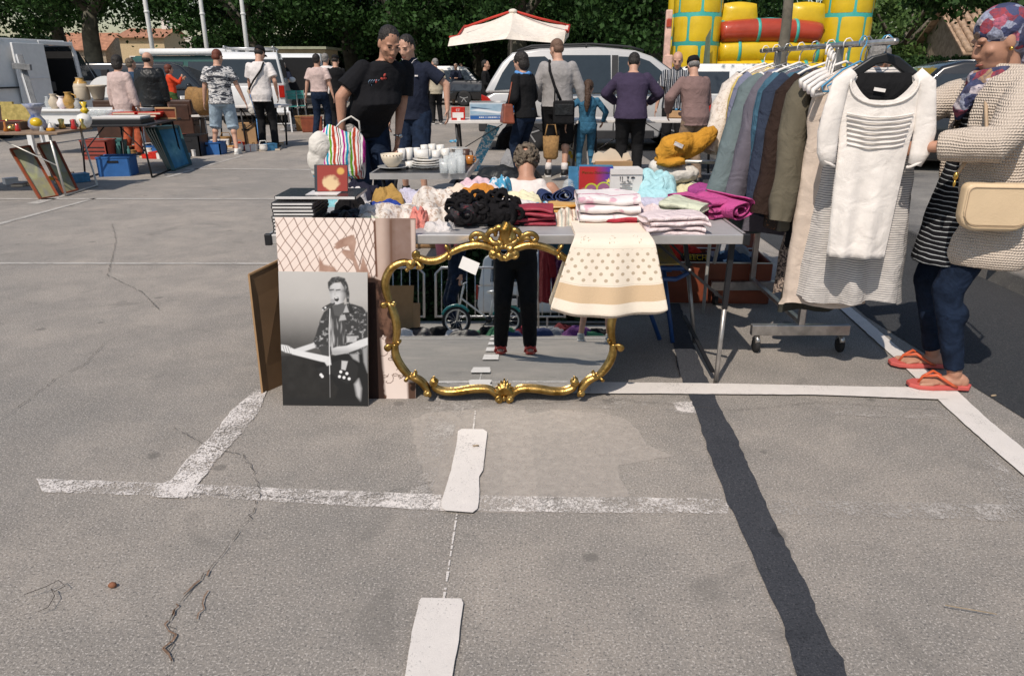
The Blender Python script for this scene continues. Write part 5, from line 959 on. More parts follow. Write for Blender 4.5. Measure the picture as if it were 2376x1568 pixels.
garment('jacket', 'dark navy jacket beside the denim jacket', 3.78, 'g_navy', .70, .215, .60, .15, .03, seed=9)
garment('top', 'dark brown top with bronze sequins near the hem', 3.69, 'g_sequin', .76, .20, .0, .12, .05, seed=10, cat='top')
garment('dress', 'black and cream animal print dress hanging low', 3.60, 'g_leopard', 1.02, .17, 0, .10, .03, seed=11, cat='dress', dz=-.05)
garment('jacket', 'dark brown jacket between the sequin top and the olive jacket', 3.64, 'g_brown', .62, .21, .58, .12, seed=12)
garment('jacket', 'olive brown zipped jacket with long sleeves near the front of the rail', 3.50, 'g_olive', .72, .215, .58, .05, .04, seed=13, thick=.06, slw=.062)
garment('trousers', 'dark grey olive trousers hanging below the olive jacket', 3.55, 'g_dark_olive', .62, .13, 0, .1, .05, seed=14, cat='trousers', dz=-.52)
garment('top', 'black sleeveless top hanging behind the long cream coat', 3.44, 'g_black', .80, .20, 0, .0, .02, seed=15, cat='top')
garment('coat', 'long cream coat with brown edging behind the white top', 3.37, 'g_coat', 1.06, .19, 0, -.05, .02, seed=16, cat='coat', thick=.05)
garment('dress', 'long grey and cream fine striped dress with a full hem', 3.30, 'g_stripe', 1.02, .17, 0, -.10, .07, seed=17, cat='dress', thick=.055, fold=.42, fk=7, x=1.55)
# white top: held out to the camera on a black hanger
tp_ = thing('knitted_top', 'off white short sleeved top with pleated chest rows, held up beside the woman', 'top', (1.497, 3.14, 1.375), R(-7))
tp_.scale = (1.03, .6, 1)
mb = MB(); nj = 44; zs_ = [.03, .0, -.03, -.06, -.10, -.16, -.20, -.24, -.32, -.42, -.54, -.66, -.745]
def wtop(a, z):
    w = {0: 0}.get(1, None); f = -z/.745
    wd = .135+.0*f if z > -.02 else (.165 if z > -.07 else (.150 if z > -.14 else (.146 if z > -.22 else .146-.030*f)))
    th = .02+.030*min(1, max(0, f*1.4)); ca, sa = math.cos(a), math.sin(a)
    zz = z
    if z > -.09 : zz = z-(.10*(1-(abs(ca))**2.2)**.9)*(1.35 if sa < 0 else .7)*((z+.09)/.12)
    return V(wd*ca*(1+.02*math.sin(7*a)*f), th*sa*(1+.35*f*math.cos(6*a+1))-.006*math.cos(9*a)*f, zz)
vs = []; fs = []
for z in zs_:
    for j in range(nj): vs.append(wtop(2*math.pi*j/nj, z))
for i in range(len(zs_)-1):
    for j in range(nj): fs.append((i*nj+j, (i+1)*nj+j, (i+1)*nj+(j+1) % nj, i*nj+(j+1) % nj))
mb.add(vs, fs); o = mb.build('garment_body', 'g_offwhite', tp_); sm_ = o.modifiers.new('sub', 'SUBSURF'); sm_.levels = sm_.render_levels = 2; so_ = o.modifiers.new('thick', 'SOLIDIFY'); so_.thickness = .002
for q in (-1, 1):
    mb = MB(); mb.tube([(q*.12, 0, .012), (q*.160, -.004, -.03), (q*.172, -.006, -.12), (q*.184, -.008, -.22), (q*.178, -.010, -.30), (q*.166, -.01, -.35)], [.022, .034, .038, .042, .038, .028], 16, flat=(0, 1, 0)); o = mb.build('sleeve', 'g_offwhite', tp_); d = o.modifiers.new('c', 'DISPLACE'); d.texture = bpy.data.textures.get('garm'); d.strength = .01
    mb = MB(); mb.tube([(q*.168+.027*math.cos(a*.5236), -.012+.026*math.sin(a*.5236), -.345+q*.015*math.cos(a*.5236)) for a in range(12)], .006, 6, closed=True); mb.build('sleeve_band', 'g_offwhite', tp_)
for k in range(7):
    z = -.145-k*.020; w = .126-.003*k; mb = MB(); mb.tube([V(x*w, -.046+.016*abs(x)**2.5, z-.016*(1-x*x)) for x in [i/8-1 for i in range(17)]], .0042, 6); mb.build('pleat', 'g_offwhite', tp_)
mb = MB(); mb.tube([V(.128*math.cos(a), -.024-.012*math.sin(a), -.014-.098*abs(math.sin(a))**.8) for a in [math.pi*i/16 for i in range(17)]], .0045, 6); mb.build('neck_band', 'g_offwhite', tp_)
mdef('label_brown', (.05, .03, .03), .8); mb = MB(); mb.box((.0, -.012, -.115), (.052, .003, .010)); mb.box((.022, -.012, -.122), (.009, .003, .012)); mb.build('neck_label', 'label_brown', tp_)
t = thing('black_top', 'black top with a round neck hanging inside the neckline of the white top', 'top', (1.50, 3.145, 1.365), R(-7)); mb = MB(); mb.loft([(V(0, .01, -.45), .11, .012), (V(0, .004, -.2), .115, .014), (V(0, 0, -.05), .12, .014), (V(0, 0, .02), .10, .012)], 20); mb.build('garment_body', 'g_black', t); mb = MB(); mb.box((-.02, -.026, -.045), (.045, .003, .013), Matrix.Rotation(.15, 3, 'Y')); mb.build('neck_label', 'hanger_white', t)
t = thing('coat_hanger', 'broad black plastic hanger carrying the white top', 'hanger', (1.502, 3.165, 1.385), R(-7))
mb = MB(); mb.prism([(-.155, 0, -.01), (-.12, 0, .012), (-.05, 0, .062), (0, 0, .075), (.05, 0, .062), (.12, 0, .012), (.155, 0, -.01), (.14, 0, -.03), (.09, 0, -.012), (.03, 0, .030), (0, 0, .036), (-.03, 0, .030), (-.09, 0, -.012), (-.14, 0, -.03)], (0, .026, 0)); mb.build('arms', 'hanger_black', t, bevel=.006)
mb = MB(); mb.tube([(0, .013, .07), (0, .013, .098), (-.014, .013, .115), (-.004, .013, .138), (.014, .013, .130), (.018, .013, .115)], .0032, 6); mb.build('hook', 'wire', t)
rnd = random.Random(77)
for i in range(8):
    y = 4.68-i*.19; k = i % 5; m = 'hanger_white' if k in (0, 1, 3) else 'wire'
    hanger(('white plastic hanger hooked on the rail' if m == 'hanger_white' else 'thin wire hanger hooked on the rail'), y, m, rnd.uniform(-.15, .3), thick=.0065 if m == 'hanger_white' else .002, group='white plastic hangers on the clothes rail' if m == 'hanger_white' else 'wire hangers on the clothes rail')
for i in range(4): hanger(('hindmost', 'third', 'second', 'foremost')[i]+' thick white tubular hanger of the bunch in front of the denim jacket', 3.50-i*.025, 'hanger_white', .75+i*.05, .20, thick=.010, z=1.47-.012*i, x=1.40, group='white tubular hangers bunched in the middle of the rail', sh=.05)
hanger('pale blue wire hanger at the near end of the rail', 3.22, 'hanger_blue', -.35, .20, thick=.004, x=1.52)
hanger('second pale blue hanger drooping left of the white top', 3.30, 'hanger_blue', .4, .18, thick=.004, x=1.46)
# ================================================================ PRINTED BOARDS
def vcolmat():
    m, nt, N, L, b = nodemat('print'); a = N.new('ShaderNodeVertexColor'); a.layer_name = 'Col'; co_ = objco(nt)
    L.new(a.outputs[0], b.inputs['Base Color']); b.inputs['Roughness'].default_value = .6; b.inputs['Specular IOR Level'].default_value = .12; addbump(nt, b, noi(nt, co_, 9, 2), .15, .01); MATS['print'] = m
vcolmat()
def printed(name, parent, P00, P10, P01, P11, nx, ny, fn, off=(0, 0, 0)):   # flat print: fine grid whose colours come from fn(s, t) arrays
    P00, P10, P01, P11, off = map(Vector, (P00, P10, P01, P11, off)); s, t = np.meshgrid(np.linspace(0, 1, nx+1), np.linspace(0, 1, ny+1))
    A = [np.array(p+off) for p in (P00, P10, P01, P11)]; s_, t_ = s[..., None], t[..., None]
    v = ((1-s_)*(1-t_)*A[0]+s_*(1-t_)*A[1]+(1-s_)*t_*A[2]+s_*t_*A[3]).reshape(-1, 3)
    i, j = np.meshgrid(np.arange(nx), np.arange(ny)); a = (j*(nx+1)+i).ravel(); f = np.stack([a, a+1, a+nx+2, a+nx+1], 1)
    me = bpy.data.meshes.new(name); me.vertices.add(len(v)); me.vertices.foreach_set('co', v.ravel()); me.loops.add(f.size); me.loops.foreach_set('vertex_index', f.ravel()); me.polygons.add(len(f))
    me.polygons.foreach_set('loop_start', np.arange(0, f.size, 4)); me.polygons.foreach_set('loop_total', np.full(len(f), 4)); me.update()
    c = np.clip(fn(s, t), 0, 1).reshape(-1, 3); at_ = me.color_attributes.new('Col', 'FLOAT_COLOR', 'POINT'); at_.data.foreach_set('color', np.concatenate([c, np.ones((len(c), 1))], 1).ravel())
    me.materials.append(MAT('print')); o = bpy.data.objects.new(name, me); COL.objects.link(o); o.parent = parent; return o
def sdseg(X, Y, a, b):
    ax, ay = a; bx, by = b; dx, dy = bx-ax, by-ay; t = np.clip(((X-ax)*dx+(Y-ay)*dy)/(dx*dx+dy*dy+1e-9), 0, 1); return np.hypot(X-ax-t*dx, Y-ay-t*dy)
def sdpoly(X, Y, pts):
    d = np.full(X.shape, 1e9); ins = np.zeros(X.shape, bool)
    for (ax, ay), (bx, by) in zip(pts, pts[1:]+pts[:1]):
        d = np.minimum(d, sdseg(X, Y, (ax, ay), (bx, by)))
        if ay != by: ins ^= ((ay > Y) != (by > Y)) & (X < (bx-ax)*(Y-ay)/(by-ay)+ax)
    return np.where(ins, -d, d)
def vn(X, Y, sc, seed=0, oct=3):                                     # value noise for prints
    rg = np.random.default_rng(seed); out = 0; amp = 1; tot = 0
    for o in range(oct):
        g = rg.random((64, 64)); x = X*sc*2**o; y = Y*sc*2**o; xi, yi = np.floor(x).astype(int), np.floor(y).astype(int); fx, fy = x-xi, y-yi; fx = fx*fx*(3-2*fx); fy = fy*fy*(3-2*fy)
        q = lambda i, j: g[(yi+j) % 64, (xi+i) % 64]
        out = out+amp*((q(0, 0)*(1-fx)+q(1, 0)*fx)*(1-fy)+(q(0, 1)*(1-fx)+q(1, 1)*fx)*fy); tot += amp; amp *= .55
    return out/tot
def over(c, mask, v): return c*(1-mask[..., None])+np.array(v if isinstance(v, (tuple, list)) else (v, v, v))*mask[..., None] if not isinstance(v, np.ndarray) else c*(1-mask[..., None])+v[..., None]*mask[..., None]
def msk(d, w): return np.clip(.5-d/w, 0, 1)
def pline(X, Y, c, pts, w, v, soft=6):
    for a, b in zip(pts, pts[1:]): c = over(c, msk(sdseg(X, Y, a, b)-w, soft), v)
    return c
def singer(s, t):                                                   # generic rock singer in black and white, in picture pixels
    X = 225+825*s; Y = 1500-1245*t; n = vn(X, Y, .016, 3, 4); n2 = vn(X, Y, .045, 5, 3)
    bg = .50-.18*np.clip((X-225)/825, 0, 1)*0+.10*np.clip((Y-255)/600, 0, 1)*-1.2; bg = bg-.26*np.clip((Y-500)/420, 0, 1)-.06*np.abs((X-430)/300-((Y-300)/350))*.3
    bg = np.where(Y > 930, np.minimum(bg, .16-.13*np.clip((Y-930)/110, 0, 1)), bg); bg = np.clip(bg, .018, 1)+.015*(n-.5)
    c = np.repeat(bg[..., None], 3, 2)*np.array([1, .965, .92])
    def poly(pts, v, soft=10): nonlocal c; c = over(c, msk(sdpoly(X, Y, pts), soft), v)
    c = over(c, msk(sdpoly(X, Y, [(540, 1120), (760, 1010), (1000, 900), (1050, 950), (1050, 1500), (700, 1500), (760, 1330), (640, 1180)]), 26), .022)
    # jacket
    jk = np.clip(.05+.55*np.clip(n2-.56, 0, 1)*2.2, .02, .6)
    poly([(715, 560), (640, 620), (600, 700), (560, 830), (530, 900), (560, 960), (640, 970), (700, 1000), (990, 1010), (1050, 880), (1050, 620), (1000, 570), (880, 535), (800, 560)], jk)
    poly([(700, 600), (735, 585), (820, 610), (840, 760), (820, 950), (700, 970), (680, 780)], np.clip(.06+.5*np.clip(vn(X*3, Y*.4, .02, 8, 2)-.5, 0, 1)*2, 0, .5)); poly([(720, 560), (830, 530), (840, 600), (790, 660), (740, 650)], .10)
    poly([(875, 520), (880, 600), (820, 625), (800, 690), (850, 700), (845, 640), (930, 620)], .035); poly([(850, 545), (876, 620), (822, 625)], .42); poly([(780, 700), (850, 690), (835, 640), (795, 650)], .40)
    poly([(848, 840), (948, 838), (944, 890), (852, 900)], .42); poly([(858, 850), (938, 848), (934, 880), (862, 888)], .30+.3*n2)
    # arms
    poly([(1050, 850), (960, 880), (850, 930), (760, 940), (700, 960), (695, 1010), (740, 1020), (850, 1000), (960, 960), (1050, 920)], np.clip(.62-.25*np.clip((Y-930)/60, 0, 1)+.1*(n-.5), 0, 1)); poly([(540, 905), (420, 945), (330, 975), (340, 1005), (440, 990), (555, 950)], .60)
    poly([(228, 925), (290, 935), (345, 965), (330, 1010), (270, 1000), (228, 980)], .66); 
    for k in range(4): c = pline(X, Y, c, [(245+22*k, 940), (262+22*k, 1000)], 3, .2, 5)
    # guitar
    poly([(300, 955), (380, 975), (690, 1035), (690, 1095), (600, 1080), (330, 1015)], .66); poly([(600, 940), (640, 925), (700, 940), (710, 1010), (620, 1020), (595, 980)], .06)
    poly([(560, 1150), (640, 1120), (790, 1060), (900, 1060), (960, 1130), (940, 1240), (850, 1290), (760, 1240), (700, 1190), (600, 1200)], .03); poly([(800, 1070), (858, 1075), (835, 1160), (795, 1150)], .5); poly([(640, 1090), (690, 1020), (700, 1110), (660, 1120)], .62)
    for x, y in ((790, 1175), (848, 1190), (777, 1220), (820, 1228), (869, 1240), (600, 1205), (612, 1220)): c = over(c, msk(np.hypot(X-x, Y-y)-14, 6), .75)
    poly([(920, 1290), (960, 1240), (985, 1330), (975, 1450), (940, 1400)], .45, 30); poly([(1000, 960), (1045, 930), (1045, 1180), (1010, 1080)], .3, 20); poly([(880, 1010), (960, 1000), (965, 1080), (910, 1050)], .35, 20)
    # head
    poly([(690, 400), (740, 350), (820, 360), (850, 430), (850, 480), (820, 530), (770, 550), (725, 545), (700, 480)], np.clip(.54-.36*np.clip((X-790)/55, 0, 1)-.12*np.exp(-((Y-425)/16)**2)-.10*np.exp(-((X-708)/14)**2)+.1*(n-.5), .05, 1), 8)
    poly([(684, 400), (682, 350), (720, 305), (780, 295), (840, 310), (868, 370), (882, 450), (878, 530), (855, 530), (848, 440), (830, 390), (800, 345), (740, 355), (705, 380), (695, 420)], np.clip(.05+.3*np.clip(n2-.55, 0, 1)*2, 0, 1), 10)
    for x in (715, 775): c = pline(X, Y, c, [(x-16, 420), (x+20, 414)], 5, .06, 7)
    poly([(742, 430), (756, 430), (752, 465), (735, 468)], .45, 8); poly([(738, 490), (775, 482), (785, 505), (768, 525), (742, 515)], .03, 7); poly([(745, 490), (770, 486), (772, 494), (748, 498)], .7, 5)
    c = pline(X, Y, c, [(730, 540), (640, 590)], 16, .06, 7); c = over(c, msk(np.hypot(X-722, Y-520)-20, 8), .35); c = over(c, msk(np.hypot(X-655, Y-580)-9, 5), .7); c = over(c, msk(np.hypot(X-630, Y-600)-7, 5), .6)
    c = pline(X, Y, c, [(697, 590), (686, 800), (684, 1200)], 3.2, .75, 4); c = pline(X, Y, c, [(684, 1200), (683, 1420)], 2, .3, 4); poly([(225, 1500), (225, 1420), (1050, 1450), (1050, 1500)], .025, 60)
    return c*.98
def fence_print(s, t):                                               # sepia wire netting with a hand, hair below
    X = 811+403*s; Y = 1163-530*t; n = vn(X, Y, .05, 2, 4); c = np.ones(X.shape+(3,))*np.array([.78, .66, .59]); br = (.12, .055, .035)
    xr = X < 1030
    def lat(px, sl, ph, w): 
        q = (X+ (Y-640)/sl+ph+3*np.sin(Y*.06+X*.02)) % px; return np.minimum(q, px-q)-w
    c = over(c, msk(lat(30, -1.75, 4, 1.3), 2.)*xr, br); c = over(c, msk(lat(31, 1.15, 9, 1.1), 2.)*xr, (.26, .15, .11)); c = over(c, msk(lat(21, -2.6, 4, 1.2), 2.)*~xr, br); c = over(c, msk(lat(21, 2.2, 9, 1.2), 2.)*~xr, br)
    def poly(pts, v, soft=3): nonlocal c; c = over(c, msk(sdpoly(X, Y, pts), soft), v)
    sk = np.stack([.33+.25*(n-.3), .20+.2*(n-.3), .15+.17*(n-.3)], 2)
    def pl(pts, soft=3): nonlocal c; q = msk(sdpoly(X, Y, pts), soft)[..., None]; c = c*(1-q)+np.clip(sk, 0, 1)*q
    pl([(1050, 780), (1035, 735), (1042, 700), (1036, 680), (1015, 688), (990, 706), (975, 715), (985, 722), (1005, 715), (1018, 712), (1024, 725), (1005, 722), (998, 730), (1012, 745), (1030, 755), (1045, 800), (1085, 810), (1060, 740)]); pl([(1000, 700), (985, 712), (978, 708), (995, 694), (1030, 680), (1034, 690)]); pl([(932, 742), (945, 765), (975, 772), (985, 790), (930, 785)], 6)
    w = X > 1098; q = np.clip((X-1098)/60, 0, 1); c = np.where(w[..., None], np.stack([.43-.2*q+.05*n+.10*np.sin(q*6), .32-.17*q+.05*n+.08*np.sin(q*6), .26-.14*q+.05*n+.07*np.sin(q*6)], 2), c); poly([(1093, 640), (1099, 640), (1102, 800), (1096, 800)], br); poly([(1140, 637), (1146, 637), (1146, 800), (1140, 800)], (.14, .075, .05), 6); poly([(1200, 637), (1212, 637), (1214, 800), (1203, 800)], (.55, .44, .38), 4)
    low = Y > 806-4*np.sin(X*.1); hair = vn(X*1.3, Y*.8, .05, 9, 4); curl = np.clip((hair-.38)*4, 0, 1)
    c2 = np.stack([.03+.22*curl*.6, .016+.12*curl*.6, .012+.08*curl*.6], 2); c = np.where(low[..., None], c2, c)
    edge = sdpoly(X+6*np.sin(Y*.09), Y, [(1098, 985), (1125, 975), (1130, 1000), (1150, 1010), (1180, 1070), (1250, 1100), (1250, 1170), (1118, 1170)])+9*(hair-.5)*4
    c = over(c, msk(edge, 4), (.74, .63, .57))
    rr_ = np.random.default_rng(5)
    for k in range(16):
        x, y = 1100+rr_.random()*80, 970+rr_.random()*130; a = rr_.random()*6; c = pline(X, Y, c, [(x+9*math.cos(a+i*.8)*(1+i*.1), y+9*math.sin(a+i*.8)+i*3) for i in range(7)], .9, (.10, .05, .03), 1.6)
    poly([(1188, 1112), (1216, 1110), (1216, 1170), (1190, 1170)], (.09, .05, .035), 8); poly([(811, 1180), (811, 800), (1095, 800), (1108, 970), (1120, 1180)], (.035, .02, .016), 10)
    return c
mdef('board_edge', (.66, .60, .50), .8); mdef('cardboard', (.36, .22, .11), .85, var=.15, vs=4, bump=.2, bs=30); mdef('cardboard_dark', (.17, .10, .05), .85, var=.2, vs=4)
# big sepia board
def leanboard(name, lb, corners, th, fn, nx, ny, edge='board_edge', cat='poster board'):
    a, b_, c_, d_ = corners                                            # bottom-left, bottom-right, top-left, top-right (world)
    t = thing(name, lb, cat, ((a.x+b_.x)/2, (a.y+b_.y)/2, 0)); o = t.location; q = [p-o for p in (a, b_, c_, d_)]; nrm = (q[1]-q[0]).cross(q[2]-q[0]).normalized(); nrm = nrm if nrm.dot(a-V(0, 0, CAMZ)) < 0 else -nrm
    mb = MB(); mb.prism([q[0], q[1], q[3], q[2]], -nrm*th); mb.build('board', edge, t)
    printed('printed_face', t, q[0], q[1], q[2], q[3], nx, ny, fn, nrm*.0008); return t
bl = G(649, 925); br_ = G(967, 925); bl.y = br_.y = 3.035; yt = 3.165
leanboard('poster_board', 'large sepia poster board of a hand on wire netting leaning on the table edge', (V(-1.015, 3.035, .0), V(-.435, 3.035, .0), V(-1.02, 3.155, .800), V(-.415, 3.155, .795)), .004, fence_print, 300, 380)
leanboard('poster_board', 'black and white poster board of a singer with a guitar, nearest to the camera', (V(-1.015, 2.965, .0), V(-.635, 2.955, .0), V(-1.005, 3.075, .582), V(-.620, 3.065, .580)), .006, singer, 190, 290)
t = thing('cardboard_sheet', 'plain brown board standing edge on left of the singer poster', 'board', (-1.145, 3.09, 0)); mb = MB(); mb.prism([(0, 0, 0), (.10, .16, 0), (.12, .17, .60), (-.005, .03, .555)], (-.006, .003, 0)); mb.build('board', 'cardboard_dark', t)  # face coloured darker than its edge for the shade on the near side
mb = MB(); mb.beam((0, 0, 0), (-.005, .03, .555), .008, .008); mb.beam((-.005, .03, .555), (.12, .17, .60), .008, .008); mb.build('edge', 'cardboard', t)

# ================================================================ GILT MIRROR
MBx, MY0, LEAN = 0, 3.0, R(8.7)
mirror = thing('gilt_mirror', 'large ornate gilt framed mirror leaning against the front of the goods table', 'mirror', (-.045, MY0, 0)); MO = mirror.location.copy()
Mn = V(0, -math.cos(LEAN), math.sin(LEAN))
def onm(zx, zy):                                                     # point of the mirror plane from the enlarged view
    r = ray((1100+zx/2.614)/1.25758, (600+zy/2.614)/1.25758); o = V(0, 0, CAMZ); t = (MO-o).dot(Mn)/r.dot(Mn); return o+r*t-MO
def sweep(segs, m='gilt'): pass
mdef('gilt', (.30, .165, .035), .36, 1.0, var=.4, vs=22, bump=.35, bs=110, var2=(.56, .36, .12)); mdef('gilt_dark', (.24, .13, .03), .4, 1., var=.4, vs=30)
m_, nt_, N_, L_, b_ = nodemat('mirror_glass'); b_.inputs['Base Color'].default_value = (.80, .82, .81, 1); b_.inputs['Metallic'].default_value = 1; b_.inputs['Roughness'].default_value = .012; MATS['mirror_glass'] = m_
def smooth(pts, k=5):
    out = []; n = len(pts)
    for i in range(n-1):
        p0, p1, p2, p3 = pts[max(0, i-1)], pts[i], pts[i+1], pts[min(n-1, i+2)]
        for j in range(k): t = j/k; out.append(.5*((2*p1)+(p2-p0)*t+(2*p0-5*p1+4*p2-p3)*t*t+(3*p1-3*p2+p3-p0)*t**3))
    out.append(pts[-1]); return out
half = [[(935, 345), (880, 325), (800, 300), (730, 300), (650, 318), (590, 345), (555, 365)], [(548, 360), (510, 395), (450, 418), (390, 420), (330, 400), (295, 385)],
        [(275, 440), (215, 430), (160, 445), (110, 480), (75, 540), (65, 600), (78, 680), (98, 735)], [(98, 745), (130, 820), (150, 900), (152, 980), (140, 1045)],
        [(140, 1050), (140, 1120), (165, 1190), (210, 1255), (250, 1295)], [(250, 1295), (310, 1320), (355, 1355), (385, 1400), (380, 1425)], [(430, 1340), (445, 1385), (510, 1412), (600, 1415), (700, 1400), (790, 1393), (860, 1400), (905, 1432), (925, 1465)]]
prof16 = [1, .82, 1.02, .80, 1.0, .88, .9, .9, .9, .9, .9, .88, 1.0, .80, 1.02, .82]
cx = onm(970, 900).x
inner = []
mldw = .0165
for side in (1, -1):
    for seg in half:
        pts = smooth([onm(*p) for p in seg]); pts = [V(cx+side*(p.x-cx), p.y, p.z) for p in pts]; k = len(pts)
        rs = [mldw*(.72+.38*math.sin(math.pi*(i+.6)/(k+.2))**.7) for i in range(k)]
        mb = MB(); mb.tube([p+Mn*.012 for p in pts], rs, 16, flat=Mn, prof=prof16); mb.build('frame_moulding', 'gilt', mirror)
        if side == 1: inner += pts
# glass
ring = [V(p.x, p.y, p.z) for p in inner]; ring2 = [V(2*cx-p.x, p.y, p.z) for p in reversed(ring)]; mb = MB(); poly = ring+ring2
mb.add(poly, [tuple(range(len(poly)))], 0, False); g = mb.build('mirror_glass', 'mirror_glass', mirror)
mb = MB(); mb.prism([p-Mn*.004 for p in poly], -Mn*.01); mb.build('backing', 'cardboard_dark', mirror)
# scrolls, knobs and leaves
def spiral(c, r, turns=1.4, a0=0, sgn=1, w=.010): 
    ex = V(1, 0, 0); ez = Mn.cross(ex).normalized(); ez = ez if ez.z > 0 else -ez
    return [c+(ex*math.cos(a0+sgn*i*.38)+ez*math.sin(a0+sgn*i*.38))*r*(1-i/(turns*16.5+2)*.8)+Mn*(.016+.0005*i) for i in range(int(turns*16.5))]
ex = V(1, 0, 0); ez = Mn.cross(ex).normalized(); ez = ez if ez.z > 0 else -ez
def orn(mbl, side):
    def q(zx, zy): p = onm(zx, zy); return V(cx+side*(p.x-cx), p.y, p.z)
    M2 = lambda x, y, off=.016: q(x, y)+Mn*off
    for (x, y, r, a) in ((893, 372, .020, 1.2), (262, 452, .019, .4), (308, 378, .017, 2.2), (440, 1345, .017, 1.5), (385, 1425, .015, -1), (925, 1468, .016, -1.5), (60, 755, .011, 2), (90, 1078, .012, 3)):
        mbl.tube(spiral(q(x, y), r, 1.35, a if side > 0 else math.pi-a, side), [.0085*(1-.45*i/22) for i in range(22)], 8); mbl.ell(M2(x, y, .022), (.0085, .007, .0085))
    for (x, y) in ((545, 312), (548, 390), (315, 470), (232, 488), (100, 748), (128, 752), (160, 1048), (118, 1060), (240, 1300), (285, 1285), (225, 1325)):
        mbl.ell(M2(x, y), (.0095, .008, .0095))
    def leaf(pts, r): k = len(pts); mbl.tube(smooth([M2(a, b_, .014+.008*math.sin(math.pi*i/(k-1))) for i, (a, b_) in enumerate(pts)], 4), [r*(.35+.75*math.sin(math.pi*min(.95, (i+1)/((k-1)*4+2)))) for i in range((k-1)*4+1)], 8)
    # joints
    leaf([(560, 360), (548, 330), (530, 305), (545, 300)], .009); leaf([(560, 370), (552, 395), (545, 405)], .008); leaf([(300, 400), (290, 370), (305, 352), (330, 360)], .009); leaf([(300, 420), (330, 450), (340, 470), (315, 475)], .009)
    leaf([(95, 740), (65, 742), (42, 752), (50, 770)], .008); leaf([(150, 1040), (170, 1035), (165, 1055)], .008); leaf([(140, 1060), (100, 1058), (72, 1075), (85, 1092)], .009); leaf([(250, 1300), (290, 1290), (288, 1260)], .008); leaf([(255, 1305), (225, 1318), (215, 1330)], .007)
    # crest: openwork leaves over the top
    for pts, r in (([(720, 275), (715, 240), (750, 212), (800, 215), (840, 245), (860, 290)], .011), ([(765, 275), (775, 250), (810, 250), (835, 280)], .008), ([(840, 260), (850, 210), (880, 185), (905, 200), (900, 235)], .013), ([(905, 205), (900, 180), (925, 165), (960, 175), (965, 215), (940, 260), (925, 300)], .015), ([(870, 240), (880, 275), (930, 290), (965, 300)], .012),
                   ([(940, 300), (960, 265), (950, 235)], .012), ([(930, 330), (955, 310), (975, 330)], .010), ([(925, 355), (940, 385), (970, 395)], .012), ([(905, 300), (920, 330), (935, 345)], .014), ([(930, 400), (950, 405), (975, 408)], .008)): leaf(pts, r)
    mbl.ell(M2(738, 268, .018), (.011, .009, .011)); mbl.ell(M2(1000, 285, .022) if side > 0 else M2(940, 285, .022), (.010, .008, .010))
    for k in range(5): mbl.ell(M2(925+k*10, 392+k*4, .014), (.006, .005, .008))
    # bottom palmette
    for k in range(5): a = k*.30; mbl.tube([M2(970, 1440, .012), M2(970-55*math.sin(a), 1440-62*math.cos(a)*1.0, .024), M2(970-88*math.sin(a), 1440-(118-12*k)*math.cos(a), .018)], [.006, .010, .003], 8)
for side in (1, -1): mb = MB(); orn(mb, side); meld(mb, 'carved_scrolls', 'gilt', mirror, .0028, 1)['kind'] = 'stuff'
mb = MB(); q = onm(998, 200)+Mn*.02; mb.tube([onm(985, 290)+Mn*.014, onm(975, 240)+Mn*.024, onm(978, 180)+Mn*.030, onm(995, 140)+Mn*.028, onm(1012, 138)+Mn*.02], [.016, .024, .027, .022, .008], 14); mb.tube([onm(1020, 290)+Mn*.014, onm(1040, 240)+Mn*.022, onm(1050, 190)+Mn*.022], [.014, .016, .006], 10); mb.tube([onm(1000, 300)+Mn*.014, onm(1015, 250)+Mn*.024, onm(1030, 180)+Mn*.024], [.014, .018, .010], 10)
mb.ell(onm(1018, 260)+Mn*.034, .009); mb.ell(onm(1045, 300)+Mn*.02, .010); mb.ell(onm(970, 1460)+Mn*.022, (.010, .010, .014)); mb.tube([onm(930, 380)+Mn*.01, onm(985, 400)+Mn*.02, onm(1050, 380)+Mn*.01], [.010, .014, .010], 8); meld(mb, 'crest_shell', 'gilt', mirror, .003, 1)
mdef('paper', (.75, .73, .70), .85, var=.03)
t = thing('price_note', 'small blank white paper note stuck on the upper left of the mirror glass', 'paper note', MO); mb = MB(); pq = [onm(655, 385), onm(785, 440), onm(752, 530), onm(622, 472)]; mb.prism([p+Mn*.002 for p in pq], Mn*.001); mb.build('sheet', 'paper', t)

# ================================================================ MAIN GOODS TABLE
mdef('alu', (.60, .58, .56), .35, .6, var=.1); mdef('table_top_grey', (.34, .33, .33), .5); mdef('table_black', (.014, .014, .016), .45); mdef('tube_grey', (.38, .36, .34), .4, .7, var=.2, vs=20)
TZ = .72
tab = thing('folding_table', 'long folding table with aluminium rim heaped with clothes and linen', 'table', (0, 3.55, 0)); q = lambda x, y, z: V(x, y-3.55, z)
mb = MB(); mb.box(q(-.02, 3.56, TZ-.012), (2.06, .80, .022)); mb.build('tabletop', 'table_top_grey', tab)
for y in (3.165, 3.96): mb = MB(); mb.box(q(-.02, y, TZ-.018), (2.10, .012, .042)); mb.build('rim', 'alu', tab, bevel=.003)
for x in (-1.062, 1.022): mb = MB(); mb.box(q(x, 3.56, TZ-.018), (.012, .79, .042)); mb.build('rim', 'alu', tab, bevel=.003)
for x in (-1.06, 1.02): mb = MB(); mb.box(q(x, 3.162, TZ-.018), (.03, .025, .05)); mb.build('corner_cap', 'table_black', tab, bevel=.004)
gl1 = G(1660, 890); gl2 = G(1612, 795)
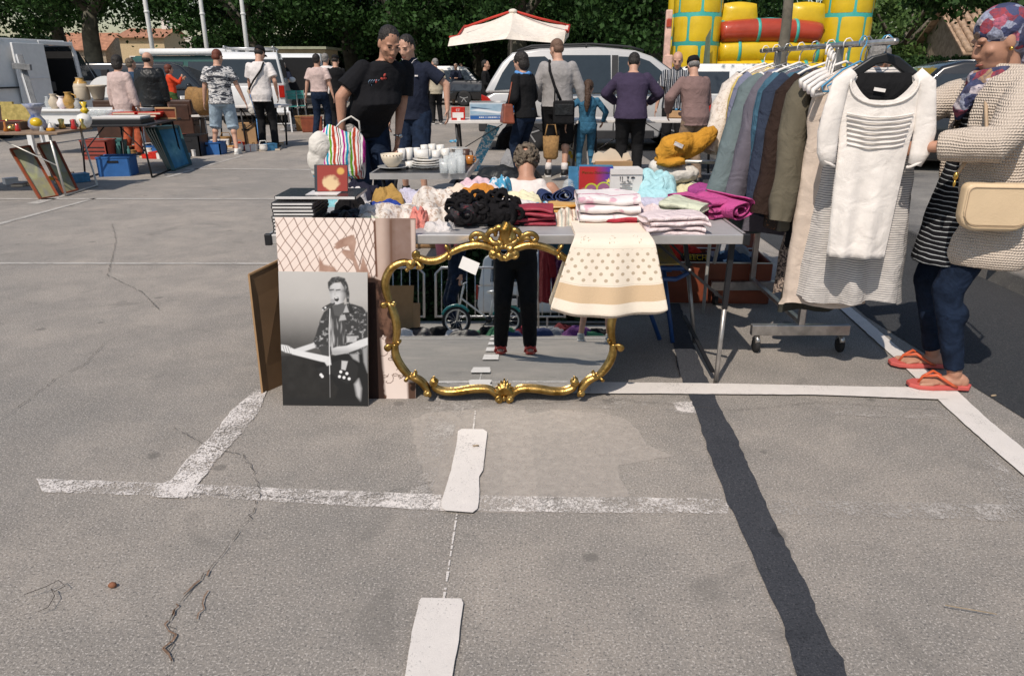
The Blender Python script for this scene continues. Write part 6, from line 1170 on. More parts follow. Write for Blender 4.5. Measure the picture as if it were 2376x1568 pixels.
for (x, y, gx, gy) in ((.985, 3.24, gl1.x, gl1.y), (.90, 3.88, gl2.x, gl2.y), (-.99, 3.24, -1.02, 3.2), (-.96, 3.88, -.97, 3.86)):
    mb = MB(); a, b2 = q(x, y, TZ-.03), q(gx, gy, 0); mb.beam(a, a.lerp(b2, .47), .022, .022); mb.build('leg_top', 'table_black', tab); mb = MB(); mb.bar(a.lerp(b2, .45), b2, .0115, 10); mb.build('leg', 'tube_grey', tab)
for s_ in (1, -1):
    for (x0, y0) in ((.62, 3.24), (.68, 3.85)):
        mb = MB(); mb.beam(q(s_*x0-.1*(s_ < 0), y0, TZ-.03), q(s_*.965, y0+.01, .41), .022, .012); mb.build('brace', 'table_black', tab)
for s_ in (1, -1): mb = MB(); mb.beam(q(s_*.95, 3.86, .12), q(s_*.99, 3.24, .06) if s_ < 0 else q(gl1.x-.01, gl1.y+.03, .05), .018, .012); mb.build('cross_bar', 'table_black', tab)
for x, y in ((.975, 3.225), (.80, 3.22)): mb = MB(); mb.ell(q(x, y, .42 if x > .9 else .55), .007); mb.build('rivet', 'alu', tab)
# ---- cloth makers
def heap(name, lb, u, v, z, w, d, h, m, rz=0, seed=0, cat='clothes', rough=.5, Y=None, n=42, loc=None, sharp=1., group=None):
    p = GZ(u, v, z) if loc is None else V(*loc); rnd = random.Random(seed); off = V(rnd.uniform(0, 50), rnd.uniform(0, 50), rnd.uniform(0, 50)); mb = MB()
    ca, sa = math.cos(rnd.uniform(0, 3)), math.sin(rnd.uniform(0, 3))
    def fn(a, b):
        x, y = 2*a-1, 2*b-1; r = (abs(x)**2.6+abs(y)**2.6)**(1/2.6); an = math.atan2(y, x); lim = .78+.22*mnoise.noise(V(math.cos(an)*1.6, math.sin(an)*1.6, 0)+off)
        k = max(0, 1-(r/lim)**2.2)
        nx = mnoise.noise(V(x*2.2, y*2.2, 0)+off); q3 = mnoise.noise(V(x*1.6, y*1.6, 3)+off); rd = math.cos(8*q3); r2 = math.cos(9*mnoise.noise(V(x*2.6+nx, y*2.6, 7)+off))
        hh = h*(k**.38)*(.55+.28*nx+rough*.10*rd)+rough*.011*k**.3*(math.sin(11*(x*ca+y*sa)+9*q3)+.5*r2)
        return V(x*w/2*(1+.08*nx), y*d/2*(1+.08*nx), max(hh, 0) if k > 0 else -.004)
    mb.grid(fn, n, n); o = mb.build(name, m, None, p, rz); s_ = o.modifiers.new('s', 'SUBSURF'); s_.levels = s_.render_levels = 1
    return tag(o, lb, cat, group)
def GZ(u, v, z): return G(u, v, z)
def folded(name, lb, loc, size, rz, m, layers=3, cat='folded cloth', seed=0, droop=0., edge=None, tilt=(0, 0), group=None):
    w, d, h = size; t = thing(name, lb, cat, loc, rz, group); rnd = random.Random(seed); lh = h/layers
    for k in range(layers):
        mb = MB(); sx = 1-rnd.uniform(0, .06); sy = 1-rnd.uniform(0, .08); ox, oy = rnd.uniform(-.01, .01), rnd.uniform(-.012, .012); off = V(rnd.uniform(0, 9), seed, k); ny = 14
        def fn(a, b, ox=ox, oy=oy, sx=sx, sy=sy, off=off, k=k):         # closed rounded slab: a runs round the section, b along the width
            an = 2*math.pi*a; c, s = math.cos(an), math.sin(an); ey = abs(c)**.35*(1 if c > 0 else -1); ez = abs(s)**.8*(1 if s > 0 else -1)
            x = (b-.5)*w*sx; y = ey*d/2*sy; z = lh*(k+.5)+ez*lh*.52; nn = mnoise.noise(V(x*7, y*7, 0)+off)*.010+mnoise.noise(V(x*18, y*18, 0)+off)*.004
            z += nn*(.4+k/layers)-droop*max(0, abs(x)/(w/2)-.6)**2*3+tilt[0]*x+tilt[1]*y; return V(x+ox+nn, y+oy+nn*1.4, z)
        n1, n2 = 28, 20; mb.grid(lambda a, b: fn(a, b), n1, n2); b0 = len(mb.v); mb.f.append(tuple(range(n1))); mb.m.append(0); mb.sm.append(True); mb.f.append(tuple(n2*(n1+1)+i for i in range(n1))[::-1]); mb.m.append(0); mb.sm.append(True)
        mb.build('layer', m if (not edge or k % 2) else edge, t)
    return t
def roll_cloth(name, lb, loc, r, L, rz, m, cat='rolled cloth', turns=2.6, sq=.7, tiltx=0, group=None):
    pts = []; n = 60; mb = MB()
    sec = [(r*(.25+.75*i/n)*math.cos(i/n*turns*6.283), r*(.25+.75*i/n)*sq*math.sin(i/n*turns*6.283)) for i in range(n+1)]
    rnd = random.Random(int(r*1e4)); off = V(rnd.random()*9, 0, 0)
    def fn(a, b):
        i = int(a*n+.5); x, z = sec[i]; y = (b-.5)*L; q = mnoise.noise(V(x*14, y*8, z*14)+off)*.014; return V(x+q, y+.01*math.sin(i*.3), z+r*sq+q+tiltx*y)
    mb.grid(fn, n, 10); o = mb.build(name, m, None, loc, rz); s = o.modifiers.new('t', 'SOLIDIFY'); s.thickness = .006; return tag(o, lb, cat, group)
for nm, c in (('c_white', (.60, .56, .54)), ('c_cream', (.66, .56, .46)), ('c_coral', (.62, .22, .18)), ('c_black', (.010, .009, .010)), ('c_navy', (.03, .045, .11)), ('c_darknavy', (.018, .018, .032)), ('c_ochre', (.38, .23, .07)), ('c_blue', (.03, .06, .28)), ('c_paleblue', (.45, .52, .62)), ('c_teal', (.22, .46, .50)), ('c_aqua', (.38, .62, .66)), ('c_pink', (.66, .46, .50)), ('c_palepink', (.72, .60, .60)), ('c_magenta', (.50, .08, .25)), ('c_magenta2', (.34, .06, .22)), ('c_palegreen', (.58, .60, .46)), ('c_yellow', (.66, .60, .40)), ('c_red', (.36, .035, .05)), ('c_brightred', (.50, .03, .02)), ('c_orange', (.55, .22, .04)), ('c_mustard', (.50, .24, .03)), ('c_lav', (.50, .48, .58)), ('c_purple', (.14, .04, .16)), ('c_darkred', (.16, .015, .02)), ('c_green', (.06, .20, .10)), ('c_grey', (.25, .25, .26))): cloth(nm, c, wr=.8, ws=16, bump=.5)
speck('c_lace', (.64, .58, .52), (.42, .32, .25), 38, .52); speck('c_floral', (.68, .63, .42), (.52, .30, .25), 24, .60); speck('c_pinkfloral', (.72, .66, .66), (.52, .16, .28), 13, .60); speck('c_blackred', (.012, .01, .012), (.10, .01, .015), 45, .58); speck('c_bluewhite', (.05, .28, .45), (.66, .66, .66), 22, .52)
stripemat('c_tanstripe', [(.50, .24, .05), (.62, .45, .22)], 1, .022, [.6, .4]); stripemat('c_crochet', [(.66, .58, .48), (.52, .38, .30), (.66, .60, .50), (.42, .44, .38)], 0, .035, [.3, .2, .3, .2]); speck('c_redprint', (.30, .025, .045), (.14, .03, .03), 30, .62)
Z = TZ
H_ = lambda *a, **k: heap(*a, **k)
# far row first
H_('clothes', 'black and white top with white collar lying at the back left of the table', 828, 462, Z, .30, .24, .15, 'c_darknavy', seed=11, rough=.8)
H_('clothes', 'white jersey peeping out of the black garments at the back left', 818, 468, Z+.05, .17, .12, .12, 'c_white', seed=12, rough=.7)
H_('clothes', 'crumpled black leggings in front of the white jersey', 812, 492, Z+.02, .20, .14, .12, 'c_black', seed=13, rough=.8)
H_('clothes', 'ochre towelling cloth with a dark lining at the back of the table', 900, 470, Z, .24, .2, .14, 'c_ochre', rz=-.3, seed=14, rough=.6)
H_('clothes', 'bright blue cloth under the ochre towelling', 895, 486, Z, .22, .12, .07, 'c_blue', rz=-.1, seed=15)
H_('clothes', 'pale lilac and turquoise cloth lying right of the ochre towelling', 950, 468, Z, .22, .14, .11, 'c_lav', rz=-.5, seed=16)
H_('clothes', 'small turquoise baby garment behind the disc cases', 765, 475, Z, .20, .16, .05, 'c_teal', seed=17)
H_('clothes', 'cream folded linen at the far left corner of the table', 760, 452, Z, .20, .12, .045, 'c_cream', seed=18, rough=.3)
H_('clothes', 'dark navy cloth behind the cream baby bonnets', 1000, 456, Z, .34, .14, .06, 'c_darknavy', seed=19)
H_('clothes', 'cream knitted baby bonnets in the middle of the table', 1010, 474, Z, .30, .2, .13, 'c_lace', seed=20, rough=.7)
H_('clothes', 'cream frilled baby garments with pompons', 1060, 466, Z, .26, .2, .12, 'c_cream', seed=21, rough=.7)
H_('clothes', 'rounded pink and white baby bedding at the back of the table', 1112, 466, Z, .32, .24, .15, 'c_palepink', seed=22, rough=.35)
H_('clothes', 'pale pink quilt behind the rounded baby bedding', 1100, 445, Z, .26, .18, .13, 'c_pink', seed=23, rough=.3)
H_('clothes', 'orange cloth band on the pink baby bedding', 1112, 456, Z+.05, .24, .09, .105, 'c_orange', rz=-.15, seed=24, rough=.3)
H_('clothes', 'blue and white patterned bundle beside the seated person', 1160, 452, Z, .16, .16, .17, 'c_bluewhite', seed=25, rough=.5)
H_('clothes', 'pale yellow floral baby clothes behind the red folded cloth', 1222, 466, Z, .34, .22, .075, 'c_floral', seed=26, rough=.6)
H_('clothes', 'white linen under the yellow floral baby clothes', 1180, 482, Z, .42, .22, .07, 'c_white', seed=27, rough=.5)
roll_cloth('sock', 'dark navy rolled knitwear at the back centre of the table', GZ(1268, 468, Z), .045, .12, .2, 'c_navy', 'knitwear'); roll_cloth('sock', 'second navy rolled knitwear, right of the first', GZ(1312, 470, Z), .052, .13, -.35, 'c_navy', 'knitwear')
folded('folded_cloth', 'tan striped folded cloth in front of the navy knitwear', GZ(1312, 496, Z), (.20, .12, .05), .05, 'c_tanstripe', 3, seed=3)
# second row
H_('clothes', 'white lace garments lying over the front left of the table', 905, 515, Z, .34, .26, .13, 'c_lace', seed=31, rough=.7)
H_('clothes', 'white cotton garments in front of the bright blue cloth', 868, 508, Z, .20, .22, .11, 'c_white', seed=32, rough=.7)
H_('clothes', 'black clothes with red roses beside the disc cases', 806, 515, Z, .26, .18, .08, 'c_blackred', seed=33, rough=.8)
H_('clothes', 'pale green knitted baby garment under the white cotton', 862, 526, Z, .12, .14, .07, 'c_palegreen', seed=34, rough=.4)
H_('clothes', 'coral pink knitted baby garment at the front of the table', 972, 518, Z, .12, .30, .10, 'c_coral', rz=.15, seed=35, rough=.7)
H_('clothes', 'white and cream lacy garments right of the coral knit', 1020, 510, Z, .28, .30, .12, 'c_lace', seed=36, rough=.8)
H_('clothes', 'small crumpled white garment at the front edge, left of the black scarves', 1022, 532, Z, .16, .14, .06, 'c_white', seed=37, rough=.6)
H_('clothes', 'white lace blouse between the two black scarves', 1120, 500, Z, .26, .22, .09, 'c_white', seed=38, rough=.6)
def curls(lb, u, v, w, h, seed, m='c_black'):
    p = GZ(u, v, Z); t = thing('frilly_scarf', lb, 'scarf', p); rnd = random.Random(seed); mb = MB()
    for i in range(46):
        c = V(rnd.gauss(0, w*.22), rnd.gauss(0, .05), 0); c.z = h*max(.08, (1-(c.x/(w*.52))**2))*rnd.uniform(.25, .8)+.01; r = rnd.uniform(.014, .03); a = rnd.uniform(0, 6); pl = rnd.uniform(-.8, .8)
        mb.tube([c+V(math.cos(a+k*.8)*r, math.sin(pl)*r*math.cos(k*.8), math.sin(a+k*.8)*r+.002*k) for k in range(7)], [.006, .010, .011, .011, .010, .009, .004], 6)
    mb.build('frills', m, t); mb = MB()
    for k in range(6): c = V(rnd.gauss(0, w*.15), rnd.gauss(0, .03), h*.35); mb.ell(c, (w*.22, .07, h*.33), n=12, k=8)
    meld(mb, 'core', 'c_blackred' if seed == 5 else m, t, .008, 2, .03, .03)
curls('frilly black scarf with dark red sequins at the front of the table', 1086, 522, .26, .16, 5); curls('second black frilly scarf, beside the red folded cloth', 1158, 522, .22, .17, 6)
folded('folded_cloth', 'dark red folded tablecloth with a faint print at the front centre', GZ(1230, 518, Z), (.235, .17, .085), .0, 'c_redprint', 4, seed=5)
H_('clothes', 'magazine and coloured scarf under the yellow floral clothes', 1258, 492, Z, .18, .12, .08, 'c_bluewhite', seed=39, rough=.4)
H_('clothes', 'cream crochet blanket beside the dark red cloth', 1308, 516, Z, .16, .24, .09, 'c_crochet', seed=40, rough=.5)
# cd cases
mdef('cd_black', (.02, .02, .022), .25, spec=.7); mdef('cd_white', (.68, .66, .64), .4); mdef('cd_cover', (.30, .09, .06), .3, var=.6, vs=25, var2=(.62, .42, .20))
p0 = V(-1.03, 3.24, Z)
rnd = random.Random(3)
for i in range(9):
    t = thing('disc_case', 'black disc case with a white spine, %s' % ('topmost of the stack at the table\'s left end' if i == 8 else 'in the stack at the table\'s left end'), 'disc case', (-.955+rnd.uniform(-.004, .004), 3.33, Z+.004+i*.0148), rnd.uniform(-.02, .02), 'stacked disc cases at the left end of the table')
    mb = MB(); mb.box((0, 0, .006), (.185, .26, .0125)); mb.build('case', 'cd_black', t, bevel=.0015); mb = MB(); mb.box((0, -.131, .006), (.172, .003, .007)); mb.box((-.0935, 0, .006), (.002, .24, .006)); mb.build('spine', 'cd_white', t)
t = thing('disc_case', 'flat black and clear case lying on top of the stacked disc cases', 'disc case', (-.86, 3.36, Z+.142), -.02); mb = MB(); mb.box((0, 0, .007), (.36, .24, .014)); mb.build('case', 'cd_black', t, bevel=.002); mb = MB(); mb.box((.0, -.122, .007), (.35, .003, .010)); mb.build('spine', 'cd_white', t); mb = MB(); mb.box((.02, -.03, .0155), (.14, .12, .002)); mb.build('booklet', 'cd_white', t)
t = thing('music_disc', 'upright music disc with a red and gold cover leaning on the flat cases', 'disc case', (-.815, 3.35, Z+.158), .03)
def cdp(s, t_): X, Y = s*100, t_*90; n = vn(X, Y, .09, 4, 3); c = np.ones(X.shape+(3,))*np.array([.28, .05, .04]); c = over(c, msk(np.hypot(X-45, Y-30)-26-14*(n-.5), 8), (.62, .45, .26)); c = over(c, msk(np.hypot(X-78, Y-70)-12, 5), (.6, .35, .10)); return over(c, msk(np.hypot(X-60, Y-45)-6, 6), (.35, .2, .12))
mb = MB(); mb.prism([(-.075, 0, 0), (.075, 0, 0), (.075, .035, .115), (-.075, .035, .115)], (0, .010, 0)); mb.build('case', 'cd_black', t); printed('printed_face', t, (-.062, 0, .003), (.073, 0, .003), (-.062, .0345, .113), (.073, .0345, .113), 50, 45, cdp, (0, -.0015, 0))
# linen on the right half
t = thing('bath_mat', 'cream dotted bath mat hanging over the table edge in front of the mirror', 'bath mat', (.43, 3.13, 0))
def matm():
    m, nt, N, L, b = nodemat('bathmat'); uv = N.new('ShaderNodeUVMap'); X = sepxyz(nt, uv.outputs[0]); u, v = X[0], X[1]
    a = maths(nt, 'MULTIPLY', v, 15.5); row = maths(nt, 'FLOOR', a); fu = maths(nt, 'FRACT', maths(nt, 'ADD', maths(nt, 'MULTIPLY', u, 9), maths(nt, 'MULTIPLY', row, .5))); fv = maths(nt, 'FRACT', a)
    d = maths(nt, 'ADD', maths(nt, 'POWER', maths(nt, 'MULTIPLY', maths(nt, 'SUBTRACT', fu, .5), 1.0), 2), maths(nt, 'POWER', maths(nt, 'MULTIPLY', maths(nt, 'SUBTRACT', fv, .5), .62), 2))
    dots = ramp(nt, d, [(.022, 1.), (.035, 0.)]); inb = ramp(nt, v, [(0, 0.), (.305, 0.), (.306, 1.), (.66, 1.), (.661, 0.)], 'CONSTANT'); c = mix(nt, maths(nt, 'MULTIPLY', dots, inb), (.78, .69, .57), (.46, .37, .27))
    tan = ramp(nt, v, [(0, 0.), (.285, 0.), (.30, .5), (.305, 0.), (.70, 0.), (.715, 1.), (.905, 1.), (.915, 0.)]); tan = ramp(nt, v, [(0, 0.), (.115, 0.), (.12, 1.), (.285, 1.), (.29, 0.)], 'CONSTANT')
    c = mix(nt, tan, c, (.60, .44, .28)); ln = ramp(nt, v, [(0, 0.), (.300, 0.), (.301, 1.), (.306, 0.), (.668, 0.), (.669, 1.), (.675, 0.)], 'CONSTANT'); c = mix(nt, maths(nt, 'MULTIPLY', ln, .6), c, (.46, .37, .27))
    fl = ramp(nt, noi(nt, uv.outputs[0], 34, 2), [(.60, 0.), (.64, 1.)]); reg = maths(nt, 'MULTIPLY', ramp(nt, v, [(0, 0.), (.72, 0.), (.73, 1.), (.85, 1.), (.86, 0.)], 'CONSTANT'), ramp(nt, maths(nt, 'FRACT', maths(nt, 'ADD', maths(nt, 'MULTIPLY', u, 3), .0)), [(0, 0.), (.25, 0.), (.3, 1.), (.62, 1.), (.67, 0.)])); c = mix(nt, maths(nt, 'MULTIPLY', fl, reg), c, (.45, .35, .24))
    L.new(c, b.inputs['Base Color']); b.inputs['Roughness'].default_value = .95; b.inputs['Specular IOR Level'].default_value = .1; addbump(nt, b, noi(nt, objco(nt), 330, 2), .5, .005); MATS['bathmat'] = m
matm()
def drape(m_, off, sc=1.):
    mb = MB(); nu, nv = 34, 36
    def fn(u, v):                                                   # v = 0 hem, 1 back edge on the table
        L = .74; s = (1-v)*L; top = .30
        wd = (.160+.088*max(0, (s-top)/(L-top)))*sc; x = (u-.5)*2*wd
        if s < top: y, z = .28-s, .735+off*.6
        else:
            q = s-top; a = min(q/.06, math.pi/2); y = -.012-.038*math.sin(a)-.01*q; z = .735-.038*(1-math.cos(a))-max(0, q-.06*math.pi/2)*.80-.012*(1-abs(2*u-1)**2)*0+.03*(abs(2*u-1)**3)*min(1, q/.5)
        q_ = max(0, s-top); f = q_/(L-top); y += .014*f*math.sin(u*9+1)+.02*f*math.cos(u*17)*.5-off-.09*f-.022*min(1, q_/.06)
        return V(x-.02*f, y, z)
    mb.grid(fn, nu, nv); o = mb.build('cloth', 'bathmat' if m_ else 'c_cream', t); me = o.data; uvl = me.uv_layers.new(name='UVMap')
    for p_ in me.polygons:
        for li in p_.loop_indices: vi = me.loops[li].vertex_index; uvl.data[li].uv = ((vi % (nu+1))/nu, (vi//(nu+1))/nv/.68)
    so = o.modifiers.new('t', 'SOLIDIFY'); so.thickness = .007; sb = o.modifiers.new('s', 'SUBSURF'); sb.levels = sb.render_levels = 1; return o
o = drape(True, .008); o['label'] = 'upper dotted layer'; o2 = drape(False, -.006, .985); o2.location = (-.004, 0, -.012); o2['label'] = 'plain underside layer'
def stripetow():
    m, nt, N, L, b = nodemat('towel_pink'); co_ = objco(nt); X = sepxyz(nt, co_); f = ramp(nt, noi(nt, co_, 15, 3), [(.58, 0.), (.66, .6)]); c = mix(nt, f, (.76, .70, .68), (.52, .15, .27))
    st = ramp(nt, maths(nt, 'FRACT', maths(nt, 'ADD', maths(nt, 'MULTIPLY', X[1], 6.5), .2)), [(0, 0.), (.90, 0.), (.91, 1.)], 'CONSTANT'); c = mix(nt, st, c, (.45, .05, .16)); L.new(c, b.inputs['Base Color']); b.inputs['Roughness'].default_value = .95; pv = addbump(nt, b, noi(nt, co_, 12, 3), .5, .02); addbump(nt, b, noi(nt, co_, 300, 2), .5, .004, pv); MATS['towel_pink'] = m
stripetow()
folded('towel', 'folded white towels with pink flowers and crimson stripes on top of the bath mat', GZ(1406, 505, Z+.02), (.285, .25, .115), .0, 'towel_pink', 3, 'towel', 7, edge='towel_pink')
folded('towel', 'crimson edged towel at the bottom of the white towel stack', V(GZ(1406, 505, Z+.02))+V(.015, -.10, -.012), (.24, .07, .04), .0, 'c_red', 2, 'towel', 8)
H_('linen', 'pale lilac linen lying flat behind the folded towels', 1480, 474, Z, .55, .2, .05, 'c_lav', seed=51, rough=.3, cat='linen')
folded('linen', 'pale pink folded sheets at the front right, drooping over the edge', GZ(1563, 538, Z)+V(0, .0, -.005), (.27, .17, .09), .06, 'c_palepink', 4, 'folded sheets', 9, droop=.02)
H_('linen', 'white and pink bundled sheet between the towels and the pale pink sheets', 1500, 512, Z, .16, .32, .12, 'c_palepink', seed=52, rough=.5, cat='linen', rz=.3)
folded('linen', 'pale green folded sheets beside the magenta cloth', GZ(1590, 505, Z), (.20, .26, .085), -.55, 'c_palegreen', 3, 'folded sheets', 10, tilt=(-.1, 0))
folded('linen', 'magenta folded cloth lying left of the rolled magenta cloth', GZ(1622, 498, Z), (.12, .32, .09), .52, 'c_magenta', 3, 'folded cloth', 11)
roll_cloth('linen', 'magenta cloth rolled in coils at the right end of the table', GZ(1668, 500, Z), .082, .30, .50, 'c_magenta', turns=2.2, sq=.62)
roll_cloth('linen', 'darker purple pink cloth behind the rolled magenta cloth', GZ(1640, 468, Z), .07, .16, .75, 'c_magenta2', turns=1.8, sq=.7)
H_('linen', 'cream and white small cloths with black ribbon behind the purple cloth', 1590, 450, Z, .24, .16, .10, 'c_yellow', seed=53, cat='linen', rough=.6)
# boxes at the back
mdef('box_blue', (.05, .18, .32), .5, var=.3, vs=20); mdef('box_white', (.66, .63, .60), .7, var=.05); mdef('box_cream', (.66, .55, .42), .8, var=.08)
t = thing('puzzle_box', 'red and blue toy box standing at the back of the table behind the towels', 'toy box', GZ(1380, 455, Z), -.06)
def toyp(s, t_):
    X, Y = s*180, (1-t_)*220; n = vn(X, Y, .05, 6, 3); k = np.clip((X-80)/90, 0, 1)[..., None]; c = np.array([.42, .03, .03])*(1-k)+np.array([.05, .05, .32])*k
    for x, y, r_ in ((68, 165, 32), (135, 160, 36)): c = over(c, msk(np.abs(np.hypot(X-x, (Y-y)*.8)-r_)-4, 3), (.45, .55, .05)); c = over(c, msk(np.hypot(X-x, (Y-y)*.8)-r_+6, 3), (.30, .12, .22)); c = over(c, msk(np.hypot(X-x, Y-y-6)-9, 5), (.6, .4, .3))
    c = over(c, msk(sdpoly(X, Y, [(160, 80), (165, 95), (178, 96), (168, 105), (173, 120), (160, 111), (148, 120), (152, 104), (143, 96), (155, 95)]), 2), (.75, .6, .1)); return over(c, msk(np.hypot(X-30, Y-170)-15, 12)*.7, (.35, .25, .2))
mb = MB(); mb.box((0, .0, .085), (.19, .07, .17)); mb.build('box_body', 'box_blue', t); printed('printed_face', t, (-.093, -.036, .002), (.093, -.036, .002), (-.093, -.036, .168), (.093, -.036, .168), 70, 80, toyp); text_mesh('Pianino d\'actividad', .021, 'lettering', 'gold', t, (.0, -.0375, .130), (R(90), 0, 0)); mb = MB(); mb.box((-.125, .01, .08), (.055, .06, .16)); mb.build('side_panel', 'box_blue', t); text_mesh('Piano', .03, 'lettering', 'cd_white', t, (-.125, -.022, .04), (R(90), R(-90), 0))
t = thing('cardboard_box', 'open cardboard box with torn cream flaps behind the toy box', 'box', GZ(1420, 436, Z), .02); mb = MB(); mb.box((0, .02, .08), (.22, .12, .16)); mb.build('box_body', 'cardboard', t); mb = MB(); mb.prism([(-.13, 0, .15), (-.12, 0, .20), (-.09, .0, .215), (-.06, 0, .205), (-.02, 0, .235), (.01, 0, .225), (.03, 0, .205), (.06, 0, .16)], (0, .004, 0)); mb.prism([(.05, .01, .15), (.06, .01, .2), (.09, .01, .21), (.11, .01, .17)], (0, .004, 0)); mb.build('torn_flap', 'box_cream', t)
t = thing('carton', 'white carton printed with handling symbols at the back of the table', 'carton', GZ(1450, 458, Z), .04); mb = MB(); mb.box((0, .05, .08), (.18, .13, .155)); mb.build('box_body', 'box_white', t); mb = MB(); mb.box((0, -.0185, .127), (.175, .002, .002)); mdef('ink', (.03, .03, .035), .8)
for i in range(2): mb.box((-.035+i*.012, -.0185, .105), (.002, .002, .02)); mb.prism([(-.039+i*.012, -.019, .112), (-.031+i*.012, -.019, .112), (-.035+i*.012, -.019, .119)], (0, .001, 0))
mb.prism([(.0, -.019, .117), (.016, -.019, .117), (.008, -.019, .106)], (0, .001, 0)); mb.box((.008, -.0185, .101), (.0025, .002, .012)); mb.box((.008, -.0185, .095), (.012, .002, .002)); mb.prism([(.036+.012*math.cos(a*.45), -.019, .108+.009*math.sin(a*.45)) for a in range(8)], (0, .001, 0)); mb.box((.036, -.0185, .10), (.0015, .002, .016))
for i in range(7): mb.box((0, -.0185, .078-i*.011), (.07 if i != 1 else .045, .002, .0018))
mb.build('printed_marks', 'ink', t); text_mesh('TOP    263', .012, 'lettering', 'ink', t, (0, -.0188, .084), (R(90), 0, 0))
heap('towel', 'crumpled aqua towel behind the white carton', 0, 0, 0, .30, .24, .22, 'c_aqua', seed=61, cat='towel', rough=.7, loc=GZ(1522, 458, Z)+V(0, .05, 0)); heap('towel', 'aqua towel folded flat under the crumpled one', 0, 0, 0, .34, .20, .10, 'c_aqua', seed=62, cat='towel', rough=.4, loc=GZ(1518, 462, Z))
m, nt, N, L, b = nodemat('clear_glass'); b.inputs['Base Color'].default_value = (.82, .86, .86, 1); b.inputs['Alpha'].default_value = .30; b.inputs['Roughness'].default_value = .04; b.inputs['Specular IOR Level'].default_value = 1; MATS['clear_glass'] = m
t = thing('glass_jar', 'clear glass jar with a knob lid at the back of the table', 'jar', GZ(1322, 462, Z)+V(0, .1, 0)); mb = MB(); mb.lathe([(.03, 0), (.036, .02), (.036, .06), (.028, .075), (.03, .08), (.018, .092), (.004, .10), (.008, .108), (.002, .115)], n=18); mb.build('jar_body', 'clear_glass', t)
# mustard jacket on a chair
t = thing('mustard_jacket', 'mustard orange wool jacket rolled up on top of the folding chair', 'jacket', P(1590, 350, 4.35)); yy = 0
mb = MB()
mb.tube([V(-.14, -.03, -.03), V(-.10, -.05, .02), V(-.03, -.05, .045), V(.03, 0, .05)], [.055, .072, .062, .05], 16); mb.tube([V(.0, -.02, .0), V(.06, -.02, .045), V(.12, .0, .085), V(.165, .02, .11)], [.05, .060, .052, .032], 16); mb.ell((-.09, -.02, -.045), (.09, .08, .035)); mb.ell((-.02, 0, -.01), (.06, .07, .045)); mb.tube([V(-.17, -.07, -.05), V(-.1, -.11, -.06), V(-.02, -.10, -.045)], .022, 8)
o = meld(mb, 'cloth', 'c_mustard', t, .008, 3, .045, .045); mb = MB(); mb.box((-.07, -.135, .045), (.05, .01, .022), Matrix.Rotation(.4, 3, 'Y')); mb.build('white_label', 'c_white', t)
t = thing('plastic_bag', 'white plastic bag under the mustard jacket', 'bag', P(1565, 395, 4.35)); mb = MB(); mb.ell((0, 0, -.02), (.15, .11, .06)); mb.ell((-.09, 0, .02), (.06, .08, .05)); meld(mb, 'bag_body', 'bag_white', t, .009, 3, .04, .05)
mdef('fabric_green', (.05, .28, .24), .85, var=.2); mdef('chair_tube', (.60, .58, .54), .4, .4); mdef('chair_blue', (.02, .07, .22), .4, spec=.6)
p = GZ(1600, 455, 0); t = thing('folding_chair', 'white framed folding chair with green cloth holding the mustard jacket', 'folding chair', (.95, 4.4, 0), .1)
for a, b2 in (((-.22, -.15, .0), (.02, .10, .92)), ((.2, -.15, .0), (.30, .10, .92)), ((-.15, .2, .0), (-.05, -.15, .70)), ((.35, .2, 0), (.28, -.15, .62))): mb = MB(); mb.bar(a, b2, .011); mb.build('leg', 'chair_tube', t)
mb = MB(); mb.bar((.02, .10, .88), (.62, .10, .86), .011); mb.build('crossbar', 'chair_tube', t); mb = MB(); mb.grid(lambda u, v: V(-.18+.5*u, -.12+.3*v, .50+.06*math.cos(u*3)+.22*v*v), 12, 10); mb.build('seat', 'fabric_green', t)
# things under the table
p = G(1640, 700); t = thing('folding_chair', 'blue tubular folding chair with a striped seat under the right end of the table', 'folding chair', (.78, 3.82, 0), .2); mdef('seat_print', (.45, .42, .40), .7, var=.5, vs=12, var2=(.5, .35, .05))
for a, b2 in (((-.12, .1, .44), (.03, -.02, .0)), ((.06, .1, .44), (.08, -.08, .0)), ((-.22, .1, .38), (.12, .1, .36)), ((-.22, -.1, .44), (.10, -.1, .42))): mb = MB(); mb.bar(a, b2, .0125); mb.build('leg', 'chair_blue', t)
mb = MB(); mb.tube([(-.3, -.12, .40), (.05, -.12, .37), (.12, -.1, .39), (.12, .1, .41), (.02, .14, .46)], .013, 8); mb.build('frame', 'chair_blue', t); mb = MB(); mb.prism([(-.3, -.1, .45), (.08, -.1, .44), (.10, .14, .50), (-.3, .14, .52)], (0, 0, .008)); mb.build('seat', 'seat_print', t)
mdef('suitcase', (.22, .055, .025), .5, var=.25, vs=6, coat=.2); mdef('suitcase_in', (.40, .28, .18), .8)
sx, sy = 1.16, 4.62; t = thing('suitcase', 'open reddish brown suitcase full of clothes behind the table legs', 'suitcase', (1.30, 4.68, 0), -.05); mb = MB()
mb.box((0, -.20, .13), (.66, .012, .26)); mb.box((0, .20, .13), (.66, .012, .26)); mb.box((-.33, 0, .13), (.012, .40, .26)); mb.box((.33, 0, .13), (.012, .40, .26)); mb.box((0, 0, .008), (.66, .40, .012)); mb.build('case_body', 'suitcase', t, bevel=.004); mb = MB(); mb.tube([(-.33, -.20, .262), (.33, -.20, .262), (.33, .20, .262), (-.33, .20, .262)], .006, 6, closed=True); mb.build('rim', 'alu', t); mb = MB(); mb.prism([(-.33, .21, .26), (.33, .21, .26), (.33, .34, .5), (-.33, .34, .5)], (0, .03, 0)); mb.build('lid', 'suitcase', t)
L0 = t.location
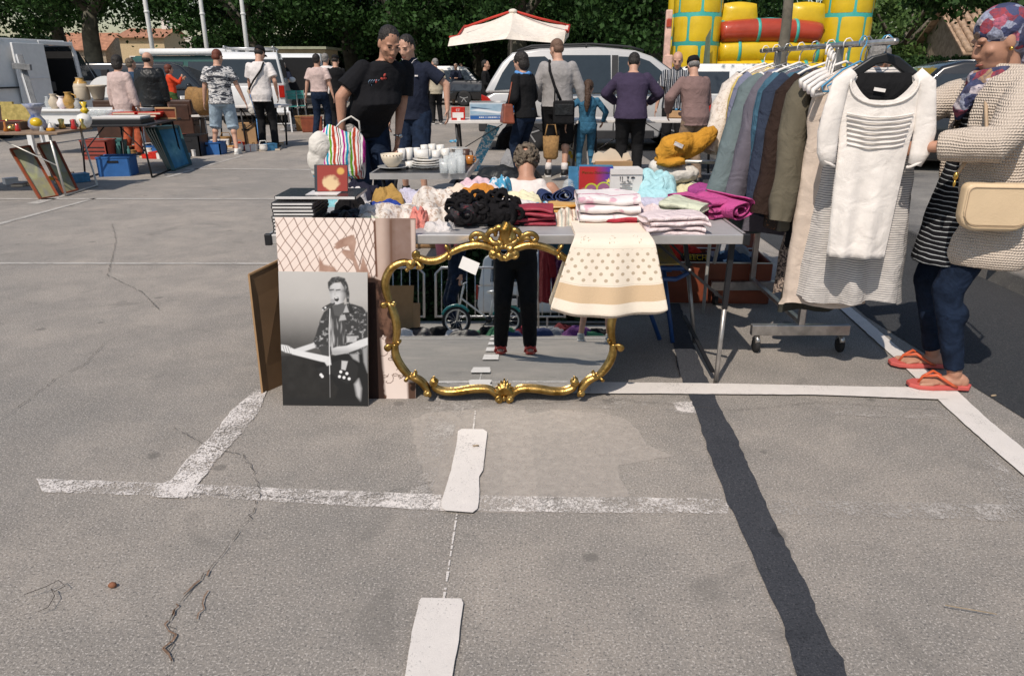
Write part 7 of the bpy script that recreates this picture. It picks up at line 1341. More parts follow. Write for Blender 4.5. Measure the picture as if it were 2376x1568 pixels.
heap('clothes', 'red shirt lying on top of the suitcase', 0, 0, 0, .26, .24, .10, 'c_brightred', seed=71, loc=L0+V(-.18, .02, .27)); heap('clothes', 'denim blue garments in the suitcase', 0, 0, 0, .30, .30, .09, 'denim', seed=72, loc=L0+V(.12, -.02, .235)); heap('clothes', 'white and grey garments at the back of the suitcase', 0, 0, 0, .30, .2, .12, 'c_grey', seed=73, loc=L0+V(.16, .12, .25)); heap('clothes', 'red towel spilling at the left of the suitcase', 0, 0, 0, .22, .2, .10, 'c_brightred', seed=74, loc=L0+V(-.20, -.06, .22))
t = thing('printed_shirt', 'black shirt with yellow lettering folded in the suitcase', 'shirt', L0+V(-.14, -.10, .262), -.1); mb = MB(); mb.box((0, 0, .015), (.17, .13, .03)); mb.build('cloth', 'c_black', t, bevel=.01); text_mesh('REECH', .045, 'lettering', 'vinyl_yellow', t, (0, -.068, .012), (R(70), 0, 0)); text_mesh('REECH', .05, 'lettering', 'vinyl_yellow', t, (0, -.04, .032), (0, 0, 0))
heap('clothes', 'white sheet with blue edge under the left half of the table', 0, 0, 0, .5, .35, .42, 'c_white', seed=75, loc=(-.22, 3.85, .12), rough=.5); heap('clothes', 'dark bundle under the left half of the table', 0, 0, 0, .3, .3, .3, 'c_black', seed=76, loc=(-.36, 3.75, .1)); heap('clothes', 'cream plastic bag under the table behind the sepia board', 0, 0, 0, .34, .3, .5, 'bag_white', seed=77, loc=(-.42, 3.95, .1))
t = thing('storage_box', 'turquoise storage box under the middle of the table', 'box', (.30, 3.75, 0)); mb = MB(); mb.box((0, 0, .30), (.42, .3, .60), top=1.05); mb.build('box_body', 'box_blue', t, bevel=.01); mb = MB(); mb.box((0, 0, .61), (.46, .33, .03)); mb.build('lid', 'box_blue', t, bevel=.008)
t = thing('storage_box', 'dark crate standing behind the gilt mirror under the table', 'box', (-.12, 3.62, 0)); mb = MB(); mb.box((0, 0, .24), (.5, .32, .48)); mb.build('box_body', 'table_black', t, bevel=.01)
# cartons on the pavement at the right
for i, (x, y, z, w, d, h, rz, lb) in enumerate(((3.62, 5.0, .12, .5, .42, .36, -.5, 'lower cardboard carton with a red badge on the pavement at right'), (3.66, 4.95, .49, .46, .42, .28, -.42, 'upper open cardboard carton stacked on the badge carton'), (3.68, 5.55, .12, .5, .42, .4, -.45, 'cardboard carton standing behind the badge carton'), (3.6, 5.2, .78, .3, .3, .2, -.3, 'brown paper packet on top of the stacked cartons'))):
    t = thing('carton', lb, 'carton', (x, y, z), rz); mb = MB(); mb.box((0, 0, h/2), (w, d, h)); mb.build('box_body', 'cardboard', t, bevel=.004); mb = MB(); mb.box((0, 0, h+.002), (w*.99, .05, .002)); mb.build('tape', 'strap_tan', t)
    for s in (-1, 1): mb = MB(); mb.prism([(s*w/2, -d/2, h), (s*w/2, d/2, h), (s*(w/2+.12), d/2, h+.02), (s*(w/2+.12), -d/2, h+.02)], (0, 0, .004)); mb.build('flap', 'cardboard', t)
    if i == 0:
        mb = MB(); mb.prism([(-.12+.085*math.cos(a*1.047), -d/2-.002, .24+.085*math.sin(a*1.047)) for a in range(6)], (0, -.001, 0)); mb.build('badge', 'c_brightred', t); text_mesh('LUB', .05, 'lettering', 'cd_white', t, (-.10, -d/2-.0035, .215), (R(90), 0, 0)); mb = MB(); mb.tube([(-.185, -d/2-.004, .21), (-.185, -d/2-.004, .25), (-.165, -d/2-.004, .27), (-.145, -d/2-.004, .25), (-.145, -d/2-.004, .21)], .003, 5, closed=True); mb.build('house_mark', 'cd_white', t)
        text_mesh('Strawber Wh', .045, 'lettering', 'cd_white', t, (-.10, -d/2-.0025, .10), (R(90), 0, 0)); mb = MB(); mb.box((-.05, -d/2-.002, .045), (.16, .002, .03)); mb.build('label_strip', 'cd_white', t)
# ================================================================ CROCKERY TABLE
cy0 = 5.05; p = P(868, 405, 5.0)
t = thing('folding_table', 'small black topped folding table with crockery in front of the man in black', 'table', (-.42, 5.35, 0)); q = lambda x, y, z: V(x+.42, y-5.35, z)
mb = MB(); mb.prism([q(-.935, 4.98, .735), q(-.05-.26, 4.98, .735), q(-.27, 5.80, .735), q(-.90, 5.80, .735)], (0, 0, .012)); mb.build('tabletop', 'table_black', t)
P4 = [q(-.94, 4.975, .728), q(-.30, 4.975, .728), q(-.262, 5.805, .728), q(-.905, 5.805, .728)]
for a, b2 in zip(P4, P4[1:]+P4[:1]): mb = MB(); mb.beam(a, b2, .014, .040); mb.build('rim', 'alu', t)
for (x, y, gx, gy) in ((-.36, 5.08, -.42, 5.15), (-.32, 5.7, -.30, 5.75), (-.88, 5.1, -.80, 5.2), (-.86, 5.7, -.86, 5.78)): mb = MB(); mb.tube([q(x, y, .71), q((x+gx)/2-.04, (y+gy)/2, .55), q(gx, gy, 0)], .013, 8); mb.build('leg', 'table_black', t)
TT = .749
mdef('china', (.74, .71, .66), .18, var=.03, coat=.4); mdef('china_cream', (.70, .60, .46), .3, var=.05, coat=.3); mdef('plate_grey', (.36, .36, .35), .3, coat=.3); mdef('amber', (.40, .14, .02), .25, coat=.4); mdef('terracotta_dark', (.07, .03, .02), .4)
def put(u, v): return GZ(u, v, TT)
def plate(lb, u, v, r, z=0, m='china'): t = thing('plate', lb, 'plate', put(u, v)+V(0, 0, z)); mb = MB(); mb.lathe([(r*.5, 0), (r*.6, .004), (r, .016), (r*.99, .020), (r*.6, .009), (0.001, .006)], n=28); mb.build('dish', m, t); return t
plate('grey plate under the large cream bowl', 912, 392, .105, 0, 'plate_grey')
t = thing('bowl', 'large cream speckled bowl on a plate at the left of the crockery table', 'bowl', put(911, 391)+V(0, 0, .012)); mb = MB(); mb.lathe([(.035, 0), (.04, .004), (.062, .03), (.074, .06), (.078, .088), (.073, .088), (.062, .045), (.03, .012), (.001, .01)], n=32); mb.build('bowl_body', 'china_cream', t)
mb = MB(); [mb.ell((.0785*math.cos(a), .0785*math.sin(a), .082), .0035, n=6, k=4) for a in (-2.2, -1.9, -1.6, -1.3, -1.0, -.7)]; mb.build('rim_spots', 'terracotta_dark', t)
for i, (u, v, lb) in enumerate(((990, 390, 'bottom'), (992, 389, 'second'), (988, 388, 'third'), (990, 386, 'fourth, topmost'))): plate('%s of the stacked white oval plates' % lb, u, v, .115-.006*i, i*.012, 'clear_glass' if i == 0 else 'china')
def cup(lb, u, v, r, h, handle=True, m='china', side=None, rz=0, z=0, kind='cup'):
    p = put(u, v)+V(0, 0, z); t = thing(kind, lb, kind, p, rz); rot = None
    if side is not None: rot = Matrix.Rotation(R(90), 3, 'Y'); t.location.z += r
    mb = MB(); mb.lathe([(r*.72, 0), (r*.80, .004), (r, h), (r*.93, h), (r*.74, .008), (.001, .007)], n=22, rot=rot); mb.build('cup_body', m, t)
    if handle: mb = MB(); hp_ = [V(r*.88, 0, h*.8), V(r*1.45, 0, h*.82), V(r*1.6, 0, h*.5), V(r*1.35, 0, h*.25), V(r*.82, 0, h*.22)]; mb.tube([rot @ k if rot else k for k in hp_], .005, 7); mb.build('handle', m, t)
    return t
for a in ((933, 372, .030, .085, False, 'tall white beaker at the left front of the cup group'), (950, 371, .030, .088, False, 'second tall white beaker, touching the first'), (968, 366, .028, .075, False, 'small white cup behind the beakers'), (985, 362, .030, .085, True, 'white cup at the back left of the group'), (1003, 360, .031, .085, True, 'white cup at the back middle with a faint pattern'), (1022, 362, .032, .085, True, 'white cup at the back right of the group'), (992, 372, .032, .078, True, 'white cup with a green sprig in the second row'), (1034, 372, .034, .085, True, 'white mug beside the glasses'), (1012, 374, .033, .078, True, 'printed white cup in the middle row')): cup(a[5], a[0], a[1], a[2], a[3], a[4], rz=1.0)
cup('white mug lying on its side on the plates', 968, 384, .036, .085, True, side=1, z=.045); cup('small white cup left of the stacked plates', 950, 390, .030, .045, True); cup('small square white dish behind the glasses', 1032, 388, .04, .03, False)
cup('brown mug with an amber handle at the right back corner', 1080, 372, .035, .08, True, 'terracotta_dark', rz=.2, kind='mug'); cup('amber drinking mug behind the glass tumblers', 1090, 381, .03, .06, True, 'amber', rz=.3, kind='mug')
t = thing('plate', 'pale flat plate lying behind the glass tumblers', 'plate', put(1062, 364)+V(0, 0, .06)); mb = MB(); mb.lathe([(.03, -.05), (.05, 0), (.085, .008), (.08, .01), (.001, .004)], n=24); mb.build('dish', 'china', t)
t = thing('toy_fish', 'small blue china fish on the crockery table\'s far plate', 'ornament', put(1050, 355)+V(0, 0, .08)); mb = MB(); mb.ell((0, 0, .012), (.024, .012, .012)); mb.ell((.028, 0, .015), (.012, .004, .014)); mb.build('ornament_body', 'c_bluewhite', t)
for i, (u, v) in enumerate(((1030, 402), (1040, 394), (1050, 403), (1062, 396), (1070, 402), (1052, 386), (1066, 386))):
    t = thing('glass_tumbler', 'tall clear glass tumbler at the right end of the crockery table', 'glass', put(u, v), i, 'tall glass tumblers on the crockery table'); mb = MB(); r = .030; h = .115 if i in (3, 4, 6) else .095
    mb.lathe([(r*.9, 0), (r*.92, .003), (r, h), (r*.94, h), (r*.84, .012), (.001, .012)], n=20); mb.build('glass_body', 'clear_glass', t)
# under it: pots, vase, paper bag
mdef('pink_pot', (.55, .20, .30), .5); mdef('red_glaze', (.45, .02, .015), .2, coat=.6); mdef('yellow_pot', (.62, .45, .06), .5); mdef('kraft', (.30, .18, .09), .85, wr=.6, ws=10)
for x, y, r, h, m, nm, lb in ((-.53, 5.55, .065, .20, 'pink_pot', 'plant_pot', 'lilac pink pot under the crockery table'), (-.43, 5.45, .07, .17, 'pink_pot', 'plant_pot', 'deeper pink pot, right of the lilac one'), (-.33, 5.95, .09, .3, 'yellow_pot', 'plant_pot', 'yellow pot behind the red vase')):
    t = thing(nm, lb, 'pot', (x, y, 0)); mb = MB(); mb.lathe([(r*.7, 0), (r, h), (r*1.08, h), (r*1.08, h+.02), (r*.95, h+.02), (r*.6, .02), (.001, .02)], n=20); mb.build('pot_body', m, t)
t = thing('vase', 'glossy red round vase beneath the right end of the crockery table', 'vase', (-.26, 5.35, 0)); mb = MB(); mb.lathe([(.06, 0), (.10, .05), (.125, .13), (.11, .21), (.05, .26), (.045, .29), (.07, .30), (.06, .305), (.03, .27), (.001, .26)], n=24); mb.build('vase_body', 'red_glaze', t)
t = thing('paper_bag', 'brown paper bag standing under the crockery table', 'bag', (-.75, 6.1, 0)); mb = MB(); mb.box((0, 0, .2), (.34, .22, .4), top=.8); meld(mb, 'bag_body', 'kraft', t, .014, 2, .04, .1)
# ================================================================ LONG STALL TABLES IN FRONT OF THE MINIVAN
mdef('table_white', (.66, .63, .60), .5, var=.05)
def ltable(lb, x0, x1, y0, y1, z, m='table_white'):
    t = thing('stall_table', lb, 'table', ((x0+x1)/2, (y0+y1)/2, 0)); w, d = x1-x0, y1-y0; mb = MB(); mb.box((0, 0, z-.02), (w, d, .04)); mb.build('tabletop', m, t, bevel=.006)
    for sx in (-1, 1):
        for sy in (-1, 1): mb = MB(); mb.bar((sx*(w/2-.12), sy*(d/2-.06), z-.04), (sx*(w/2-.16), sy*(d/2-.05), 0), .018); mb.build('leg', 'table_black', t)
        mb = MB(); mb.beam((sx*(w/2-.14), -d/2+.06, z-.06), (sx*(w/2-.7), -d/2+.06, z-.35) if 0 else (sx*(w/2-.14), d/2-.06, .3), .02, .012); mb.build('brace', 'table_black', t)
        mb = MB(); mb.beam((sx*(w/2-.14), -d/2+.07, .33), (sx*(w/2-.75), -d/2+.07, z-.05), .022, .012); mb.build('brace', 'table_black', t)
    return t
ltable('left of the white topped stall tables, carrying the model kit box', -.88, 1.0, 10.35, 11.05, .74); ltable('middle white topped stall table beside the girl', 1.03, 2.6, 10.5, 11.2, .74); ltable('right hand stall table with toy boxes and books', 2.63, 4.3, 10.6, 11.3, .75)
t = thing('model_box', 'large model kit box with a blue aircraft picture on the long table', 'box', (-.22, 10.62, .74), .03)
def shipp(s, t_):
    X, Y = s*360, (1-t_)*130; n = vn(X, Y, .03, 7, 3); c = np.ones(X.shape+(3,))*np.array([.30, .42, .52]); c = c+.16*(n[..., None]-.5); c = over(c, msk(sdpoly(X, Y, [(0, 60), (60, 45), (200, 70), (360, 60), (360, 75), (190, 84), (60, 66)]), 8), (.72, .74, .76)); c = over(c, msk(Y*-1+84+4*np.sin(X*.04), 6)*.9, (.30, .38, .45)); c = over(c, msk(Y*-1+100, 2), (.03, .10, .28)); c = over(c, msk(sdpoly(X, Y, [(10, 30), (100, 42), (150, 46), (100, 50), (8, 42)]), 4), (.05, .09, .16))
    c = over(c, msk(np.abs(Y-114)-4, 2)*((np.sin(X*.5) > -.2) & (X > 60) & (X < 215)), .7); return over(c, msk(Y-10, 3), (.55, .62, .68))
mb = MB(); mb.box((0, 0, .115), (.72, .30, .22)); mb.build('box_body', 'box_white', t); printed('printed_face', t, (-.355, -.152, .01), (.355, -.152, .01), (-.355, -.152, .225), (.355, -.152, .225), 90, 40, shipp); mb = MB(); mb.prism([(-.35, -.15, .226), (.35, -.15, .226), (.35, .15, .235), (-.35, .15, .235)], (0, 0, .004)); mb.build('lid', 'paint_silver', t); text_mesh('Revell', .045, 'lettering', 'c_brightred', t, (-.27, -.10, .236), (0, 0, 0))
t = thing('small_box', 'red and white box marked EZ at the left end of the long table', 'box', (-.74, 10.60, .74), .03); mb = MB(); mb.box((0, 0, .08), (.18, .25, .16)); mb.build('box_body', 'c_brightred', t); mb = MB(); mb.box((0, -.127, .065), (.15, .004, .07)); mb.box((.01, -.129, .015), (.05, .004, .03)); mb.build('label', 'box_white', t); text_mesh('EZ', .045, 'lettering', 'box_white', t, (0, -.129, .115), (R(90), 0, 0))
t = thing('picture_book', 'white picture book with a yellow and red round head standing on the middle table', 'book', (1.62, 10.65, .74), 0)
def bookp(s, t_): X, Y = s*100, t_*130; c = np.ones(X.shape+(3,))*.7; c = over(c, msk(sdpoly(X, Y, [(35, 8), (95, 8), (95, 115), (35, 115)]), 2), (.05, .12, .35)); c = over(c, msk(np.hypot(X-65, (Y-78)*.9)-26-4*np.sin(np.arctan2(Y-78, X-65)*9), 3), (.75, .5, .03)); c = over(c, msk(np.hypot(X-65, Y-78)-9, 3), (.6, .12, .08)); return over(c, msk(np.abs(Y-25)-6, 2)*((X > 40) & (X < 90)), .7)
mb = MB(); mb.box((0, .02, .17), (.26, .04, .34)); mb.build('book_body', 'box_white', t); printed('cover', t, (-.128, -.002, .002), (.128, -.002, .002), (-.128, -.002, .338), (.128, -.002, .338), 40, 50, bookp)
rnd = random.Random(12); pal = ['c_brightred', 'box_white', 'cardboard', 'box_blue', 'c_mustard', 'c_green', 'c_pink']
specs = [('box', 'shallow red tray beside the purple jumper', 2.60, .20, .28, .14, 'c_brightred'), ('wooden_box', 'pale wooden box at the front of the right table', 2.35, .28, .2, .09, 'cardboard'), ('toy_box', 'clear grey tub of pink toys in front of the striped shirt', 2.92, .26, .2, .11, 'c_grey'), ('box', 'red upright box behind the toy tub', 2.72, .12, .2, .2, 'c_brightred'),
         ('box', 'white plastic tub at the right end of the stall', 3.95, .2, .2, .12, 'box_white'), ('box', 'blue box near the old man\'s right arm', 3.72, .2, .2, .13, 'box_blue'), ('ornament', 'yellow toy group beside the upright comics', 3.85, .15, .1, .18, 'c_mustard'), ('box', 'small green box between the toy tubs', 3.15, .12, .14, .08, 'c_green')]
for i, (nm, lb, x, w, d, h, m) in enumerate(specs):
    t = thing(nm, lb, nm.replace('_', ' '), (x, 10.78+.12*(i % 2), .75), rnd.uniform(-.2, .2)); mb = MB(); mb.box((0, 0, h/2), (w, d, h), top=1.04); mb.build('box_body', m, t, bevel=.006); mb = MB()
    for k in range(7): mb.ell((rnd.uniform(-w/2.4, w/2.4), rnd.uniform(-d/2.5, d/2.5), h+.012), (.025, .025, .02), n=7, k=5)
    mb.build('contents', rnd.choice(pal), t)
for i, (x, h) in enumerate(((4.15, .40), (3.9, .42), (4.4, .38))):
    t = thing('comic_book', ('nearest', 'second', 'third')[i]+' upright comic with a coloured cover in the rack at the stall\'s right end', 'comic', (x, 11.2, .75), .1)
    mb = MB(); mb.box((0, 0, h/2), (.26, .02, h)); mb.build('book_body', 'box_white', t); printed('cover', t, (-.12, -.011, .01), (.12, -.011, .01), (-.12, -.011, h-.01), (.12, -.011, h-.01), 24, 30, lambda s, t_, i=i: np.stack([.5+.4*(vn(s*9, t_*12, 1, i, 2)-.5)*2, .45+.4*(vn(s*9, t_*12, 1, i+5, 2)-.5)*2, .40+.4*(vn(s*9, t_*12, 1, i+9, 2)-.5)*2], 2))
# under the long tables
t = thing('skateboard', 'white board with red and blue print leaning under the left end of the long table', 'board', (-.50, 10.9, 0), 0); mb = MB(); mb.prism([(-.15, 0, 0), (.0, 0, 0), (.33, -.1, .62), (.16, -.1, .66)], (0, .03, 0)); mb.build('deck', 'c_bluewhite', t); mb = MB(); mb.prism([(-.03, -.008, .12), (.05, -.01, .13), (.12, -.04, .28), (.03, -.03, .26)], (0, -.004, 0)); mb.build('red_print', 'c_brightred', t)
heap('bags', 'pile of dark bags under the left stall table', 0, 0, 0, 1.1, .9, .32, 'leather_black', seed=81, loc=(-.05, 9.9, 0), cat='bag', rough=.8); heap('bags', 'grey rucksack on the dark bags', 0, 0, 0, .5, .45, .52, 'c_grey', seed=82, loc=(.05, 10.3, .05), cat='bag', rough=.6); heap('bags', 'flat black music case lying left of the dark bags', 0, 0, 0, .9, .3, .16, 'table_black', seed=83, loc=(-.45, 9.7, 0), cat='case', rz=-.15); heap('bags', 'black rucksack hanging low behind the blue scarf woman', 0, 0, 0, .6, .4, .55, 'c_black', seed=84, loc=(.0, 11.2, .3), cat='bag')
t = thing('straw_basket', 'tall woven straw basket bag hanging beside the grey jumper man', 'basket', (.50, 9.75, .30)); mdef('wicker', (.25, .14, .05), .85, bump=1, bs=60, var=.3, vs=30); mb = MB(); mb.lathe([(.07, 0), (.095, .03), (.105, .29), (.10, .29), (.09, .05), (.001, .03)], n=18, sc=(1, .6)); mb.build('basket_body', 'wicker', t); mb = MB(); mb.tube([(-.08, 0, .27), (-.05, 0, .43), (.05, 0, .43), (.08, 0, .27)], .009, 6); mb.build('basket_handle', 'wicker', t)
t = thing('carrier_bag', 'white carrier bag with yellow green flowers under the table by the girl', 'bag', (.92, 11.0, 0)); mb = MB(); mb.box((0, 0, .33), (.36, .16, .62), top=.8); meld(mb, 'bag_body', 'bag_white', t, .02, 3, .05, .12); mb = MB(); [mb.ell((rnd.uniform(-.12, .12), -.11, .06+.05*k), (.03, .012, .03), n=7, k=5) for k in range(5)]; mb.build('flower_print', 'vinyl_yellow', t)
t = thing('handbag', 'brown leather handbag on the arm of the blue scarf woman', 'handbag', (-.06, 9.85, .74), .2); mb = MB(); mb.box((0, 0, .12), (.16, .24, .24), top=.7); mb.build('bag_body', 'suitcase', t, bevel=.02); mb = MB(); mb.tube([(0, -.06, .22), (.05, -.04, .5), (.07, .04, .5), (0, .06, .22)], .008, 6); mb.build('strap', 'suitcase', t)
for i, (x, y) in enumerate(((2.9, 9.9), (3.25, 9.95))):
    t = thing('stool', ('black tubular stool leg frame under the right stall table', 'second black stool frame, further right')[i], 'stool', (x, y, 0), .3*i); mb = MB(); mb.tube([(-.12, 0, 0), (-.10, 0, .42), (.10, 0, .42), (.12, 0, 0)], .012, 7); mb.tube([(-.12, .25, 0), (-.10, .25, .42), (.10, .25, .42), (.12, .25, 0)], .012, 7); mb.build('frame', 'table_black', t); mb = MB(); mb.box((0, .12, .44), (.28, .3, .03)); mb.build('seat', 'table_black', t, bevel=.01)
# ================================================================ WHITE PARASOL
pc = P(1186, 100, 16.2); cx_, cy_ = pc.x, 16.4
t = thing('parasol', 'large off white square market parasol with red edging', 'parasol', (cx_, cy_, 0)); cloth('canvas', (.70, .63, .55), wr=.5, ws=2.5, bump=.2); mdef('red_edge', (.50, .045, .03), .8); A = P(1186, 22, 16.4).z
c0 = V(0, 0, A); L1_ = P(1080, 68, 16.6); R1_ = P(1318, 62, 16.9)
def W_(u, v, Y): p = P(u, v, Y); return V(p.x-cx_, Y-cy_, p.z)
fl, fm, fr, bk_l, bk_m, bk_r = W_(1044, 88, 15.4), W_(1184, 73, 15.2), W_(1313, 72, 15.6), W_(1078, 62, 17.4), W_(1200, 48, 17.9), W_(1322, 60, 17.2)
ap = W_(1190, 27, 16.4); rimv = [fl, fm, fr, bk_r, bk_m, bk_l]
mb = MB()
for i in range(6):
    a, b2 = rimv[i], rimv[(i+1) % 6]
    mb.grid(lambda u, v, a=a, b2=b2: ap.lerp(a.lerp(b2, u), v)-V(0, 0, .10*math.sin(math.pi*u)*v+.06*math.sin(math.pi*v)), 8, 8)
mb.build('canopy', 'canvas', t)
mb = MB(); hems = [W_(1039, 108, 15.3), W_(1173, 91, 15.05), W_(1308, 102, 15.5), W_(1320, 84, 17.3), W_(1200, 72, 18), W_(1078, 85, 17.5)]
for i in range(6):
    a, b2 = rimv[i], rimv[(i+1) % 6]; c_, d_ = hems[i], hems[(i+1) % 6]
    mb.grid(lambda u, v, a=a, b2=b2, c_=c_, d_=d_: (a.lerp(b2, u)-V(0, 0, .10*math.sin(math.pi*u))).lerp(c_.lerp(d_, u)+V(0, .03*math.sin(u*14), 0), v), 14, 5)
mb.build('valance', 'canvas', t)
mb = MB(); 
for i in (5, 4, 3, 2): mb.tube([rimv[i]+V(0, 0, .01), (rimv[i].lerp(rimv[(i+1) % 6], .5))-V(0, 0, .08), rimv[(i+1) % 6]+V(0, 0, .01)], .022, 6)
mb.tube([W_(1078, 64, 16.6), W_(1140, 42, 16.5), ap+V(0, 0, .012)], .025, 6); mb.tube([ap+V(0, 0, .012), W_(1250, 43, 16.6), W_(1314, 58, 16.7)], .025, 6); mb.build('red_edging', 'red_edge', t)
mb = MB(); mb.bar((0, 0, 0), (0, 0, ap.z), .025); mb.build('pole', 'pole_white', t); mb = MB(); mb.ell(ap, (.09, .09, .05)); mb.build('finial', 'canvas', t)
for r_ in rimv: mb = MB(); mb.bar((0, 0, ap.z-.3), r_*.55+V(0, 0, 1)*(ap.z*.45-.12), .012, 6); mb.build('rib', 'pole_white', t)
mb = MB(); mb.lathe([(.3, 0), (.3, .08), (.04, .12)], n=20); mb.build('base', 'table_black', t)

# ================================================================ LEFT STALLS
def lt(lb, loc, rz, w, d, h, legm='tube_grey', topm='cardboard', cross=True, white=False):
    t = thing('stall_table', lb, 'table', loc, rz); mb = MB(); mb.box((0, 0, h-.0125), (w, d, .025)); mb.build('tabletop', topm, t, bevel=.004)
    for sx in (-1, 1): mb = MB(); mb.tube([(sx*(w/2-.12), -d/2+.06, h-.03), (sx*(w/2-.06), -d/2+.03, .012), (sx*(w/2-.06), d/2-.03, .012), (sx*(w/2-.12), d/2-.06, h-.03)], .013, 8); mb.build('leg_loop', legm, t)
    for sx in (-1, 1):
        mb = MB(); mb.bar((sx*(w/2-.1), -d/2+.05, .35), (sx*.1, -d/2+.1, h-.03), .008); mb.build('brace', legm, t)
    return t
ta = lt('long wooden topped table with pale tube legs at the left edge', (-6.05, 9.0, 0), .06, 1.75, .85, .72, 'chair_tube', 'khaki')
tb = lt('table with a black edged top and thin dark legs above the blue crate', (-5.42, 10.85, 0), .12, .98, 1.5, .70, 'table_black', 'table_black')
dk_ = thing('white_desk', 'white painted desk with pots behind the left tables', 'desk', (-7.3, 13.3, 0), .05); mb = MB(); mb.box((0, 0, .74), (2.1, .7, .04)); mb.build('desktop', 'paint_grey_white', dk_, bevel=.008); mb = MB(); mb.box((0, 0, .62), (1.95, .6, .2)); mb.build('apron', 'paint_grey_white', dk_)
for sx in (-1, 1):
    for sy in (-1, 1): mb = MB(); mb.box((sx*.93, sy*.27, .3), (.08, .08, .6)); mb.build('leg', 'paint_grey_white', dk_, bevel=.006)
mdef('dark_wood', (.05, .022, .014), .45, var=.3, vs=8)
dr = thing('chest', 'dark wooden chest carrying the stoneware jar and the cream pot', 'chest', (-7.2, 15.3, 0), 0); mb = MB(); mb.box((0, 0, .41), (1.9, .6, .82)); mb.build('chest_body', 'dark_wood', dr, bevel=.015)
for x in (-.62, 0, .62): mb = MB(); mb.box((x, -.305, .6), (.56, .02, .28)); o = mb.build('drawer', 'dark_wood', dr, bevel=.006); mb = MB(); mb.ell((x, -.33, .6), .02); mb.build('knob', 'gold', o)
def pot(nm, lb, loc, prof, m, cat='pot', parts=()):
    t = thing(nm, lb, cat, loc); mb = MB(); mb.lathe(prof, n=20); mb.build('pot_body', m, t)
    for n_, m2, fn in parts: prt(t, n_, m2, fn)
    return t
mdef('stoneware', (.52, .44, .33), .4, var=.08); mdef('ochre_glaze', (.42, .24, .06), .35, var=.3, vs=20, coat=.3); mdef('blue_glaze', (.05, .12, .45), .25, coat=.5, var=.5, vs=8, var2=(.6, .6, .6)); mdef('brass', (.55, .38, .12), .3, 1., var=.3, vs=20)
pl = lambda u, v, Y, z=None: (lambda p: V(p.x, Y, p.z if z is None else z))(P(u, v, Y))
pot('stoneware_jar', 'two tone stoneware jar with a brown neck on the dark chest', pl(193, 230, 15.2, .82), [(.12, 0), (.14, .03), (.14, .26), (.11, .33), (.07, .36), (.065, .41), (.08, .42), (.04, .42), (.001, .4)], 'stoneware', 'jar', [('brown_neck', 'ochre_glaze', lambda m: m.lathe([(.141, .24), (.112, .332), (.073, .362), (.068, .41)], n=20))])
pot('garden_pot', 'wide cream pot with handles right of the stoneware jar', pl(229, 228, 15.2, .82), [(.08, 0), (.10, .03), (.155, .24), (.18, .25), (.18, .28), (.15, .28), (.08, .06), (.001, .05)], 'stoneware', 'pot', [('pot_handle', 'stoneware', lambda m: (m.tube([(s*.16, 0, .24), (s*.22, 0, .25), (s*.2, 0, .18), (s*.14, 0, .18)], .013, 6) for s in (-1, 1)))])
t = thing('round_mirror', 'pale half round plate standing behind the cream pot', 'plate', pl(249, 215, 16.0, .84)); mb = MB(); mb.prism([(.42*math.cos(math.pi*i/16), 0, .42*math.sin(math.pi*i/16)) for i in range(17)], (0, .03, 0)); mb.build('disc', 'paint_white', t)
desk_items = [(128, 'cream_jug', 'cream jug on the white desk, leftmost', 'stoneware'), (146, 'vase', 'floral white vase beside the cream jug', 'c_pinkfloral'), (163, 'pitcher', 'tall ochre pitcher in the middle of the white desk', 'ochre_glaze'), (182, 'small_vase', 'small grey blue vase on the white desk', 'plate_grey'), (195, 'goblet', 'small dark blue goblet at the right end of the white desk', 'c_navy'), (112, 'glass_bottle', 'small clear bottle at the left of the white desk', 'clear_glass')]
for i, (u, nm, lb, m) in enumerate(desk_items): h = (.24, .2, .27, .17, .12, .2)[i]; r = (.085, .08, .09, .06, .05, .04)[i]; pot(nm, lb, pl(u, 250, 13.1, .76), [(r*.6, 0), (r, h*.25), (r*1.05, h*.5), (r*.55, h*.78), (r*.5, h*.92), (r*.7, h), (r*.5, h), (.001, h*.9)], m, 'pot', [('handle', m, lambda mm: mm.tube([(r*.6, 0, h*.9), (r*1.4, 0, h*.8), (r*1.3, 0, h*.45), (r*.95, 0, h*.35)], .012, 6))] if i in (0, 2) else ())
# cross leaning on the van
mdef('cross_grey', (.17, .175, .18), .8, bump=.4, bs=30, var=.3); t = thing('wooden_cross', 'grey wooden cross with white edges leaning against the panel van', 'cross', pl(75, 245, 15.2, 0)); t.location.z = 0
a, b2 = P(46, 128, 15.4), P(88, 245, 14.9); L0 = t.location; mb = MB(); mb.beam(a-L0, b2-L0+V(.05, -.05, -.75), .085, .07); c_, d_ = P(30, 153, 15.2), P(72, 157, 15.2); mb.beam(c_-L0, d_-L0, .07, .11); mb.build('beams', 'cross_grey', t, bevel=.008); mb = MB(); mb.beam(a-L0+V(-.055, -.03, 0), b2-L0+V(-.02, -.07, -.72), .02, .08); mb.build('pale_edge', 'paint_white', t)
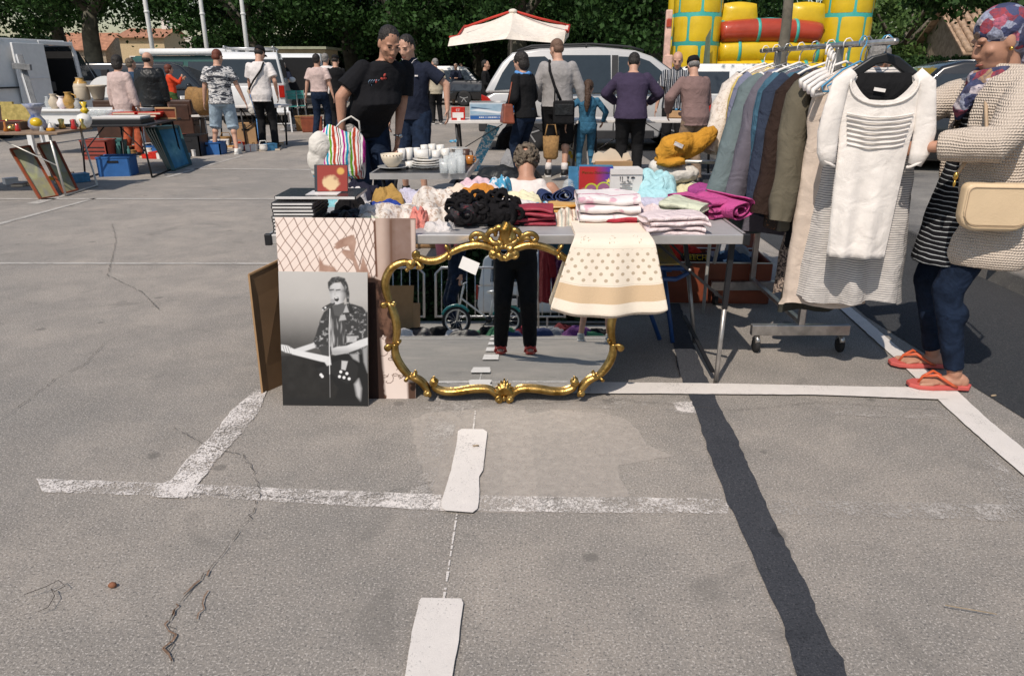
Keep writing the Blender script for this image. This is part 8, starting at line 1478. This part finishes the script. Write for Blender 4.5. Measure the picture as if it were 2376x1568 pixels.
# leaning framed prints
def framed(nm, lb, q4, m_edge, fn, th=.025, fw=.035, nx=26, ny=60, cat='picture'):
    c = (q4[0]+q4[1])/2; t = thing(nm, lb, cat, (c.x, c.y, 0)); q = [p-t.location for p in q4]; n = (q[1]-q[0]).cross(q[3]-q[0]).normalized(); n = n if n.dot(q4[0]-V(0, 0, CAMZ)) < 0 else -n
    mb = MB(); mb.prism(q, -n*th); mb.build('backing', 'cardboard_dark', t); printed('picture_face', t, q[0], q[1], q[3], q[2], nx, ny, fn, n*.002)
    for a, b2 in zip(q, q[1:]+q[:1]): mb = MB(); mb.beam(a+n*.008, b2+n*.008, fw, fw*.8); mb.build('frame', m_edge, t)
    return t
mdef('frame_red', (.22, .05, .02), .45, var=.2); mdef('frame_teal', (.025, .075, .08), .4, var=.2)
def landscape(sd): return lambda s, t_: np.stack([.20+.16*vn(s*4, t_*9, 1, sd, 4)+.10*np.exp(-((t_-.62+.2*np.sin(s*4))/.06)**2), .21+.15*vn(s*4, t_*9, 1, sd, 4)+.10*np.exp(-((t_-.62+.2*np.sin(s*4))/.06)**2)-.02*(t_ < .4), .15+.13*vn(s*4, t_*9, 1, sd+1, 4)-.05*(t_ < .4)], 2)
def bluep(s, t_): n = vn(s*5, t_*7, 1, 3, 4); r = np.hypot(s-.5, (t_-.45)*1.2); w = np.clip(1-r*2.4, 0, 1)[..., None]; b = np.stack([.02+.05*n, .10+.16*n, .20+.2*n], 2); return b*(1-w*.7)+np.stack([.25*n, .38*n+.1, .42*n+.1], 2)*w*.9
a, b2 = G(93, 463), G(133, 456); framed('framed_print', 'tall narrow red framed print leaning on the left table, nearer the edge', [a, b2, P(68, 340, b2.y+.42), P(24, 348, a.y+.42)], 'frame_red', landscape(2), fw=.026)
a, b2 = G(147, 450), G(179, 442); framed('framed_print', 'second tall narrow red framed print, right of the first', [a, b2, P(125, 330, b2.y+.42), P(87, 336, a.y+.42)], 'frame_red', landscape(5), fw=.026)
for i in range(4):
    dx, dy = -.045*i, .06*i; a, b2 = G(402, 397)+V(dx, dy, 0), G(441, 383)+V(dx, dy, 0); framed('framed_painting', ('blue painting in a dark teal frame, foremost of the leaning stack', 'second frame of the leaning stack of paintings', 'third frame of the leaning stack of paintings', 'hindmost frame of the leaning stack of paintings')[i], [a, b2, P(411, 294, b2.y+.35)+V(dx*1.0, 0, .0), P(360, 300, a.y+.35)+V(dx*1.0, 0, 0)], 'frame_teal', bluep, fw=.05, nx=40, ny=50)
# crates
mdef('crate_blue', (.03, .12, .34), .45, var=.1); mdef('crate_red', (.27, .05, .035), .5); mdef('crate_teal', (.05, .16, .15), .5)
def crate(lb, loc, w, d, h, m, rz=0, slots=False, cat='crate'):
    t = thing('crate', lb, cat, loc, rz); mb = MB(); e = .02
    for sx, sy, ww, dd in ((0, -1, w, e), (0, 1, w, e), (-1, 0, e, d), (1, 0, e, d)): mb.box((sx*(w/2-e/2), sy*(d/2-e/2), h/2), (ww, dd, h), top=1.0)
    mb.box((0, 0, .01), (w*.96, d*.96, .02)); mb.build('crate_body', m, t); mb = MB(); mb.tube([(-w/2, -d/2, h), (w/2, -d/2, h), (w/2, d/2, h), (-w/2, d/2, h)], .014, 6, closed=True); mb.build('rim', m, t)
    if slots:
        mb = MB(); [mb.box((0, -d/2-.003, z), (w*.8, .008, .015)) for z in (h*.25, h*.45, h*.65)]; mb.build('slots', 'table_black', t)
    else: mb = MB(); mb.box((0, -d/2-.004, h*.78), (.14, .006, .03)); mb.build('grip', 'table_black', t)
    return t
crate('bright blue plastic crate on the ground under the black table', G(262, 410)+V(0, .18, 0), .42, .36, .255, 'crate_blue', .18)
crate('slotted red plastic crate behind the blue crate', pl(228, 330, 12.5, 0), .42, .34, .30, 'crate_red', 0, True); crate('dark teal crate beside the slotted red crate', pl(262, 330, 12.8, 0), .45, .34, .28, 'crate_teal', 0, True)
crate('blue crate with books near the stacked paintings', pl(352, 345, 13.0, 0), .36, .3, .16, 'crate_blue'); crate('red tub right of the stacked paintings', pl(432, 335, 13.4, 0), .42, .36, .3, 'crate_red'); crate('black bin beside the red tub', pl(447, 335, 13.0, 0), .4, .4, .34, 'table_black')
crate('blue crate with white pots at the feet of the camouflage shirt man', pl(482, 345, 13.2, 0), .55, .3, .2, 'crate_blue'); crate('brown cardboard box under the white garden table', pl(580, 320, 14.5, 0), .42, .4, .42, 'cardboard')
# bric-a-brac on the left tables
rnd = random.Random(21); za = .72
pot('fish_vase', 'blue and yellow fish shaped vase on the wooden table', V(-5.55, 8.95, za), [(.07, 0), (.10, .05), (.09, .11), (.05, .17), (.08, .25), (.12, .30), (.10, .30), (.001, .2)], 'blue_glaze', 'vase', [('yellow_belly', 'vinyl_yellow', lambda m: m.ell((.02, -.05, .09), (.07, .06, .06)))])
pot('glass_globe', 'pinkish glass globe on the wooden table', V(-5.22, 9.35, za), [(.03, 0), (.05, .01), (.085, .06), (.09, .1), (.07, .15), (.02, .17), (.001, .17)], 'china', 'globe')
t = thing('jewel_box', 'open dark wooden box with a red lining at the left end of the wooden table', 'box', V(-5.95, 9.1, za)); mb = MB(); mb.box((0, 0, .05), (.38, .26, .10)); mb.build('box_body', 'dark_wood', t, bevel=.006); mb = MB(); mb.prism([(-.19, .13, .1), (.19, .13, .1), (.19, .17, .28), (-.19, .17, .28)], (0, .02, 0)); mb.build('lid', 'brass', t); mb = MB(); mb.box((0, -.02, .101), (.32, .18, .004)); mb.build('lining', 'c_darkred', t)
t = thing('gilded_tray', 'gold edged tray standing at the left end of the wooden table', 'frame', V(-6.35, 9.4, za)); mb = MB(); mb.prism([(-.25, 0, 0), (.25, 0, 0), (.23, .06, .3), (-.23, .06, .3)], (0, .03, 0)); mb.build('frame', 'brass', t); mb = MB(); mb.prism([(-.2, -.004, .04), (.2, -.004, .04), (.19, .044, .26), (-.19, .044, .26)], (0, .004, 0)); mb.build('panel', 'dark_wood', t)
kinds = [('candlestick', 'brass'), ('cup', 'china'), ('bowl', 'amber'), ('brass_bell', 'brass'), ('figurine', 'china'), ('ash_tray', 'red_glaze'), ('tin', 'c_mustard'), ('glass_cup', 'clear_glass'), ('ink_pot', 'table_black'), ('tin', 'c_brightred')]
for i in range(34):
    nm, m = kinds[i % len(kinds)]; x = -6.75+rnd.random()*1.6; y = 8.72+rnd.random()*.55; h = rnd.uniform(.03, .13); r = rnd.uniform(.02, .055)
    t = pot(nm, 'small %s in the jumble on the wooden table at far left' % nm.replace('_', ' '), V(x, y+.06*(x+6), za), [(r*.8, 0), (r, h*.15), (r*rnd.uniform(.3, 1.1), h*.5), (r*rnd.uniform(.4, 1.2), h*.95), (r*.3, h), (.001, h)], m, nm.replace('_', ' ')); t['group'] = 'small bric-a-brac jumbled on the wooden table'
# on the black table
t = thing('board_game', 'large flat board box with white top on the black table', 'box', V(-5.46, 10.5, .70), .12); mb = MB(); mb.box((0, 0, .03), (.9, .55, .06)); mb.build('box_body', 'table_black', t, bevel=.004); mb = MB(); mb.box((.1, .05, .075), (.62, .42, .03)); mb.build('white_book', 'box_white', t, bevel=.006)
for i in range(6):
    t = thing('red_book', 'red bound book in the two piles at the back of the black table', 'book', V(-5.72+.34*(i % 2)+.02*i, 11.25, .70+.036*(i//2)), .1*i % .3, 'red bound books on the black table'); mb = MB(); mb.box((0, 0, .017), (.32, .22, .032)); mb.build('cover', 'c_brightred', t, bevel=.004); mb = MB(); mb.box((0, -.108, .017), (.30, .01, .022)); mb.build('pages', 'box_cream', t)
t = thing('letter_tray', 'brown wooden tray standing on the right of the black table', 'tray', V(-5.12, 11.4, .70), .1); mb = MB(); mb.box((0, .0, .075), (.28, .04, .15)); mb.build('panel', 'suitcase', t); mb = MB(); mb.tube([(-.14, -.03, .0), (.14, -.03, 0), (.14, -.03, .15), (-.14, -.03, .15)], .018, 4, closed=True); mb.build('frame', 'cardboard', t)
t = thing('crystal_bowl', 'cut crystal bowls grouped behind the white topped box', 'glass bowl', V(-5.95, 11.3, .70)); mb = MB()
for i in range(7): mb.lathe([(.03, 0), (.07, .06), (.09, .13), (.08, .13), (.05, .05), (.001, .02)], (rnd.uniform(-.22, .22), rnd.uniform(-.12, .12), 0), 10)
mb.build('glass_body', 'clear_glass', t)
pot('oil_lamp', 'brass and yellow glass lamp on the black table', V(-6.05, 10.9, .70), [(.05, 0), (.02, .03), (.02, .10), (.06, .14), (.04, .17), (.02, .19), (.05, .26), (.04, .26), (.001, .22)], 'vinyl_yellow', 'lamp')
# ground goods between the left stalls
def litter(n, x0, x1, y0, y1, zt, seed, where, gname, kinds=(('box', 'c_brightred'), ('box', 'box_blue'), ('pot', 'china'), ('book', 'c_mustard'), ('pot', 'terracotta_dark'), ('box', 'box_white'), ('bottle', 'crate_teal'), ('basket', 'wicker'), ('book', 'khaki'))):
    rnd = random.Random(seed)
    for i in range(n):
        nm, m = kinds[rnd.randrange(len(kinds))]; x, y = rnd.uniform(x0, x1), rnd.uniform(y0, y1); s = rnd.uniform(.08, .2)
        t = thing(nm, '%s among the goods %s' % ({'box': 'small box', 'pot': 'small glazed pot', 'book': 'second hand book', 'bottle': 'dark glass bottle', 'basket': 'small wicker basket'}.get(nm, nm), where), nm, (x, y, zt), rnd.uniform(0, 3), gname+', '+nm); mb = MB()
        if nm == 'box': mb.box((0, 0, s*.35), (s*1.4, s, s*.7)); mb.build('box_body', m, t, bevel=.004); mb = MB(); mb.box((0, 0, s*.7), (s*1.44, s*1.04, s*.1)); mb.build('lid', m, t)
        elif nm == 'book': mb.box((0, 0, .016), (s*1.3, s*.9, .032)); mb.build('cover', m, t); mb = MB(); mb.box((0, -.003, .016), (s*1.31, s*.88, .022)); mb.build('pages', 'box_cream', t)
        else:
            w = {'pot': 1, 'bottle': .45, 'basket': 1.2}.get(nm, 1)*s*.5; h = s*(1.5 if nm == 'bottle' else .8); mb.lathe([(w*.7, 0), (w, h*.4), (w*.95, h*.7), (w*(.4 if nm == 'bottle' else .9), h*.85), (w*(.35 if nm == 'bottle' else 1.05), h), (w*.3, h), (.001, h*.8)], n=12); mb.build(nm+'_body', m, t)
            if nm != 'bottle': mb = MB(); mb.tube([(-w, 0, h*.8), (-w*.6, 0, h*1.5), (w*.6, 0, h*1.5), (w, 0, h*.8)], .008, 5); mb.build('handle', m, t)
litter(28, -6.9, -5.4, 12.4, 13.4, 0, 31, 'on the ground behind the blue crate', 'goods on the ground behind the blue crate'); litter(34, -5.9, -4.3, 13.6, 15.0, 0, 32, 'on the ground round the white garden table', 'goods on the ground by the garden table')
litter(26, -5.6, -3.9, 19.8, 21.0, 0, 33, 'on the ground by the teal chairs', 'goods on the ground by the teal chairs'); litter(14, -6.6, -5.6, 9.4, 10.2, 0, 34, 'on the ground under the wooden table', 'goods under the wooden table')
litter(14, -5.6, -4.2, 21.4, 22.0, .75, 35, 'on the far table before the open van', 'goods on the far table')
ltable('far white stall table loaded with small goods before the open white van', -6.0, -4.0, 21.3, 22.1, .75)
# white garden table, planter, chairs
gt = ltable('small white garden table with a planter beside the camouflage shirt man', -5.15, -4.25, 14.2, 14.9, .76)
pot('planter', 'cream planter pot with moulded bands on the garden table', V(-4.72, 14.5, .76), [(.11, 0), (.17, .03), (.20, .2), (.22, .24), (.20, .30), (.16, .30), (.001, .2)], 'stoneware'); pot('tall_jar', 'tall straw coloured jar behind the planter', V(-4.85, 14.9, .76), [(.11, 0), (.14, .1), (.15, .3), (.10, .42), (.13, .5), (.08, .5), (.001, .4)], 'ochre_glaze', 'jar')
def chair(lb, loc, rz, m, slats=True, h=.86):
    t = thing('chair', lb, 'chair', loc, rz)
    for sx in (-1, 1):
        mb = MB(); mb.beam((sx*.19, -.2, .44), (sx*.20, -.22, 0), .035, .035); mb.build('leg', m, t); mb = MB(); mb.tube([(sx*.19, .24, 0), (sx*.18, .19, .44), (sx*.19, .25, h)], .019, 6); mb.build('leg', m, t)
    mb = MB(); mb.box((0, 0, .45), (.42, .42, .035)); mb.build('seat', m, t, bevel=.008); mb = MB(); mb.box((0, .245, h-.03), (.42, .03, .09)); mb.build('top_rail', m, t, bevel=.008)
    mb = MB(); mb.prism([(-.06, .2, .47), (.06, .2, .47), (.10, .235, h-.07), (-.10, .235, h-.07)], (0, .015, 0)); mb.build('splat', m, t); mb = MB(); mb.beam((-.19, -.21, .2), (.19, -.21, .2), .02, .02); mb.build('stretcher', m, t)
    return t
chair('white painted wooden chair with a splat back at the left stalls', pl(455, 300, 16.2, 0), R(200), 'paint_white'); chair('small white chair right of the track trouser legs', pl(655, 300, 18.0, 0), R(20), 'paint_white', h=.55)
for i, (u, Y) in enumerate(((676, 20.5), (694, 20.9))):
    p = pl(u, 300, Y, 0); t = thing('folding_chair', ('teal slatted folding chair left of the pinkish shirt man', 'second teal slatted folding chair, just behind the first')[i], 'folding chair', p, .3); mdef('teal_paint', (.06, .30, .26), .5) if 'teal_paint' not in MDEF else None
    for sx in (-1, 1): mb = MB(); mb.bar((sx*.22, -.22, 0), (sx*.22, .25, .85), .012); mb.build('leg', 'tube_grey', t); mb = MB(); mb.bar((sx*.2, .25, 0), (sx*.2, -.2, .46), .012); mb.build('leg', 'tube_grey', t)
    for k in range(5): mb = MB(); mb.box((0, -.18+.09*k, .46), (.42, .07, .015)); mb.build('slat', 'teal_paint', t)
    for k in range(3): mb = MB(); mb.box((0, .19+.025*k, .66+.075*k), (.46, .015, .06)); mb.build('slat', 'teal_paint', t)
for i, (u, Y, r) in enumerate(((472, 15.0, .21), (452, 15.8, .18))): pot('wicker_urn', ('round wicker urn beside the camouflage shirt man', 'smaller wicker basket left of the round urn')[i], pl(u, 240, Y, .55), [(r*.5, 0), (r*.9, .12), (r, .28), (r*.85, .42), (r*.5, .5), (r*.4, .5), (.001, .4)], 'wicker', 'basket')
for i, u in enumerate((474, 474)): ltable('low table carrying the wicker urns', -6.75, -6.0, 15.0, 16.2, .55) if i == 0 else None
for i, (u, Y) in enumerate(((712, 18.4), (725, 18.0))): p = pl(u, 300, Y, 0); t = thing('wicker_basket', ('tan wicker basket on the ground left of the pinkish shirt man', 'brown case on the ground touching the tan basket')[i], 'basket', p, .2); mb = MB(); mb.box((0, 0, .16), (.45, .34, .32), top=1.08); mb.build('basket_body', ('wicker', 'suitcase')[i], t, bevel=.02); mb = MB(); mb.box((0, 0, .33), (.5, .38, .02)); mb.build('rim', ('wicker', 'suitcase')[i], t)
t = thing('flat_case', 'flat grey case lying alone on the asphalt right of the white chair', 'case', G(692, 303)+V(0, 0, 0), .2); mb = MB(); mb.box((0, 0, .06), (.6, .42, .12)); mb.build('case_body', 'plate_grey', t, bevel=.02); mb = MB(); mb.box((0, -.21, .06), (.1, .03, .03)); mb.build('case_handle', 'table_black', t)
# ================================================================ BEHIND THE CAMERA (in the mirror)
t = thing('child_bicycle', 'white and teal child\'s bicycle reflected in the mirror', 'bicycle', (-.42, -4.0, 0), R(185)); mdef('teal_gloss', (.02, .25, .24), .3, coat=.4)
rx = Matrix.Rotation(R(90), 3, 'X')
for x in (-.36, .36):
    mb = MB(); mb.tube([(x+.185*math.cos(a*.2618), 0, .2+.185*math.sin(a*.2618)) for a in range(24)], .021, 8, closed=True); w = mb.build('wheel', 'rubber', t); mb = MB(); mb.tube([(x+.155*math.cos(a*.2618), 0, .2+.155*math.sin(a*.2618)) for a in range(24)], .010, 6, closed=True); mb.build('rim', 'china', w); mb = MB(); [mb.bar((x, 0, .2), (x+.155*math.cos(a*.5236), 0, .2+.155*math.sin(a*.5236)), .0018, 4) for a in range(12)]; mb.build('spokes', 'alloy', w)
    mb = MB(); mb.tube([(x+.215*math.cos(a*.3+.4), 0, .2+.215*math.sin(a*.3+.4)) for a in range(8)], .022, 6, flat=(0, 1, 0)); mb.build('mudguard', 'teal_gloss', t)
mb = MB(); mb.tube([(-.36, .03, .2), (-.1, 0, .22), (.30, 0, .52), (.27, 0, .60)], .014, 7); mb.tube([(-.1, 0, .22), (-.17, 0, .56)], .015, 7); mb.tube([(-.36, 0, .2), (-.15, 0, .48)], .010, 6); mb.tube([(.36, 0, .2), (.28, 0, .58), (.25, 0, .70)], .014, 7); mb.build('frame', 'china', t)
mb = MB(); mb.tube([(.25, -.22, .74), (.27, -.1, .72), (.26, 0, .70), (.27, .1, .72), (.25, .22, .74)], .011, 7); mb.build('handlebar', 'alloy', t); mb = MB(); mb.ell((-.19, 0, .60), (.12, .07, .03)); mb.build('saddle', 'china', t); mb = MB(); mb.box((-.38, 0, .46), (.22, .12, .09)); mb.build('carrier_box', 'china', t, bevel=.01); mb = MB(); mb.tube([(-.1, -.03, .22), (-.02, -.06, .12)], .008); mb.lathe([(.05, -.01), (.05, .01)], (-.1, -.03, .22), 14, rot=rx); mb.build('crank', 'table_black', t)
cm = ['c_darkred', 'c_black', 'c_lace', 'c_blackred', 'c_navy', 'c_purple', 'c_red', 'c_black', 'c_grey', 'c_white', 'c_green']
rnd = random.Random(55)
for i in range(30):
    x = -2.6+i*.175; c = cm[rnd.randrange(len(cm))]; heap('clothes', 'crumpled garment in the row of clothes on the ground, reflected in the mirror', 0, 0, 0, .42, .5, .10+.14*rnd.random(), c, seed=200+i, loc=(x, -3.75-rnd.random()*.6, .0), rz=rnd.random()*3, n=16, rough=.8, group='clothes laid on the ground behind the camera')
for i, (x, y, h, lb) in enumerate(((-1.7, -4.6, .45, 'cardboard box with a blue ribbon reflected at the left of the mirror'), (-2.4, -4.5, .35, 'grey box full of books reflected at the far left of the mirror'))):
    t = thing('cardboard_box', lb, 'box', (x, y, 0), .1); mb = MB(); mb.box((0, 0, h/2), (.6, .45, h)); mb.build('box_body', 'cardboard', t); mb = MB(); mb.prism([(-.3, .225, h), (.3, .225, h), (.32, .25, h+.25), (-.32, .25, h+.25)], (0, .006, 0)); mb.build('flap', 'cardboard', t)
for k, x0 in enumerate((-2.6, -.2)):
    t = thing('crowd_barrier', ('steel crowd barrier reflected at the left of the mirror', 'steel crowd barrier reflected behind the black trousers')[k], 'barrier', (x0, -6.3, 0)); mb = MB(); mb.tube([(-1.1, 0, .2), (-1.1, 0, .95), (-1.0, 0, 1.05), (1.0, 0, 1.05), (1.1, 0, .95), (1.1, 0, .2)], .02, 8); mb.bar((-1.1, 0, .22), (1.1, 0, .22), .015); mb.build('frame', 'alloy', t)
    for i in range(15): mb = MB(); mb.bar((-1.0+i*.143, 0, .22), (-1.0+i*.143, 0, 1.05), .007, 6); mb.build('bar', 'alloy', t)
    for sx in (-.8, .8): mb = MB(); mb.beam((sx, -.25, .02), (sx, .25, .02), .05, .02); mb.beam((sx, 0, .02), (sx, 0, .22), .03, .03); mb.build('foot', 'alloy', t)
t = thing('clothes_rail', 'second clothes rail with red and purple garments reflected at the right of the mirror', 'clothes rail', (.95, -4.9, 0)); mb = MB(); mb.bar((-.6, 0, 1.55), (.8, 0, 1.55), .015); [mb.bar((x, 0, 0), (x, 0, 1.55), .015) for x in (-.55, .75)]; mb.build('frame', 'chrome', t)
for i, m in enumerate(('c_darkred', 'c_purple', 'c_black', 'c_navy', 'c_purple', 'c_blackred')): g_ = garment('coat', ('dark red', 'purple', 'black', 'navy', 'violet', 'black and red')[i]+' coat on the reflected clothes rail', -4.9, m, .95, .2, .5, 1.3, seed=90+i, cat='coat', x=.5+.2*i)
t = thing('hedge', 'dark bushes behind the camera, reflected in the top of the mirror', 'hedge', (0, -13, 0)); mb = MB(); mb.box((0, 0, 1.6), (22, .8, 3.2)); mb.build('stems', 'wood_core', t)
me = leaves(16000, lambda n, rg: np.stack([rg.uniform(-11, 11, n), .45+rg.normal(size=n)*.2, rg.uniform(0, 3.4, n)], 1), .17, 77); me.materials.append(MAT('leaf_ivy')); c = bpy.data.objects.new('foliage', me); COL.objects.link(c); c.parent = t
